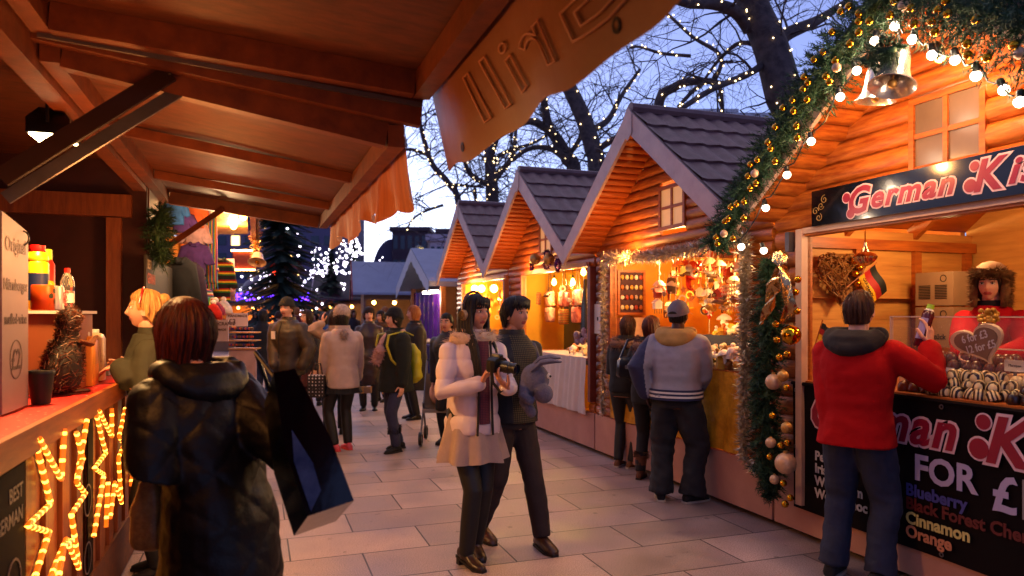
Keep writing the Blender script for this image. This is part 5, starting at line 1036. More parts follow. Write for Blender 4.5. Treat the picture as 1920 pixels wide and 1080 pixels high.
# ------------------------------------------------------------------ bag stall goods
m_bs = [bands(mk(f'woven_bag_{i}', 'a83020', .8, var=0), 'Z', 13, *c) for i, c in enumerate((('b83018','d8a018',['3a6a28','8a1820']), ('c04a20','2a5a4a',['d8b060','a01828'])))]
m_bf = [mk('floral_bag_red', 'c87058', .8, var=0, col2='8a1a18', vs=24), mk('floral_bag_cream', 'd8b898', .8, var=0, col2='b04838', vs=22)]
solo(MB().box((4.3, 7.66, .9), (4.34, 9.8, 1.76)).box((4.30, 7.66, 1.762), (4.36, 9.8, 1.79)), 'hanging_cloth', 'black cloth hanging behind the rows of bags', 'cloth', m_black)
for px, py, k in ((1006,561,0),(1031,561,1),(1058,561,1),(1084,558,1),(1003,593,0),(1031,590,1),(1057,594,0),(1082,590,1)):
    p = onU(px, py, 4.15); t = thing('woven_bag', ('striped' if k == 0 else 'floral')+' bag hanging '+('in the upper row of' if py < 575 else 'in the lower row of')+' the bag stall', 'bag', p, group=('striped' if k == 0 else 'floral')+' bags, '+('upper row' if py < 575 else 'lower row'))
    w, h = .10, .11; mb = MB(); mb.loft([[p+Vector((z, x*s*w, y*s*h)) for x, y in ((-.8,-1),(.8,-1),(1,-.7),(1,.75),(.9,1),(-.9,1),(-1,.75),(-1,-.7))] for z, s in ((-.05,.86),(-.03,1),(.03,1),(.05,.86))]); part(mb, 'bag_body', (m_bs if k == 0 else m_bf)[(px//3) % 2], t, 60)
    part(MB().tube([p+Vector((0,w*.8,h)), p+Vector((0,.03,h+.3)), p+Vector((0,-.02,h+.3)), p+Vector((0,-w*.8,h))], .008, 5), 'strap', m_or[5], t)
    part(MB().box(p+Vector((-.056,-w*.85,h*.3)), p+Vector((-.05,w*.85,h*.34))), 'flap_edge', m_or[5], t)
for k, (px, py) in enumerate(((1039,529),(1074,529),(1094,510))):
    p = onU(px, py, 3.95); t = thing('filament_bulb', 'bare glowing bulb over the bags, '+('farthest left one', 'middle one of three', 'highest, by the stall post')[k], 'bulb', p); part(MB().lathe([(.002,-.05),(.03,-.03),(.034,0),(.02,.035),(.012,.05)], 12, 0, p), 'globe', m_bulbw, t); part(MB().lathe([(.014,.05),(.014,.09),(.004,.1)], 8, 0, p), 'socket', m_black, t); part(MB().tube([p+Vector((0,0,.1)), (p.x, p.y, 2.2)], .003, 4), 'wire', m_black, t)
p = onU(1098, 540, 3.72); t = thing('belt_bundle', 'bundle of black straps and patterned purses hanging at the near side of the bag stall', 'straps', p); mb = MB(); g = random.Random(2)
for k in range(16): y = g.uniform(-.06, .06); mb.tube([(p.x+g.uniform(-.02,.02), p.y+y*.3, 2.02), (p.x-.02, p.y+y, 1.7), (p.x-.02, p.y+y*1.6, 1.3)], .011, 5, sq=.4)
o = part(mb, 'straps', m_black, t); o['kind'] = 'stuff'
for k in range(8): part(MB().ball((p.x-.04+g.uniform(-.03,.03), p.y+g.uniform(-.10,.16), 1.26+g.uniform(-.12,.14)), .055, 8, 0, (.6,1,.9)), 'purse', mk('purple_purse', '5a4060', .7, var=0, col2='a88a90', vs=30), t)
p = onU(975, 560, 3.74); t = thing('belt_bundle', 'thin dark straps and pale tassels hanging at the far side of the bag stall', 'straps', p); mb = MB()
for k in range(12): y = g.uniform(-.08, .08); mb.tube([(p.x, p.y+y*.3, 1.98), (p.x-.02, p.y+y, 1.6), (p.x-.02, p.y+y*1.4, 1.25)], .008, 5)
o = part(mb, 'straps', m_or[5], t); o['kind'] = 'stuff'
for k in range(5): part(MB().ball((p.x-.03, p.y+g.uniform(-.1,.1), 1.32+g.uniform(-.08,.1)), .05, 8, 0, (.6,.8,1.3)), 'tassel', m_or[0], t)
a, b = onU(1111, 625, 3.62), onU(1125, 570, 3.62); t = thing('notice', 'white paper notice pinned on the pillar between two stalls', 'notice', a); part(MB().box((3.625, b.y, a.z), (3.63, a.y, b.z)), 'paper', m_white, t); part(MB().box((3.622, b.y+.05, (a.z+b.z)/2-.02), (3.6245, b.y+.08, (a.z+b.z)/2+.02)), 'print', m_black, t)
for px, lb in ((1003, 'gold ball hanging left under the second gable'), (1029, 'gold ball set in the purple wreath under the second gable')): solo(MB().ball(onU(px, 486, 3.5), .075, 14), 'gold_ball', lb, 'ball', m_goldm)
m_ptin = mk('purple_tinsel', '6a1060', .3, metal=.8, var=.3)
for px, py, r, lb in ((1026, 487, .12, 'round purple tinsel wreath under the second gable'), (997, 500, .05, 'purple tinsel tuft under the left gold ball'), (1046, 497, .07, 'purple tinsel tuft at the barge board tip of the second gable')):
    q = onU(px, py, 3.5); mb = MB(); tinsel(mb, [q+Vector((0, r*math.cos(k), r*math.sin(k))) for k in (R(30*j) for j in range(13))], .035, 260, px); solo(mb, 'tinsel_wreath', lb, 'wreath', m_ptin, ang=180)
# ------------------------------------------------------------------ farthest chalet: lamps and gilt goods
for px, py, lb in ((903,541,'bright globe lamp glowing at the left in the farthest chalet'), (926,541,'bright globe lamp glowing at the right in the farthest chalet'), (890,541,'dimmer amber globe lamp in the farthest chalet')):
    p = onU(px, py, 4.0); t = thing('globe_lamp', lb, 'lamp', p); part(MB().ball(p, .07, 12), 'globe', m_bulbw, t); part(MB().tube([p+Vector((0,0,.07)), (p.x, p.y, 2.2)], .004, 5), 'cord', m_black, t)
proto = solo(MB().ball((0,0,0), .07, 8, 0, (.7,1,1.3)).tube([(0,0,.08),(0,0,.3)], .004, 4), 'gilt_ornament', '', 'ornament', m_gold, base=(0,0,0), uv=False)
for i in range(22):
    c = proto if i == 0 else dup(proto, mat=(m_gold, m_or[1], m_or[6], m_or[2])[i % 4]); c.location = W(4.0+rnd.uniform(-.2,.5), 10.7+2.3*rnd.random(), rnd.uniform(1.45, 1.95)); c['label'] = 'gilt ornament hanging in the farthest chalet'; c['group'] = 'gilt ornaments in the farthest chalet'
# ------------------------------------------------------------------ knitwear stall on the left
ks = thing('knitwear_stall', 'wooden knitwear stall with pine ceiling beyond the food stall', 'market stall', (-.8, 9.3, 0))
part(MB().box((-2.9, 7.3, 0), (-2.85, 11.2, 2.7)).box((-2.85, 11.15, 0), (-1.0, 11.2, 2.7)).box((-2.85, 7.3, 0), (-.95, 7.35, 2.7)), 'wall', m_pineb, ks)
mb = MB()
for k in range(14): mb.box((-2.9+.2*k, 7.2, 2.62+.012*k), (-2.705+.2*k, 11.3, 2.65+.012*k))
part(mb, 'ceiling', m_pineb, ks); part(MB().box((-.06, 7.2, 2.6), (0, 11.3, 2.85)), 'fascia', m_pine, ks); part(MB().box((-1.9, 7.4, .0), (-.85, 11.1, .95)), 'counter', m_sttan, ks); part(MB().box((-1.0, 11.1, 0), (-.9, 11.2, 2.6)), 'post', m_pine, ks)
for px, py, Y, lb in ((456, 405, 8.6, 'brighter bare bulb under the knitwear stall ceiling'), (438, 422, 9.4, 'smaller bare bulb under the knitwear stall ceiling')):
    p = UVP(px, py, Y); t = thing('ceiling_bulb', lb, 'bulb', p); part(MB().ball(p, .045, 10, 0, (1,1,1.25)), 'globe', m_bulbw, t); part(MB().tube([p+Vector((0,0,.05)), p+Vector((0,0,.2))], .012, 6), 'socket', m_black, t)
    lamp('knit_glow', tuple(p-Vector((0,0,.1))), 18, (1,.55,.2), .05)
lamp('knit_glow', (-.35, 7.5, 2.35), 9, (1,.62,.3), .06)  # added fill on the garment fronts, no bulb built for it
def garment(px, py, Y, w, h, mat, kind, label, sw=0):
    p = P(px, py, Y); rz = A*.6+sw; t = thing(kind, label, 'knitwear', p, uv=False, rz=rz); g = random.Random(int(px*7+py)); mb = MB()
    if kind == 'scarf': out = [(-.5,1),(.5,1),(.55,.3),(.6,-1),(-.4,-1),(-.5,.2)]
    elif kind == 'knit_hat': out = [(-.9,-.3),(.9,-.3),(.8,.3),(.4,.8),(0,1),(-.4,.8),(-.8,.3)]
    else: out = [(-.28,1),(.28,1),(.8,.8),(1.15,-.35),(.85,-.45),(.62,.3),(.6,-1),(-.6,-1),(-.62,.3),(-.85,-.45),(-1.15,-.35),(-.8,.8)]
    rings = [[(x*w*s, z, y*h*s) for x, y in out] for z, s in ((-.06,.75),(-.05,.94),(0,1.03),(.05,.94),(.06,.75))]; mb.loft(rings); part(mb, 'knit', mat, t, 70)
    if kind == 'scarf':
        fr = MB()
        for k in range(8): x = (-.38+.95*k/7)*w; fr.tube([(x,0,-h),(x+g.uniform(-.01,.01),0,-h-.07)], .006, 4)
        o = part(fr, 'fringe', mat, t); o['kind'] = 'stuff'
    elif kind == 'knit_hat': part(MB().ball((0,0,h*1.05), w*.3, 8), 'bobble', m_or[4], t)
    else: part(MB().tube([(-.26*w,-.03,h),(-.1*w,-.07,h*.86),(.1*w,-.07,h*.86),(.26*w,-.03,h)], .02, 6), 'collar', mat, t)
    return t
rb = bands(mk('rainbow_knit', 'ffffff', .9, var=0), 'X', 9, '2a4a9a', '3a8a3a', ['d8c030','c8501c','8a2a8a','30a0a8']); ras = bands(mk('rasta_knit', 'ffffff', .9, var=0), 'Z', 3.2, '141414', '141414', ['141414','2a6a2a','d8b020','a81810'])
kp = [mk('knit_'+c, c, .95, var=.2, vs=20) for c in ('2a5a9a','4a2a6a','c85a28','c8a0a0','2a1830','d8d0d0','141418','8a3050')]; strp = bands(mk('striped_knit', 'ffffff', .9, var=0), 'Z', 6, '5a2a7a', 'c86a30', ['d8c8b8','3a6a4a'])
for a in ((330,395,7.3,.12,.14,kp[0],'sweater','blue sweater hanging at the top left of the knitwear stall'), (342,418,7.4,.14,.10,kp[1],'sweater','purple fluffy sweater under the blue one'), (368,400,7.5,.12,.15,kp[2],'sweater','orange sweater beside the blue one'), (383,388,7.9,.12,.12,kp[5],'sweater','white and dark patterned sweater at the top of the knitwear stall'),
    (366,445,7.7,.15,.16,kp[3],'sweater','pale pink sweater below the orange one'), (366,485,7.6,.17,.16,kp[1],'sweater','purple sweater with pale motif in the middle of the knitwear stall'), (382,500,8.0,.14,.14,strp,'sweater','striped sweater beside the purple one'), (396,470,8.0,.11,.36,rb,'scarf','long rainbow striped scarf hanging in the knitwear stall'),
    (416,525,8.3,.15,.24,ras,'sweater','black sweater with green, yellow and red hem'), (432,520,8.8,.09,.22,kp[3],'scarf','pink fringed scarf at the far end of the knitwear stall'), (340,548,7.2,.17,.34,kp[6],'sweater','black leather look jacket by the food stall wall'), (358,555,7.35,.15,.34,kp[4],'sweater','dark plum jacket next to the black one'), (376,565,7.7,.14,.14,strp,'sweater','small striped sweater low on the knitwear stall'), (385,590,7.5,.09,.18,rb,'scarf','rainbow scarf trailing over the counter'),
    (404,585,7.9,.12,.12,kp[7],'knit_hat','crimson bobble hat on the counter'), (400,592,7.4,.10,.13,mk('knit_red','b01810',.95,var=.2,vs=20),'knit_hat','red bobble hat in front of the white one'), (419,582,8.2,.11,.12,kp[5],'knit_hat','white and blue bobble hat on the knitwear counter')): garment(*a)
for x0, x1, y0, y1, Y, lb, ls_ in ((388,428,600,640,7.0,'white board lettered CRAFTS over the dark haired woman',[('ECOCRAFTS',.75,.045),('HANDMADE',.5,.03)]), (424,464,587,612,8.2,'white board lettered PAKISTAN with a price of three pounds',[('HANDMADE',.7,.04),('£3',.15,.09)])):
    a, b = P(x0, y1, Y), P(x1, y0, Y); t = thing('price_board', lb.replace('PAKISTAN', 'HANDMADE'), 'sign', a, uv=False); part(MB().box((a.x, Y, a.z), (b.x, Y+.015, b.z)), 'panel', mk('cool_white_board', 'c0b0c0', .6, var=.05), t)
    for s, f, sz in ls_: mb = MB(); text(mb, s, frame((a.x+.02, Y-.002, a.z+(b.z-a.z)*f), (1,0,0), (0,0,1)), sz, .001, bold=.001); part(mb, 'lettering', ink, t)
sr = thing('trinket_rack', 'rack with rows of small earrings beyond the white boards', 'rack', P(450, 700, 8.0), uv=False); a, b = P(428, 655, 8.0), P(478, 612, 8.0)
for r in range(3): part(MB().box((a.x, 8, a.z+.09*r), (b.x, 8.2, a.z+.012+.09*r)), 'shelf', m_pineb, sr)
mb = MB(); g = random.Random(1)
for r in range(3):
    for k in range(14): mb.ball((a.x+.02+(b.x-a.x-.04)*k/13, 7.99, a.z+.05+.09*r), .014, 5, g.randrange(3))
o = part(mb, 'earrings', [m_or[2], m_or[5], kp[1]], sr); o['kind'] = 'stuff'
part(MB().box((a.x, 8.02, .2), (b.x, 8.06, a.z)), 'panel', mk('pink_panel', 'a88a90', .7), sr)
p = UVP(480, 470, 9.6); mb = MB(); tinsel(mb, [(p.x, p.y, p.z-.1), (p.x, p.y, p.z+.55)], .085, 900, 4); solo(mb, 'tinsel_garland', 'glittering pink and gold tinsel column at the end of the knitwear stall', 'tinsel', mk('pink_tinsel', 'c88a80', .3, metal=.8, var=0, col2='d8b040', vs=10), ang=180)
p = UVP(482, 492, 9.5); t = thing('bell', 'small gold bell hanging under the tinsel column of the knitwear stall', 'bell', p); part(MB().lathe([(.02,.16),(.06,.13),(.08,.05),(.12,0),(.11,0),(.07,.05),(.01,.13)], 20, 0, p, (.1,.5,.86), cap=False), 'bell_body', m_pearl, t); part(MB().ball(p, .03, 8), 'clapper', m_gold, t)
rc = thing('red_awning', 'dark red awning edged with small lights beyond the knitwear stall', 'awning', P(452, 487, 12), uv=False); a, b = P(436, 506, 12), P(478, 470, 12); part(MB().box((a.x, 12, a.z), (b.x, 12.1, b.z)), 'cloth', mk('dark_red_cloth', '5a0a0c', .7), rc)
mb = MB()
for z in (a.z, b.z):
    for k in range(14): mb.ball((a.x+(b.x-a.x)*k/13, 11.97, z), .016, 5)
o = part(mb, 'lights', m_bulbw, rc); o['kind'] = 'stuff'
# ------------------------------------------------------------------ people
V = Vector
def fuse(mb, voxel, it=4, fac=.5, disp=None):
    me = bpy.data.meshes.new('f'); me.from_pydata(mb.v, [], mb.f); o = bpy.data.objects.new('f', me); COL.objects.link(o)
    bm = bmesh.new(); bm.from_mesh(me); bmesh.ops.recalc_face_normals(bm, faces=bm.faces); bm.to_mesh(me); bm.free()
    m = o.modifiers.new('r', 'REMESH'); m.mode = 'VOXEL'; m.voxel_size = voxel
    if it: s = o.modifiers.new('s', 'SMOOTH'); s.iterations = it; s.factor = fac
    dg = bpy.context.evaluated_depsgraph_get(); r = bpy.data.meshes.new_from_object(o.evaluated_get(dg))
    bpy.data.objects.remove(o); bpy.data.meshes.remove(me)
    out = MB(); no = [v.normal.copy() for v in r.vertices]
    out.v = [tuple(v.co + (n*disp(v.co, n) if disp else V((0,0,0)))) for v, n in zip(r.vertices, no)]
    out.f = [tuple(p.vertices) for p in r.polygons]; out.m = [0]*len(out.f); bpy.data.meshes.remove(r); return out
def ell(c, rx, ry, n=18, p=2.3):
    out = []
    for j in range(n):
        t = 2*math.pi*j/n; a, b = math.cos(t), math.sin(t)
        out.append(V(c)+V((rx*math.copysign(abs(a)**(2/p), a), ry*math.copysign(abs(b)**(2/p), b), 0)))
    return out
def ik(a, t, l1, l2, pole):
    a, t, pole = V(a), V(t), V(pole); d = t-a; L = min(d.length, (l1+l2)*.998); d.normalize(); x = (L*L+l1*l1-l2*l2)/(2*L); h = math.sqrt(max(0, l1*l1-x*x))
    p = (pole-d*pole.dot(d)).normalized(); return a+d*x+p*h, a+d*L
def hand(mb, w, d, n, right, curl=.5, s=1.0, spread=1.0):
    w, d = V(w), V(d).normalized(); n = V(n); n = (n-d*n.dot(d)).normalized(); T = d.cross(n)*(1 if right else -1)
    def ring(f, wd, th, off=0): return [w+d*(f*s)+T*(wd*s*math.cos(a)+off*s)+n*(th*s*math.sin(a)) for a in (2*math.pi*j/12 for j in range(12))]
    mb.loft([ring(-.02,.026,.02), ring(.0,.027,.019), ring(.03,.036,.017), ring(.065,.042,.015), ring(.09,.041,.013), ring(.098,.032,.008)])
    for k, (o, ln, r) in enumerate(((.031,.92,.0090),(.0105,1.0,.0093),(-.0105,.95,.0088),(-.031,.76,.0078))):
        p = w+d*(.085*s)+T*(o*s); a = curl*.55+.06*k*curl; dd = (d+T*(o*1.6*spread)).normalized(); pts = [p]; ang = 0
        for seg, da in zip((.046,.028,.022), (a, a*1.35, a*.95)):
            ang += da; pts.append(pts[-1]+(dd*math.cos(ang)+n*math.sin(ang))*seg*ln*s)
        mb.tube(pts, [r*s, r*.98*s, r*.9*s, r*.72*s], 7, rounded=True)
    p = w+d*.022*s+T*.026*s; dr = (d*.62+T*(.75*spread)+n*(.25+.35*curl)).normalized(); q = p+dr*.042*s; dr2 = (d*.85+T*.25+n*(.2+.5*curl)).normalized()
    mb.tube([p, q, q+dr2*.03*s, q+dr2*.052*s], [.0135*s,.0115*s,.0105*s,.008*s], 7, rounded=True)
def head(mb, HM, fem=False, n=44, k=1.0, asian=False):
    """mats: 0 skin 1 lips 2 brow 3 eye white 4 iris"""
    a, b, c = (.073,.094,.114) if not fem else (.070,.090,.110); nl = int(n*.78); vs = []
    def g(x, s): return math.exp(-(x/s)**2)
    for i in range(1, nl):
        ph = -math.pi/2+math.pi*i/nl
        for j in range(n):
            th = 2*math.pi*j/n; th = th-.35*math.sin(th) if True else th
            x, y, z = a*math.sin(th)*math.cos(ph), b*math.cos(th)*math.cos(ph), c*math.sin(ph); t = max(0, -z/c)
            x *= 1-.36*t**1.7; fr = 1 if y > 0 else 0
            if y < 0: y *= 1-.5*t; z *= 1-.1*t
            else: y *= .97+.05*t
            if fr and abs(x) < .075:
                y += .020*g(x,.0105)*g(z+.030,.014)+.010*g(x,.010)*g(z+.008,.020)-.006*g(x,.02)*g(z+.0485,.006)
                y -= (.0075 if asian else .010)*g(abs(x)-.031,.016)*g(z-.006,.012)
                y += .004*g(z-.027,.010)*g(x,.05)+.006*g(x,.021)*g(z+.060,.009)-.0045*g(x,.024)*g(z+.0605,.0028)+.010*g(x,.022)*g(z+.098,.016)-.003*g(x,.03)*g(z+.076,.007)
                y += .004*g(abs(x)-.042,.02)*g(z+.03,.022)
            vs.append((x*k, y*k, z*k))
    fs = []; mi = []; m = nl-1
    for i in range(m-1):
        for j in range(n):
            q = (i*n+j, i*n+(j+1)%n, (i+1)*n+(j+1)%n, (i+1)*n+j); fs.append(q)
            cx = sum(vs[t][0] for t in q)/4/k; cy = sum(vs[t][1] for t in q)/4; cz = sum(vs[t][2] for t in q)/4/k
            mi.append(1 if cy > 0 and abs(cx) < (.026-.9*abs(cz+.061)) and abs(cz+.061) < .0105 else 2 if cy > 0 and abs(abs(cx)-.032) < .020 and abs(cz-.031+.06*(abs(cx)-.032)) < .0055 else 0)
    fs.append(tuple(range(n-1, -1, -1))); fs.append(tuple((m-1)*n+j for j in range(n))); mi += [0, 0]
    o = mb.M; mb.M = HM; mb.add(vs, fs, mi)
    for s in (-1, 1):
        mb.ball((s*.031*k, .0765*k*(b/.094), .006*k), .0125*k, 8, 3, (1.15,.7,.55 if asian else .72)); mb.ball((s*.031*k, .0838*k*(b/.094), .006*k), .0062*k, 7, 4, (1,.55,.9))
        mb.tube([(s*.016*k, .0865*k*(b/.094), .0105*k), (s*.031*k, .0885*k*(b/.094), .0145*k), (s*.045*k, .0815*k*(b/.094), .0105*k)], [.0012,.0022,.0012], 5, 4)
        mb.loft([[(s*(.069+dx)*k, (-.004+.021*math.cos(t)*q)*k, (-.008+.031*math.sin(t)*q-.004*math.cos(t))*k) for t in (2*math.pi*j/9 for j in range(9))] for dx, q in ((-.006,.7),(.006,1),(.012,.95),(.010,.5))])
    mb.M = o
def hair(mb, HM, zfn, fem=False, k=1.0, thick=.016, seed=0, n=64, wave=.02, back=0, flare=0, strands=420):
    a, b, c = (.073,.094,.114) if not fem else (.070,.090,.110); a += thick; b += thick; c += thick*1.1; T = 16; rings = []
    def pt(th, t, inset):
        tp = (1-.9*t**5) if deg(th) < 95 else 1; inset = inset*1.0+thick*.9*(1-tp)
        ze = zfn(th); al = math.pi/2 if ze <= 0 else math.acos(min(1, ze/c)); L0 = c*al; L = L0+max(0, -ze); s = t*L
        w = 1+wave*math.sin(th*19+seed)+wave*.7*math.sin(th*43+2*seed+t*3)+wave*.8*math.sin(th*7+seed*3+t*5)
        if s <= L0: an = s/c; r, z, dn = math.sin(an), c*math.cos(an), 0
        else: r, z, dn = 1, -(s-L0), (s-L0)
        x = (a-inset)*math.sin(th)*r*w; y = (b-inset)*math.cos(th)*r*w-.006
        if dn: q = min(1, dn/.12); x *= 1-.14*q+flare*dn; y = y*(1-.22*q)-back*dn
        return V((x*k, y*k, (z if dn else z-inset*.5*(z > 0))*k))
    for ins, rg in ((0, range(1, T+1)), (.012, range(T, 0, -1))):
        for i in rg: rings.append([pt(2*math.pi*j/n, i/T, ins) for j in range(n)])
    o = mb.M; mb.M = HM; mb.loft(rings); g = random.Random(seed)
    for _ in range(strands):
        th = g.uniform(0, 6.283); t0 = g.uniform(.12, .8); t1 = min(1.03, t0+g.uniform(.15, .4)); ex = g.uniform(.0, .006); dt = g.uniform(-.12, .12); vs = []
        for i in range(6):
            f = i/5; q = pt(th+dt*f, t0+(t1-t0)*f, -ex*math.sin(math.pi*(.15+.7*f))-.0005); r = pt(th+dt*f+.035*(1-.8*f), t0+(t1-t0)*f, -ex*math.sin(math.pi*(.15+.7*f))-.0005); vs += [q, r]
        mb.add(vs, [(2*i, 2*i+1, 2*i+3, 2*i+2) for i in range(5)])
    mb.M = o
def sm(x, a, b): t = max(0, min(1, (x-a)/(b-a))); return t*t*(3-2*t)
def deg(th): d = math.degrees(th) % 360; return abs(d if d <= 180 else d-360)
def hz(front, side, backz, fa=48, sa=80):           # hairline height by angle from the front
    return lambda th: (front+(side-front)*sm(deg(th), fa, sa)) if deg(th) < sa else side+(backz-side)*sm(deg(th), sa, 120)
m_skin = [mk('skin_pale', 'd29a80', .5, var=.05, spec=.35, vs=20), mk('skin_light', 'c88a6a', .5, var=.05, spec=.35, vs=20), mk('skin_dark', '4a2818', .5, var=.08, spec=.35)]
m_lip = mk('lips', 'a04a44', .4, var=0); m_ew = mk('eye_white', 'c8c0b8', .3, var=0); m_iris = mk('eye_dark', '120a08', .2, var=0)
def hm(nm, c, c2): return mk(nm, c, .5, var=0, col2=c2, vs=9, stretch=(9,9,.7), bump=.35, bs=30, spec=.3)
H_BLK = hm('hair_black', '0c0808', '1e1412'); H_BRN = hm('hair_brown', '2a140c', '4a2616'); H_RED = hm('hair_dark_red', '2a0c06', '5a1e0e'); H_BLD = hm('hair_fair', 'a8743a', 'd0a060'); H_GNG = hm('hair_ginger', '8a4a20', 'b06a34'); H_DBR = hm('hair_dark_brown', '1c0e0a', '32190f')
def cl(nm, c, rough=.85, **kw):
    d = dict(var=.14, vs=9, bump=.9, bs=9, sheen=.0); d.update(kw); return mk('cloth_'+nm, c, rough, **d)
m_jean = cl('jeans', '1c2036', bs=14, vs=5, var=.3); m_blk = cl('black', '0e0c10'); m_bljean = cl('black_jeans', '1a181e', vs=4, var=.4); m_blt = cl('tights', '0a080a', .6, bump=0)
m_lea = mk('black_leather', '0e0a0a', .3, var=.2, bump=.5, bs=16); m_blea = mk('brown_leather', '3a1e12', .4, var=.2, bump=.3); m_sole = mk('pale_sole', 'b8a898', .6, var=0); m_dsole = mk('dark_sole', '14100e', .7, var=0)
def person(label, at, H, face, fem=False, skin=1, hairm=H_BRN, lean=0, headrot=(0,0), feet=None, L=None, R=None, poleL=None, poleR=None, handL=None, handR=None, coat=None, legs=None, shoes=None, hairz=None, hairkw={}, vox=.012, z0=0, group=None, asian=False, sw=None, headn=44, bodyw=1.0):
    rz = math.atan2(-face[0], face[1]); t = thing('person', label, 'person', (at[0], at[1], z0), uv=False, rz=rz, group=group); ORG[t.name] = (0,0,0)
    k = H/1.72*(1.0); swd = (sw or (.095 if fem else .108))*H; N = V((0, lean, .838*H)); C = V((0, lean*.55, .70*H)); pel = V((0, -.01, .53*H))
    HC = N+V((0, .028+lean*.25, .096*H)); HM = Matrix.Translation(HC) @ Matrix.Rotation(R_(-headrot[0]), 4, 'Z') @ Matrix.Rotation(R_(headrot[1]), 4, 'X')
    feet = feet or ((-.09,0,8,0), (.09,.0,-8,0))
    Sh = [V((s*swd, lean*.95-.005, .797*H)) for s in (-1, 1)]; hp = [V((s*.052*H, -.005, .515*H)) for s in (-1, 1)]
    tg = [V(L) if L else V((-swd-.05, .03, .46*H)), V(R) if R else V((swd+.05, .03, .46*H))]; pole = [V(poleL or (-.5,-1,-.2)), V(poleR or (.5,-1,-.2))]
    el, wr = [], []
    for i in (0, 1): e, w = ik(Sh[i], tg[i], .172*H, .150*H, pole[i]); el.append(e); wr.append(w)
    an, kn = [], []
    for i in (0, 1):
        f = feet[i]; a = V((f[0], f[1], .048*H+f[3])); kk, a2 = ik(hp[i], a, .242*H, .240*H, (math.sin(R_(-f[2])), math.cos(R_(f[2])), .05)); kn.append(kk); an.append(a2)
    # body: one continuous surface of torso, neck, arms, hands and legs
    B = MB()
    B.loft([ell(V((0,-.01,.47*H)), .09*H, .065*H), ell(pel, .096*H, .072*H), ell(V((0,lean*.3,.61*H)), .078*H, .06*H), ell(C, .09*H, .068*H), ell(V((0,lean*.9,.79*H)), .10*H, .058*H), ell(V((0,lean,.825*H)), .05*H, .045*H)])
    B.tube([N+V((0,-.012,-.05*H)), N+V((0,-.004,.0)), HC+V((0,-.014,-.045*H))], [.046*H,.034*H,.033*H], 12, rounded=True)
    for i in (0, 1):
        B.tube([Sh[i], Sh[i].lerp(el[i],.5), el[i], el[i].lerp(wr[i],.4), wr[i]], [.032*H,.029*H,.024*H,.023*H,.0155*H], 10, rounded=True)
        B.tube([hp[i], hp[i].lerp(kn[i],.5), kn[i], kn[i].lerp(an[i],.35), an[i]], [.052*H,.045*H,.032*H,.032*H,.022*H], 10, rounded=True)
    body = fuse(B, max(.010, vox*.8), 3); Hd = MB()
    for i, hd in ((0, handL), (1, handR)):
        if hd == 'none': continue
        d = (wr[i]-el[i]).normalized()
        if hd is None: hd = (d, (-1 if i else 1, .2, 0), .45)
        hand(Hd, wr[i], hd[0], hd[1], i == 1, hd[2], k*(.93 if fem else 1.02), hd[3] if len(hd) > 3 else 1)
    if Hd.v: Hd = fuse(Hd, .0038 if vox <= .010 else .006, 1); body.add(Hd.v, Hd.f, 0)
    head(body, HM, fem, headn, k*.99, asian)
    part(body, 'body', [m_skin[skin], m_lip, hairm, m_ew, m_iris], t, 80)
    if hairz: mb = MB(); hair(mb, HM, hairz, fem, k, **hairkw); part(mb, 'hair', hairm, t, 80)
    if legs:
        lk = legs.get('kind', 'trousers'); w = legs.get('w', 1.0); mb = MB()
        mb.loft([ell(pel+V((0,0,-.055*H)), .098*H, .078*H), ell(pel, .102*H, .078*H), ell(pel+V((0,0,.06*H)), .094*H, .07*H)])
        for i in (0, 1):
            lo = an[i]+V((0,0,legs.get('cut', -.005*H)))
            mb.tube([hp[i], hp[i].lerp(kn[i],.5), kn[i], kn[i].lerp(lo,.5), lo], [.060*H*w**.5,.052*H*w,.042*H*w,.040*H*w,.034*H*w*legs.get('ank',1)], 14)
        wk = legs.get('wr', .006)
        mb = fuse(mb, vox, 4, disp=(lambda c, n: wk*mnoise.noise(V((c.x*9,c.y*9,c.z*5)))+wk*.7*mnoise.noise(V((c.x*12+3+c.z*9,c.y*12,c.z*16)))) if wk else None); part(mb, 'trousers' if lk == 'trousers' else 'leggings', legs['m'], t, 80)
        if 'skirt' in legs:
            s = legs['skirt']; n = 96; rings = []
            for f in range(9):
                u = f/8; z = s['top']*H+(s['hem']-s['top'])*H*u; r = s['r0']+(s['r1']-s['r0'])*u; row = []
                for j in range(n): th = 2*math.pi*j/n; pl = 1+s.get('pl', .05)*u*(abs(((th*s.get('np', 9)/math.pi) % 2)-1)-.5)*2; row.append((r*pl*math.cos(th), r*.84*pl*math.sin(th)+.0, z+.006*math.sin(th*5)))
                rings.append(row)
            rings += [[(x*.97, y*.97, z) for x, y, z in r] for r in reversed(rings)]
            mb = MB().loft(rings, cap=False); part(mb, 'skirt', s['m'], t, 50)
    sk = shoes or dict(kind='shoe', m=m_blk, sole=m_dsole)
    for i in (0, 1):
        f = feet[i]; d = V((-math.sin(R_(f[2])), math.cos(R_(f[2])), 0)); x = V((d.y, -d.x, 0)); o = V((an[i].x, an[i].y, f[3])); pit = f[4] if len(f) > 4 else 0
        fk = k*(.92 if fem else 1.05); mb = MB(); hl = sk.get('heel', 0)
        def rg(fw, w, h, z=.004): zz = max(0, hl*(1-max(0, fw+.05)/.15)) if hl else 0; return [o+d*(fw*fk)+x*(w*fk*math.cos(a))+V((0,0,zz+(z+h/2+h/2*math.sin(a))*fk-pit*(fw+.05))) for a in (2*math.pi*j/14 for j in range(14))]
        mb.loft([rg(-.075,.022,.05), rg(-.068,.034,.075), rg(-.03,.038,.10), rg(.02,.040,.092), rg(.07,.045,.068), rg(.12,.047,.052), rg(.16,.038,.042), rg(.185,.02,.03)])
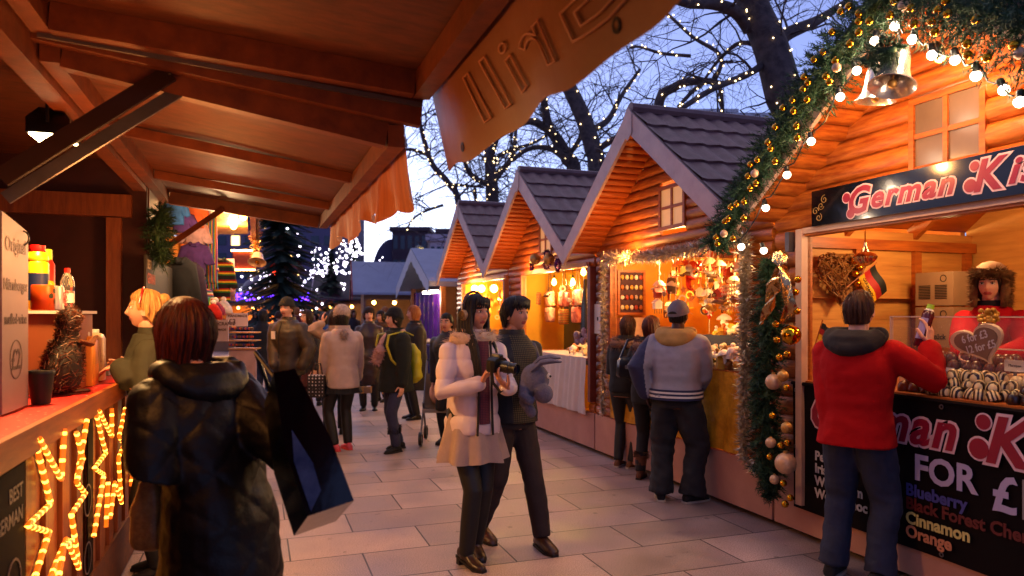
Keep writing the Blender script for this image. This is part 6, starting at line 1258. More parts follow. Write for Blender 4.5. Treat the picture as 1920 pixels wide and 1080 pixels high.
        if sk['kind'] in ('boot', 'ugg'):
            top = an[i].lerp(kn[i], sk.get('h', .8)); mb.tube([an[i]+V((0,0,-.03)), an[i].lerp(top,.4), top], [.046*fk, (.052 if sk['kind']=='boot' else .066)*fk, (.058 if sk['kind']=='boot' else .07)*fk], 12)
            mb = fuse(mb, .008, 3, disp=lambda c, n: .003*mnoise.noise(V((c.x*10,c.y*10,c.z*28))))
        nm = {'boot':'boot','ugg':'boot'}.get(sk['kind'], 'shoe'); so_ = part(mb, nm, sk['m'], t, 60)
        sl = MB(); sl.loft([[o+d*(fw*fk)+x*(w*fk)+V((0,0,z+(hl*(1-max(0,fw+.05)/.15) if hl and fw < .1 else 0)-pit*(fw+.05))) for fw, w in ((-.08,-.03),(-.08,.03),(.02,.043),(.12,.05),(.19,.02),(.19,-.02),(.12,-.05),(.02,-.043))] for z in (.0015, .018)])
        if hl: sl.box(o-V((.022,.0,0))-d*.055+V((0,-.02,.001)), o+V((.022,.0,0))-d*.055+V((0,.02,hl)))
        part(sl, 'sole', sk.get('sole', m_dsole), so_)
        if 'cuff' in sk:
            c = an[i].lerp(kn[i], sk.get('h', .8)); fu = MB(); g = random.Random(i+3); fu.tube([c+V((0,0,-.03)), c+V((0,0,.03))], .062*fk, 12)
            for _ in range(260): a = g.uniform(0, 6.28); p = c+V((.062*fk*math.cos(a), .062*fk*math.sin(a), g.uniform(-.035,.035))); e = V((math.cos(a), math.sin(a), g.uniform(-.6,.5)))*.03; fu.add([p+V((0,0,.004)), p-V((0,0,.004)), p+e], [(0,1,2)])
            part(fu, 'fur_cuff', sk['cuff'], so_, 180)
    if coat:
        q = coat; th = q.get('th', .02); w = q.get('w', 1.0)*bodyw; hem = q['hem']*H; fl = q.get('flare', 1.0); rings = []
        prof = [(.53,.104,.088),(.60,.094,.078),(.66,.098,.080),(.72,.108,.084),(.765,.110,.078),(.795,.098,.066),(.818,.076,.056),(.838,.056,.048),(.853,.046,.045)]
        zz = [(hem/H, .100*fl, .088*fl)]+[p for p in prof if p[0]*H > hem+.03]; mb = MB()
        for f, rx, ry in zz:
            ly = lean*sm(f, .5, .84); rings.append(ell(V((0, ly-.003, f*H)), rx*H*w*(.88 if fem else .97)+th, ry*H*w+th, 24))
        mb.loft(rings)
        for i in (0, 1):
            hl_ = q.get('sl', 1.0); we = el[i].lerp(wr[i], .94*hl_); r = q.get('arm', 1.0)
            mb.tube([Sh[i]+V((0,0,-.004*H)), Sh[i].lerp(el[i],.4), el[i], el[i].lerp(we,.5), we], [(.031*H+th*.7)*r, (.033*H+th*.7)*r, (.030*H+th*.6)*r, (.027*H+th*.5)*r, (.022*H+th*.5)*r], 14, rounded=True)
        pf = q.get('puff')
        def disp(c, n):
            v = .0055*mnoise.noise(V((c.x*5, c.y*5, c.z*9)))+.004*mnoise.noise(V((c.x*13+5, c.y*13, c.z*20)))
            if pf:
                if len(pf) > 2: v += pf[1]*(min(abs(math.sin((c.z+c.x)*math.pi/pf[0])), abs(math.sin((c.z-c.x)*math.pi/pf[0])))**.5-.6)
                else: v += pf[1]*(abs(math.sin(c.z*math.pi/pf[0]))**.55-.6)
            return v
        mb = fuse(mb, vox*(.8 if pf else 1), 3, disp=disp); 
        if 'mf' in q: mb.m = [q['mf'](sum((V(mb.v[i]) for i in f), V())/len(f)) for f in mb.f]
        part(mb, q.get('nm', 'coat'), q['m'], t, 80)
        if q.get('hood'): 
            mb = MB(); hN = N+V((0,-.02,.0)); mb.tube([hN+V((.078*math.cos(a)*H*q.get('hs',1), .06*math.sin(a)*H-.02, .012*H-.03*H*(math.sin(a) < 0)*abs(math.sin(a))*1.5)) for a in (R_(20*j) for j in range(19))], .030*H, 10); mb.loft([ell(hN+V((0,-.055*H,-.055*H)), .03*H,.02*H), ell(hN+V((0,-.06*H,-.03*H)), .07*H,.035*H), ell(hN+V((0,-.05*H,.01*H)), .075*H,.04*H), ell(hN+V((0,-.03*H,.03*H)), .06*H,.03*H)])
            mb = fuse(mb, vox, 4, disp=lambda c, n: .006*mnoise.noise(c*12)); part(mb, 'hood', q['hood'], t, 80)
        elif q.get('collar', True):
            mb = MB(); cn = N+V((0,-.012,0)); rr = [ell(cn+V((0,lean*.1,z*H)), r*H, r*H*.95, 20) for z, r in ((-.02,.062),(.012,.054),(.036,.050),(.034,.043),(-.0,.044))]; mb.loft(rr, cap=False); part(mb, 'collar', q.get('cm', q['m']), t, 80)
        if q.get('zip'):
            mb = MB(); mb.tube([V((0, lean*sm(f,.5,.84)-.003+ry*H*w+th+.004, f*H)) for f, rx, ry in zz[:-1]], .006, 6); part(mb, 'zip', q['zip'], t)
        if q.get('band'):
            f, rx, ry = zz[0]; mb = MB()
            for dz, c in ((-.02,0),(0,1),(.018,0),(.034,1),(.05,0)): mb.loft([ell(V((0,-.003,f*H+dz)), rx*H*w*.97+th, ry*H*w*.98+th, 24), ell(V((0,-.003,f*H+dz+.017)), rx*H*w*.97+th, ry*H*w*.98+th, 24)], c)
            part(mb, 'waistband', q['band'], t)
        if q.get('fur'):
            mb = MB(); g = random.Random(5); cn = N+V((0,-.02,-.005))
            for j in range(900):
                a = g.uniform(0, 6.28); b = g.uniform(0, 6.28); rr = .075*H*q.get('fs', 1); c = cn+V((rr*math.cos(a), rr*.85*math.sin(a), -.02*H*(1 if math.sin(a) < 0 else -.2))); e = V((math.cos(a)*math.cos(b), math.sin(a)*math.cos(b), math.sin(b))); p = c+e*.026*H; tp = p+e*.04+V((g.gauss(0,.008),g.gauss(0,.008),-.012)); x = V((g.gauss(0,1),g.gauss(0,1),g.gauss(0,1))).normalized()*.0035; mb.add([p-x, p+x, tp], [(0,1,2)])
            mb.tube([cn+V((.075*H*q.get('fs',1)*math.cos(a), .064*H*q.get('fs',1)*math.sin(a), -.02*H*(1 if math.sin(a) < 0 else -.2))) for a in (R_(18*j) for j in range(21))], .026*H, 9); part(mb, 'fur_collar', q['fur'], t, 180)
    return dict(t=t, HM=HM, HC=HC, N=N, wr=wr, el=el, Sh=Sh, kn=kn, an=an, k=k, H=H, M=Matrix.Translation((at[0], at[1], z0)) @ Matrix.Rotation(rz, 4, 'Z'), rz=rz)
def R_(d): return math.radians(d)
def beanie(p, mat, fem=False, slouch=.02, fold=None, low=.02):
    k = p['k']; a, b, c = .09*k, .112*k, .130*k; rings = []; n = 48
    for t in (0,.06,.12,.2,.35,.55,.75,.9,1.0):
        an = R_(90*t); z = low*k+(c+slouch-low*k)*math.sin(an); r = math.cos(an)**.75 if t < 1 else .02; r *= 1.06 if t < .13 else 1
        rings.append([(a*r*(1+.018*math.sin(20*th))*math.sin(th), b*r*(1+.018*math.sin(20*th))*math.cos(th)-.008-slouch*t, z-.02*k*math.cos(th)*(-1)*(1-t)) for th in (2*math.pi*j/n for j in range(n))])
    mb = MB(); mb.M = p['HM']; mb.loft(rings); mb.M = None; return part(mb, 'hat', mat, p['t'], 80)
def lw(p, v): return p['M'] @ V(v)      # local to world
def at_px(px, Y): return ((px-960)/1350*Y, Y)
def fur_ball(mb, c, r, n, ln, seed=0, sc=(1,1,1)):
    g = random.Random(seed); mb.ball(c, r, 12, 0, sc)
    for _ in range(n):
        d = V((g.gauss(0,1), g.gauss(0,1), g.gauss(0,1))).normalized(); p = V(c)+V((d.x*sc[0], d.y*sc[1], d.z*sc[2]))*r*.95; e = d*ln*g.uniform(.5,1.1)+V((g.gauss(0,.3),g.gauss(0,.3),g.gauss(-.2,.3)))*ln; x = d.cross(V((g.gauss(0,1),g.gauss(0,1),g.gauss(0,1)))).normalized()*ln*.12; mb.add([p-x, p+x, p+e], [(0,1,2)])
m_pinkp = cl('pale_pink_puffer', 'd4bcb8', .55, bump=.5, bs=12, var=.06); m_tan = cl('tan_skirt', 'a48a7c', .9, var=.08, bump=.25, bs=60); m_creamfur = mk('cream_fur', 'c8a888', .9, var=.2, vs=30); m_brfur = mk('brown_fur', '5a3c24', .9, var=.3, vs=30); m_gyfur = mk('grey_brown_fur', '6a4c40', .9, var=.3, vs=30)

def loc(at, face, w): rz = math.atan2(-face[0], face[1]); return Matrix.Rotation(-rz, 3, 'Z') @ (V(w)-V((at[0], at[1], 0)))
def wdir(face, d): return Matrix.Rotation(-math.atan2(-face[0], face[1]), 3, 'Z') @ V(d)
# 1 woman with headphones and camera
w = at_px(886, 4.66); F = (.50, -.87); lc = lambda px, py, Y: loc(w, F, P(px, py, Y))
p1 = person('young woman in pale pink puffer jacket and tan pleated skirt, wearing headphones', w, 1.72, F, True, 1, H_BLK, .01, (-17, 2), ((-.07,-.10,-10,0), (.075,.06,14,0)),
    L=lc(952, 728, 4.34), R=lc(904, 716, 4.40), poleL=(-.6,-.4,-1), poleR=(.9,-.5,-.7), handL=(wdir(F, (-.45,-.25,.5)), wdir(F, (-.3,-.2,1)), .55), handR=(wdir(F, (.35,-.35,.75)), wdir(F, (.8,-.1,-.25)), .75),
    coat=dict(m=m_pinkp, hem=.485, th=.02, flare=1.06, puff=(.12,.014), nm='jacket', fur=m_creamfur, fs=.95, arm=.93, w=.96), legs=dict(kind='leggings', m=m_blt, w=.86, wr=0, skirt=dict(m=m_tan, top=.585, hem=.385, r0=.155, r1=.23, pl=.12, np=9)),
    shoes=dict(kind='boot', m=mk('dark_brown_boot', '2e1c12', .32, var=.3, bump=.5, bs=18), h=.74, heel=.045), hairz=hz(.055,-.10,-.36,38,58), hairkw=dict(thick=.015, wave=.010, back=.12, flare=.12), vox=.009, asian=True, headn=60)
mb = MB(); H1 = p1['HM']   # fringe and long front strands
mb.M = H1
for s in (-1, 1):
    for k in range(5): x0 = s*(.060+.004*k); mb.tube([(x0*.9, .035-.02*k, .075-.01*k), (x0*1.2, .034-.02*k, .02), (x0*1.28, .030-.02*k, -.10), (x0*1.12+s*.012, .085-.02*k, -.22), (x0*1.05+s*.02, .115-.018*k, -.36), (x0+s*.02, .12-.018*k, -.43-.02*k)], [.012,.016,.017,.017,.013,.004], 7)
for k in range(9): x = -.052+.013*k; mb.tube([(x*.7, .070, .098), (x, .088-3*x*x, .075), (x*1.08, .0925-7*x*x, .048), (x*1.12, .0915-8*x*x, .027)], [.006,.008,.006,.002], 6)
mb.M = None; part(mb, 'hair_strands', H_BLK, p1['t'], 80)
mb = MB(); mb.M = H1; mb.loft([ell(V((0,0,0)), .001, .001)]*2) if False else None
m_hpn = mk('headphone_tan', 'b08858', .4, var=0); m_chrome = mk('chrome', 'b8b0a8', .2, metal=1, var=0)
hp_ = bpy.data.objects.new('headphones', None); link(hp_); tags(hp_, 'tan and silver headphones over the long black hair of the woman in pale pink', 'headphones'); hp_.matrix_world = p1['M'] @ H1; ORG[hp_.name] = (0,0,0)
part(MB().tube([(.098*math.cos(a), -.012, .015+.125*math.sin(a)) for a in (R_(10+16*j) for j in range(11))], .009, 8), 'headband', mk('headband_brown', '4a2c20', .5), hp_)
for s in (-1, 1):
    part(MB().lathe([(.034,0),(.036,.012),(.03,.024),(.02,.027)], 16, 0, (s*.088,-.008,-.012), (s,0,0)), 'ear_cup', m_hpn, hp_); part(MB().lathe([(.026,.0275),(.028,.029),(.002,.030)], 16, 0, (s*.088,-.008,-.012), (s,0,0)), 'cup_ring', m_chrome, hp_); part(MB().tube([(s*.108,-.008,.012),(s*.104,-.01,.06)], .007, 6), 'slider', m_chrome, hp_)
# camera
cp = P(931, 684, 4.33); ld = V((.80,-.55,-.12)).normalized(); cr_ = ld.cross(V((0,0,1))).normalized(); cu_ = cr_.cross(ld)
cm = thing('camera', 'black camera with a big lens held in front of the pale pink jacket', 'camera', cp, uv=False); mb = MB(); mb.M = Matrix((cr_, ld, cu_)).transposed().to_4x4(); mb.M.translation = cp
def part_b(fn, nm, m): b = MB(); b.M = mb.M; fn(b); part(b, nm, m, cm)
part_b(lambda b: b.loft([[(x*sx, y, z*sx) for x, z in ((-.06,-.042),(.06,-.042),(.066,-.03),(.066,.03),(.05,.045),(.022,.05),(.018,.066),(-.018,.066),(-.022,.05),(-.055,.042),(-.066,.03),(-.066,-.03))] for y, sx in ((-.03,.95),(-.022,1),(.022,1),(.03,.93))]), 'camera_body', m_black)
part_b(lambda b: b.lathe([(.034,.03),(.034,.06),(.037,.062),(.037,.10),(.033,.103),(.030,.128),(.034,.13),(.036,.15),(.031,.152),(.028,.14)], 20, 0, (0,0,-.002), (0,1,0)), 'lens', m_black)
part_b(lambda b: b.lathe([(.029,.1405),(.001,.145)], 18, 0, (0,0,-.002), (0,1,0)), 'lens_glass', mk('lens_glass', '101424', .05, var=0))
b = MB(); b.M = mb.M; b.tube([(-.066,0,.02),(-.10,.02,-.05),(-.07,.04,-.13),(.0,.05,-.16),(.06,.03,-.10),(.068,0,.02)], .011, 6, sq=.3); part(b, 'strap', m_black, cm)
m_shirt = plaid(mk('plum_plaid_shirt', '6a2c34', .8, var=0, bump=.3), '7a3038', '4a2028', 30)
mb = MB(); T1 = p1['N']; mb.grid(lambda a, b: ((-.038+.076*a), .170+.012*math.sin(a*3.14)-.02*(1-b)**2, 1.43-.52*b), 6, 14); part(mb, 'shirt', m_shirt, p1['t'], 80)
mb = MB()
for s in (-1, 1): mb.tube([(s*.05, .15, 1.43), (s*.045,.175,1.3), (s*.045,.178,1.1), (s*.05,.178,.95), (s*.055,.178,.84)], .008, 6)
part(mb, 'zip', m_dsole, p1['t'])
m_plaid = plaid(mk('olive_plaid_shirt', '3a3424', .85, var=0, bump=.3), '5a5038', '1c1a14', 22)
# 2 man behind her with a plush toy
w = at_px(958, 5.02); F = (.62, -.78); lc = lambda px, py, Y: loc(w, F, P(px, py, Y)); m_jkt = cl('dark_jacket', '15131a', .7)
p2 = person('young man in dark jacket and plaid shirt walking beside the woman with headphones', w, 1.71, F, False, 1, H_BLK, .02, (-8, 4), ((-.10,.22,-14,0), (.10,-.22,-6,.03,.15)), L=lc(990, 735, 4.72), R=lc(925, 760, 4.95), poleL=(-.8,-.6,-.7), poleR=(.8,-.4,-.6),
    handL=(wdir(F, (.3,-.7,.4)), wdir(F, (.6,.1,.8)), .5), coat=dict(m=[m_jkt, m_plaid], mf=lambda c: 1 if c.y > .075 and abs(c.x) < .095-.05*max(0, c.z-1.3) and c.z < 1.46 else 0, hem=.50, th=.022, nm='jacket'), legs=dict(m=cl('brown_trousers', '2c1e1a'), w=1.02, wr=.008), shoes=dict(kind='shoe', m=m_blea), hairz=hz(.048,-.018,-.085,50,74), hairkw=dict(thick=.018, wave=.035, seed=2), vox=.010, asian=True, headn=56)
mb = MB(); mb.tube([(-.12,.10,1.40),(-.13,.145,1.30),(-.14,.14,1.15),(-.17,.09,1.0)], .022, 6, sq=.3); part(mb, 'backpack_strap', mk('navy_strap', '1c2050', .6), p2['t'])
mb = MB(); g = random.Random(3); mb.M = p2['HM']
for k in range(16): x = -.066+.0088*k; mb.tube([(x*.5, .05, .122), (x, .088-3*x*x, .09), (x*1.12+g.uniform(-.008,.008), .0975-8*x*x, .055), (x*1.15+g.uniform(-.01,.01), .0955-8*x*x, .03+g.uniform(-.012,.01))], [.008,.010,.007,.002], 6)
mb.M = None; part(mb, 'hair_fringe', H_BLK, p2['t'], 80)
q = P(1003, 712, 4.62); m_pl = mk('grey_plush', '6a6470', .95, var=.15, vs=30, bump=.8, bs=90); pt = thing('plush_toy', 'grey plush animal with long floppy ears held by the man in the dark jacket', 'toy', q, uv=False)
mb = MB(); mb.ball(q+V((0,.02,0)), .10, 14, 0, (.95,.9,1.05)); mb.ball(q+V((.055,-.05,-.085)), .062, 14); mb.tube([q+V((-.02,.03,-.06)), q+V((-.06,.03,-.15)), q+V((-.02,.0,-.215))], [.06,.045,.035], 10, rounded=True); mb.tube([q+V((-.06,0,-.02)), q+V((-.075,-.03,-.10)), q+V((-.03,-.06,-.13))], [.04,.036,.03], 10, rounded=True); mb = fuse(mb, .008, 3); part(mb, 'body', m_pl, pt, 80)
for s, dy in ((0, -.05), (.018, .05)): part(MB().tube([q+V((-.01,dy,.07+s)), q+V((.04,dy-.01,.115+s)), q+V((.10,dy-.02,.125+s)), q+V((.155,dy-.01,.12+s))], [.03,.042,.04,.018], 10, rounded=True, sq=.45), 'ear', m_pl, pt)
part(MB().ball(q+V((.085,-.065,.03)), .018, 10, 0, (.6,.6,1)), 'eye', m_white, pt); part(MB().ball(q+V((.095,-.073,.028)), .008, 8), 'pupil', m_black, pt)
# 3 man in cap seen from behind
w = at_px(1268, 6.15); F = (.52, .85); lc = lambda px, py, Y: loc(w, F, P(px, py, Y)); m_gj = cl('grey_jacket', '8c8894', .75, vs=4); m_nv = cl('navy_sleeve', '20244a', .75)
p3 = person('man in grey cap, yellow hood and grey jacket seen from behind at the gift stall', w, 1.70, F, False, 2, H_BLK, .03, (8, 8), ((-.13,-.02,22,0), (.12,.03,-30,0)), L=lc(1212, 740, 6.25), R=lc(1312, 735, 6.35), poleL=(-.7,-1,-.2), poleR=(.7,-1,-.2),
    coat=dict(m=[m_gj, m_nv], mf=lambda c: 1 if c.x < -.225 else 0, hem=.53, th=.035, flare=1.08, nm='jacket', hood=cl('yellow_hood', 'b08848', .9), band=[m_nv, m_white], arm=1.3, w=1.06), legs=dict(m=m_bljean, w=1.42, wr=.016, ank=1.35, cut=-.012*1.7), shoes=dict(kind='shoe', m=m_blk, sole=m_sole), vox=.012, hairz=hz(.0,-.02,-.05), hairkw=dict(thick=.006))
k = p3['k']; m_cap = cl('grey_cap', '6a6470', .8, bump=.2, bs=60); mb = MB(); mb.M = p3['HM']
mb.loft([[(.088*k*r*math.sin(t), (.110*k*r*math.cos(t)-.005), (z+.012*math.cos(t)*(z < .06))*k) for t in (2*math.pi*j/36 for j in range(36))] for z, r in ((.015,1.0),(.03,1.02),(.07,.97),(.10,.82),(.125,.55),(.137,.2),(.139,.03))]); mb.M = None; cp_ = part(mb, 'cap', m_cap, p3['t'], 80)
mb = MB(); mb.M = p3['HM']; mb.grid(lambda a, b: (.075*(2*a-1)*k, (.085+.075*b*(1-(2*a-1)**2*.5))*k, (.03-.02*b-.02*(2*a-1)**2)*k), 12, 5); mb.tube([(0,0,.14*k),(0,0,.147*k)], .008, 8); mb.M = None; part(mb, 'brim', m_cap, cp_, 80)
mb = MB(); mb.M = p3['HM']; mb.loft([[(.04*k*math.cos(t), (-.1165+.0)*k, (.03+.022*math.sin(t)*(math.sin(t) > 0))*k) for t in (2*math.pi*j/16 for j in range(16))], [(.038*k*math.cos(t), (-.1175)*k, (.03+.020*math.sin(t)*(math.sin(t) > 0))*k) for t in (2*math.pi*j/16 for j in range(16))]]); mb.M = None; part(mb, 'strap_opening', H_BLK, cp_)
# 4, 5 two girls at the gift stall
w = at_px(1172, 7.5); F = (.62, .78); p4 = person('girl with long brown hair and fur collared black jacket left of the cap man', w, 1.58, F, True, 1, H_BRN, .03, (5, 6), ((-.08,0,10,0), (.07,.02,-25,0)), L=loc(w, F, P(1180, 700, 7.75)), R=loc(w, F, P(1200, 720, 7.7)), coat=dict(m=m_blk, hem=.50, th=.022, nm='jacket', fur=m_gyfur, fs=1.1), legs=dict(kind='leggings', m=m_blt, w=.95, wr=0), shoes=dict(kind='shoe', m=mk('tan_suede', '6a4020', .8), sole=m_sole), hairz=hz(.06,-.12,-.27,40,60), hairkw=dict(wave=.03, back=.05, seed=4), vox=.014, headn=32)
w = at_px(1216, 6.95); F = (.60, .80); p5 = person('girl with reddish brown hair and fur topped boots beside the cap man', w, 1.58, F, True, 1, H_RED, .03, (12, 8), ((-.09,0,10,0), (.07,.03,-20,0)), L=loc(w, F, P(1215, 715, 7.1)), R=loc(w, F, P(1245, 700, 7.2)), coat=dict(m=m_blk, hem=.47, th=.022, nm='jacket', fur=m_gyfur, fs=1.05), legs=dict(m=cl('dark_jeans', '14141c'), w=.95), shoes=dict(kind='ugg', m=mk('brown_suede_boot', '5a3420', .85, bump=.4), h=.42, cuff=m_brfur), hairz=hz(.06,-.12,-.24,40,60), hairkw=dict(wave=.03, back=.04, seed=6), vox=.014, headn=32)
q = P(1178, 680, 7.0); hb = thing('handbag', 'black glossy handbag with studs on the girl with reddish hair', 'bag', q, uv=False); mb = MB(); mb.loft([[q+V((x*s, y*s, z)) for x, y in ((-.10,-.05),(.10,-.05),(.12,0),(.10,.05),(-.10,.05),(-.12,0))] for z, s in ((-.14,.85),(-.12,1),(.02,.9),(.06,.6))]); part(mb, 'bag_body', m_lea, hb, 60); part(MB().tube([q+V((-.08,0,.04)), q+V((.0,.02,.22)), q+V((.13,.02,.25)), q+V((.09,0,.04))], .012, 6), 'strap', m_lea, hb); part(MB().box(q+V((-.04,-.052,-.06)), q+V((.04,-.046,-.02))), 'buckle', m_chrome, hb)
# 6 man in red jacket raising a bottle
w = at_px(1606, 4.32); F = (.74, .67); lc = lambda px, py, Y: loc(w, F, P(px, py, Y)); m_red = mk('red_fleece', 'a00408', .9, var=.10, vs=4, bump=.8, bs=9, sheen=0, spec=.2)
p6 = person('man in red fleece jacket and dark jeans raising a bottle at the chocolate stall', w, 1.735, F, False, 0, H_BRN, .02, (4, 4), ((-.13,-.03,8,0), (.13,.0,-12,0)), L=lc(1565, 850, 4.30), R=lc(1742, 648, 4.32), poleL=(-.3,-1,-.2), poleR=(.6,-.3,-1), handL='none',
    handR=(wdir(F, (.12,.05,1)), wdir(F, (-.55,.75,.05)), .62), coat=dict(m=m_red, hem=.475, th=.03, flare=1.12, nm='jacket', hood=cl('dark_hood', '1a1214', .9), arm=1.12, w=1.02), legs=dict(m=m_jean, w=1.2, wr=.012, ank=1.25), shoes=dict(kind='shoe', m=m_blk, sole=m_sole), hairz=hz(.074,.0,-.075,55,88), hairkw=dict(thick=.013, wave=.04, seed=8), vox=.010, headn=56)
wr = lw(p6, p6['wr'][1]); mb = MB(); d6 = (wr-lw(p6, p6['el'][1])).normalized(); mb.tube([wr-d6*.045, wr-d6*.005], [.043,.040], 14); bq = mb; o = solo(bq, 'cuff', 'x', 'x', m_blk, base=(0,0,0), uv=False)
o.name = 'cuff'; del o['label']; del o['category']; o.parent = p6['t']; o.matrix_parent_inverse = p6['t'].matrix_basis.inverted() if False else (Matrix.Translation(p6['t'].location) @ Matrix.Rotation(p6['rz'], 4, 'Z')).inverted()
hn = V((-.55,.75,.05)); hn = (hn-d6*hn.dot(d6)).normalized(); bc = wr+V((.12,.05,1)).normalized()*.075+hn*.046+V((.016,.001,.05)); bax = V((.30,.02,.95)).normalized()
bt = thing('drink_bottle', 'dark red drink bottle with lime cap raised in the hand of the red fleece man', 'bottle', bc, uv=False)
part(MB().lathe([(.03,-.125),(.034,-.12),(.034,.075),(.028,.10),(.02,.11)], 18, 0, bc, bax), 'bottle_body', mk('berry_bottle', '4a0818', .25, var=0), bt); part(MB().lathe([(.021,.112),(.021,.14),(.002,.142)], 16, 0, bc, bax), 'cap', mk('lime_cap', '9ac020', .4, var=0), bt); part(MB().lathe([(.029,.098),(.022,.111),(.02,.112)], 16, 0, bc, bax, cap=False), 'neck_ring', m_white, bt)
rb_ = MB(); x_ = V((-.8,-.6,.25)); x_ = (x_-bax*x_.dot(bax)).normalized(); y_ = bax.cross(x_)
rb_.grid(lambda a, b: bc+bax*(-.08+.13*b)+(x_*math.cos(1.4*(a-.5))+y_*math.sin(1.4*(a-.5)))*.0347, 8, 2); part(rb_, 'label', mk('lilac_label', '8a7aa8', .5), bt)
# 7 vendor in red with fur hat
w = (3.17, 4.74); F = (-.78, -.62); lc = lambda px, py, Y: loc(w, F, P(px, py, Y)-V((0,0,.23))); m_rs = mk('red_sweatshirt', 'a80616', .85, var=.1, vs=4, bump=.5, bs=8, spec=.2)
p7 = person('woman vendor in red sweatshirt and fur trimmed hat behind the chocolates', w, 1.67, F, True, 0, H_DBR, .02, (-4, 3), L=lc(1878, 668, 4.30), R=lc(1800, 690, 4.35), poleL=(-1,-.4,-.5), poleR=(1,-.3,-.6), handL=(wdir(F, (-.8,-.3,-.15)), wdir(F, (-.2,.3,-1)), .5), coat=dict(m=m_rs, hem=.47, th=.025, nm='sweatshirt', cm=m_blk, arm=1.12), legs=dict(m=m_blk), hairz=hz(.06,-.05,-.1,40,60), vox=.011, z0=.23, headn=56)
mb = MB(); mb.M = p7['HM']; g = random.Random(4); kk = p7['k']; fu = MB(); fu.M = p7['HM']
mb.loft([[(.098*kk*r*math.sin(t), (.118*kk*r*math.cos(t)-.012), z*kk) for t in (2*math.pi*j/28 for j in range(28))] for z, r in ((.05,1.0),(.09,1.0),(.125,.85),(.15,.55),(.162,.15))]); part(mb, 'hat', cl('beige_hat', 'a07c60', .9), p7['t'], 80)
for _ in range(2600):
    a = g.uniform(-2.6, 2.6); fr = abs(a) < 1.0
    p = V((.098*math.sin(a), .112*math.cos(a)-.005, g.uniform(.045,.10) if fr else g.uniform(-.14,.09) if abs(a) < 2.0 else g.uniform(.0,.09)))*kk
    n = V((math.sin(a), math.cos(a), g.uniform(-.4,.5))).normalized(); e = (n+V((g.gauss(0,.4),g.gauss(0,.4),g.gauss(-.2,.4)))).normalized()*g.uniform(.03,.055); x = n.cross(V((g.gauss(0,1),g.gauss(0,1),g.gauss(0,1)))).normalized()*.0038; fu.add([p-x, p+x, p+e], [(0,1,2)])
fu.tube([V((.095*math.sin(a), .108*math.cos(a)-.005, .072))*kk for a in (R_(-150+15*j) for j in range(21))], .03*kk, 8)
for s in (-1, 1): fu.tube([V((s*.088,.02,.05))*kk, V((s*.094,.03,-.05))*kk, V((s*.085,.04,-.15))*kk], [.02,.03,.018], 8)
part(fu, 'hat_fur', mk('hat_fur', '6a4826', .9, var=.3, vs=30), p7['t'], 180)
# 9 fair haired customer leaning on the counter (built before the near woman)
w = at_px(302, 4.45); F = (-.92, -.40); lc = lambda px, py, Y: loc(w, F, P(px, py, Y))
p9 = person('fair haired woman in green parka leaning a hand on the food stall counter', w, 1.74, F, True, 0, H_BLD, .05, (0, 6), L=lc(225, 684, 4.22), R=lc(240, 690, 4.6), poleL=(-.5,-.8,-.6), handL=(wdir(F, (-.9,.1,-.25)), wdir(F, (-.1,.2,-1)), .35), coat=dict(m=cl('green_parka', '2c2a1a'), hem=.42, th=.03, nm='parka', arm=1.25), legs=dict(m=m_blk), hairz=hz(.062,-.01,-.07,45,75), hairkw=dict(thick=.02, wave=.04, seed=3), vox=.012, headn=48)
mb = MB(); mb.M = p9['HM']; mb.tube([(.098*math.cos(a), .03-.01*math.sin(a), .01+.128*math.sin(a)) for a in (R_(10+16*j) for j in range(11))], .006, 6); mb.M = None; part(mb, 'hair_band', m_rc, p9['t'])
mb = MB(); mb.M = p9['HM']; mb.ball((0,-.10,.075), .04, 10); mb.M = None; part(mb, 'hair_bun', H_BLD, p9['t'], 80)
# 8 near woman seen from behind
w = (-1.06, 2.62); F = (-.84, .54); lc = lambda px, py, Y: loc(w, F, P(px, py, Y)); m_shiny = mk('shiny_black_nylon', '0a080a', .5, var=.1, bump=1, bs=11, spec=.3)
p8 = person('dark red haired woman in shiny black puffer coat seen from behind in the foreground', w, 1.635, F, True, 1, H_RED, .16, (-6, 6), ((-.1,0,0,0), (.1,.05,0,0)), L=lc(262, 815, 2.62), R=lc(560, 870, 2.5), poleL=(-.3,-.5,-1), poleR=(-.2,-.6,-1), handR='none', handL='none',
    coat=dict(m=m_shiny, hem=.36, th=.045, flare=1.15, puff=(.19,.008,1), nm='coat', hood=m_shiny, hs=1.1, arm=1.18, w=1.0), legs=dict(m=m_blk, w=1.05), shoes=dict(kind='boot', m=m_lea, h=.5), hairz=hz(.065,-.24,-.31,45,65), hairkw=dict(thick=.036, wave=.034, seed=1, flare=.22, strands=1500), vox=.011, headn=40)
# shopping bag
E = P(577, 968, 2.15); U = V((-.38,.30,.87)).normalized(); X = V((.80,.50,.22)); X = (X-U*X.dot(U)).normalized(); Z = U.cross(X); Z = Z if Z.x < 0 else -Z
bg_ = thing('shopping_bag', 'large glossy black shopping bag with a blue panel carried by the near woman', 'bag', E, uv=False); m_gb = mk('gloss_black_card', '050508', .12, var=0, spec=.5, bump=.25, bs=4)
def cq(x, z, u): return E+X*x+Z*z+U*u
mb = MB(); mb.loft([[cq(0,0,0),cq(.145,0,0),cq(.145,.30,0),cq(0,.30,0)], [cq(-.005,0,.22),cq(.14,.01,.22),cq(.14,.29,.22),cq(-.005,.29,.22)], [cq(.03,0,.47),cq(.10,.01,.47),cq(.10,.29,.47),cq(.03,.29,.47)]], cap=False); mb.add([cq(0,0,0),cq(.145,0,0),cq(.145,.30,0),cq(0,.30,0)], [(0,1,2,3)]); part(mb, 'bag_body', m_gb, bg_, 30)
m_blue = mk('mottled_blue', '222e50', .25, var=0, col2='56607c', vs=9, bump=.3, bs=6)  # blue with paler blotches, for the patch on the bag side
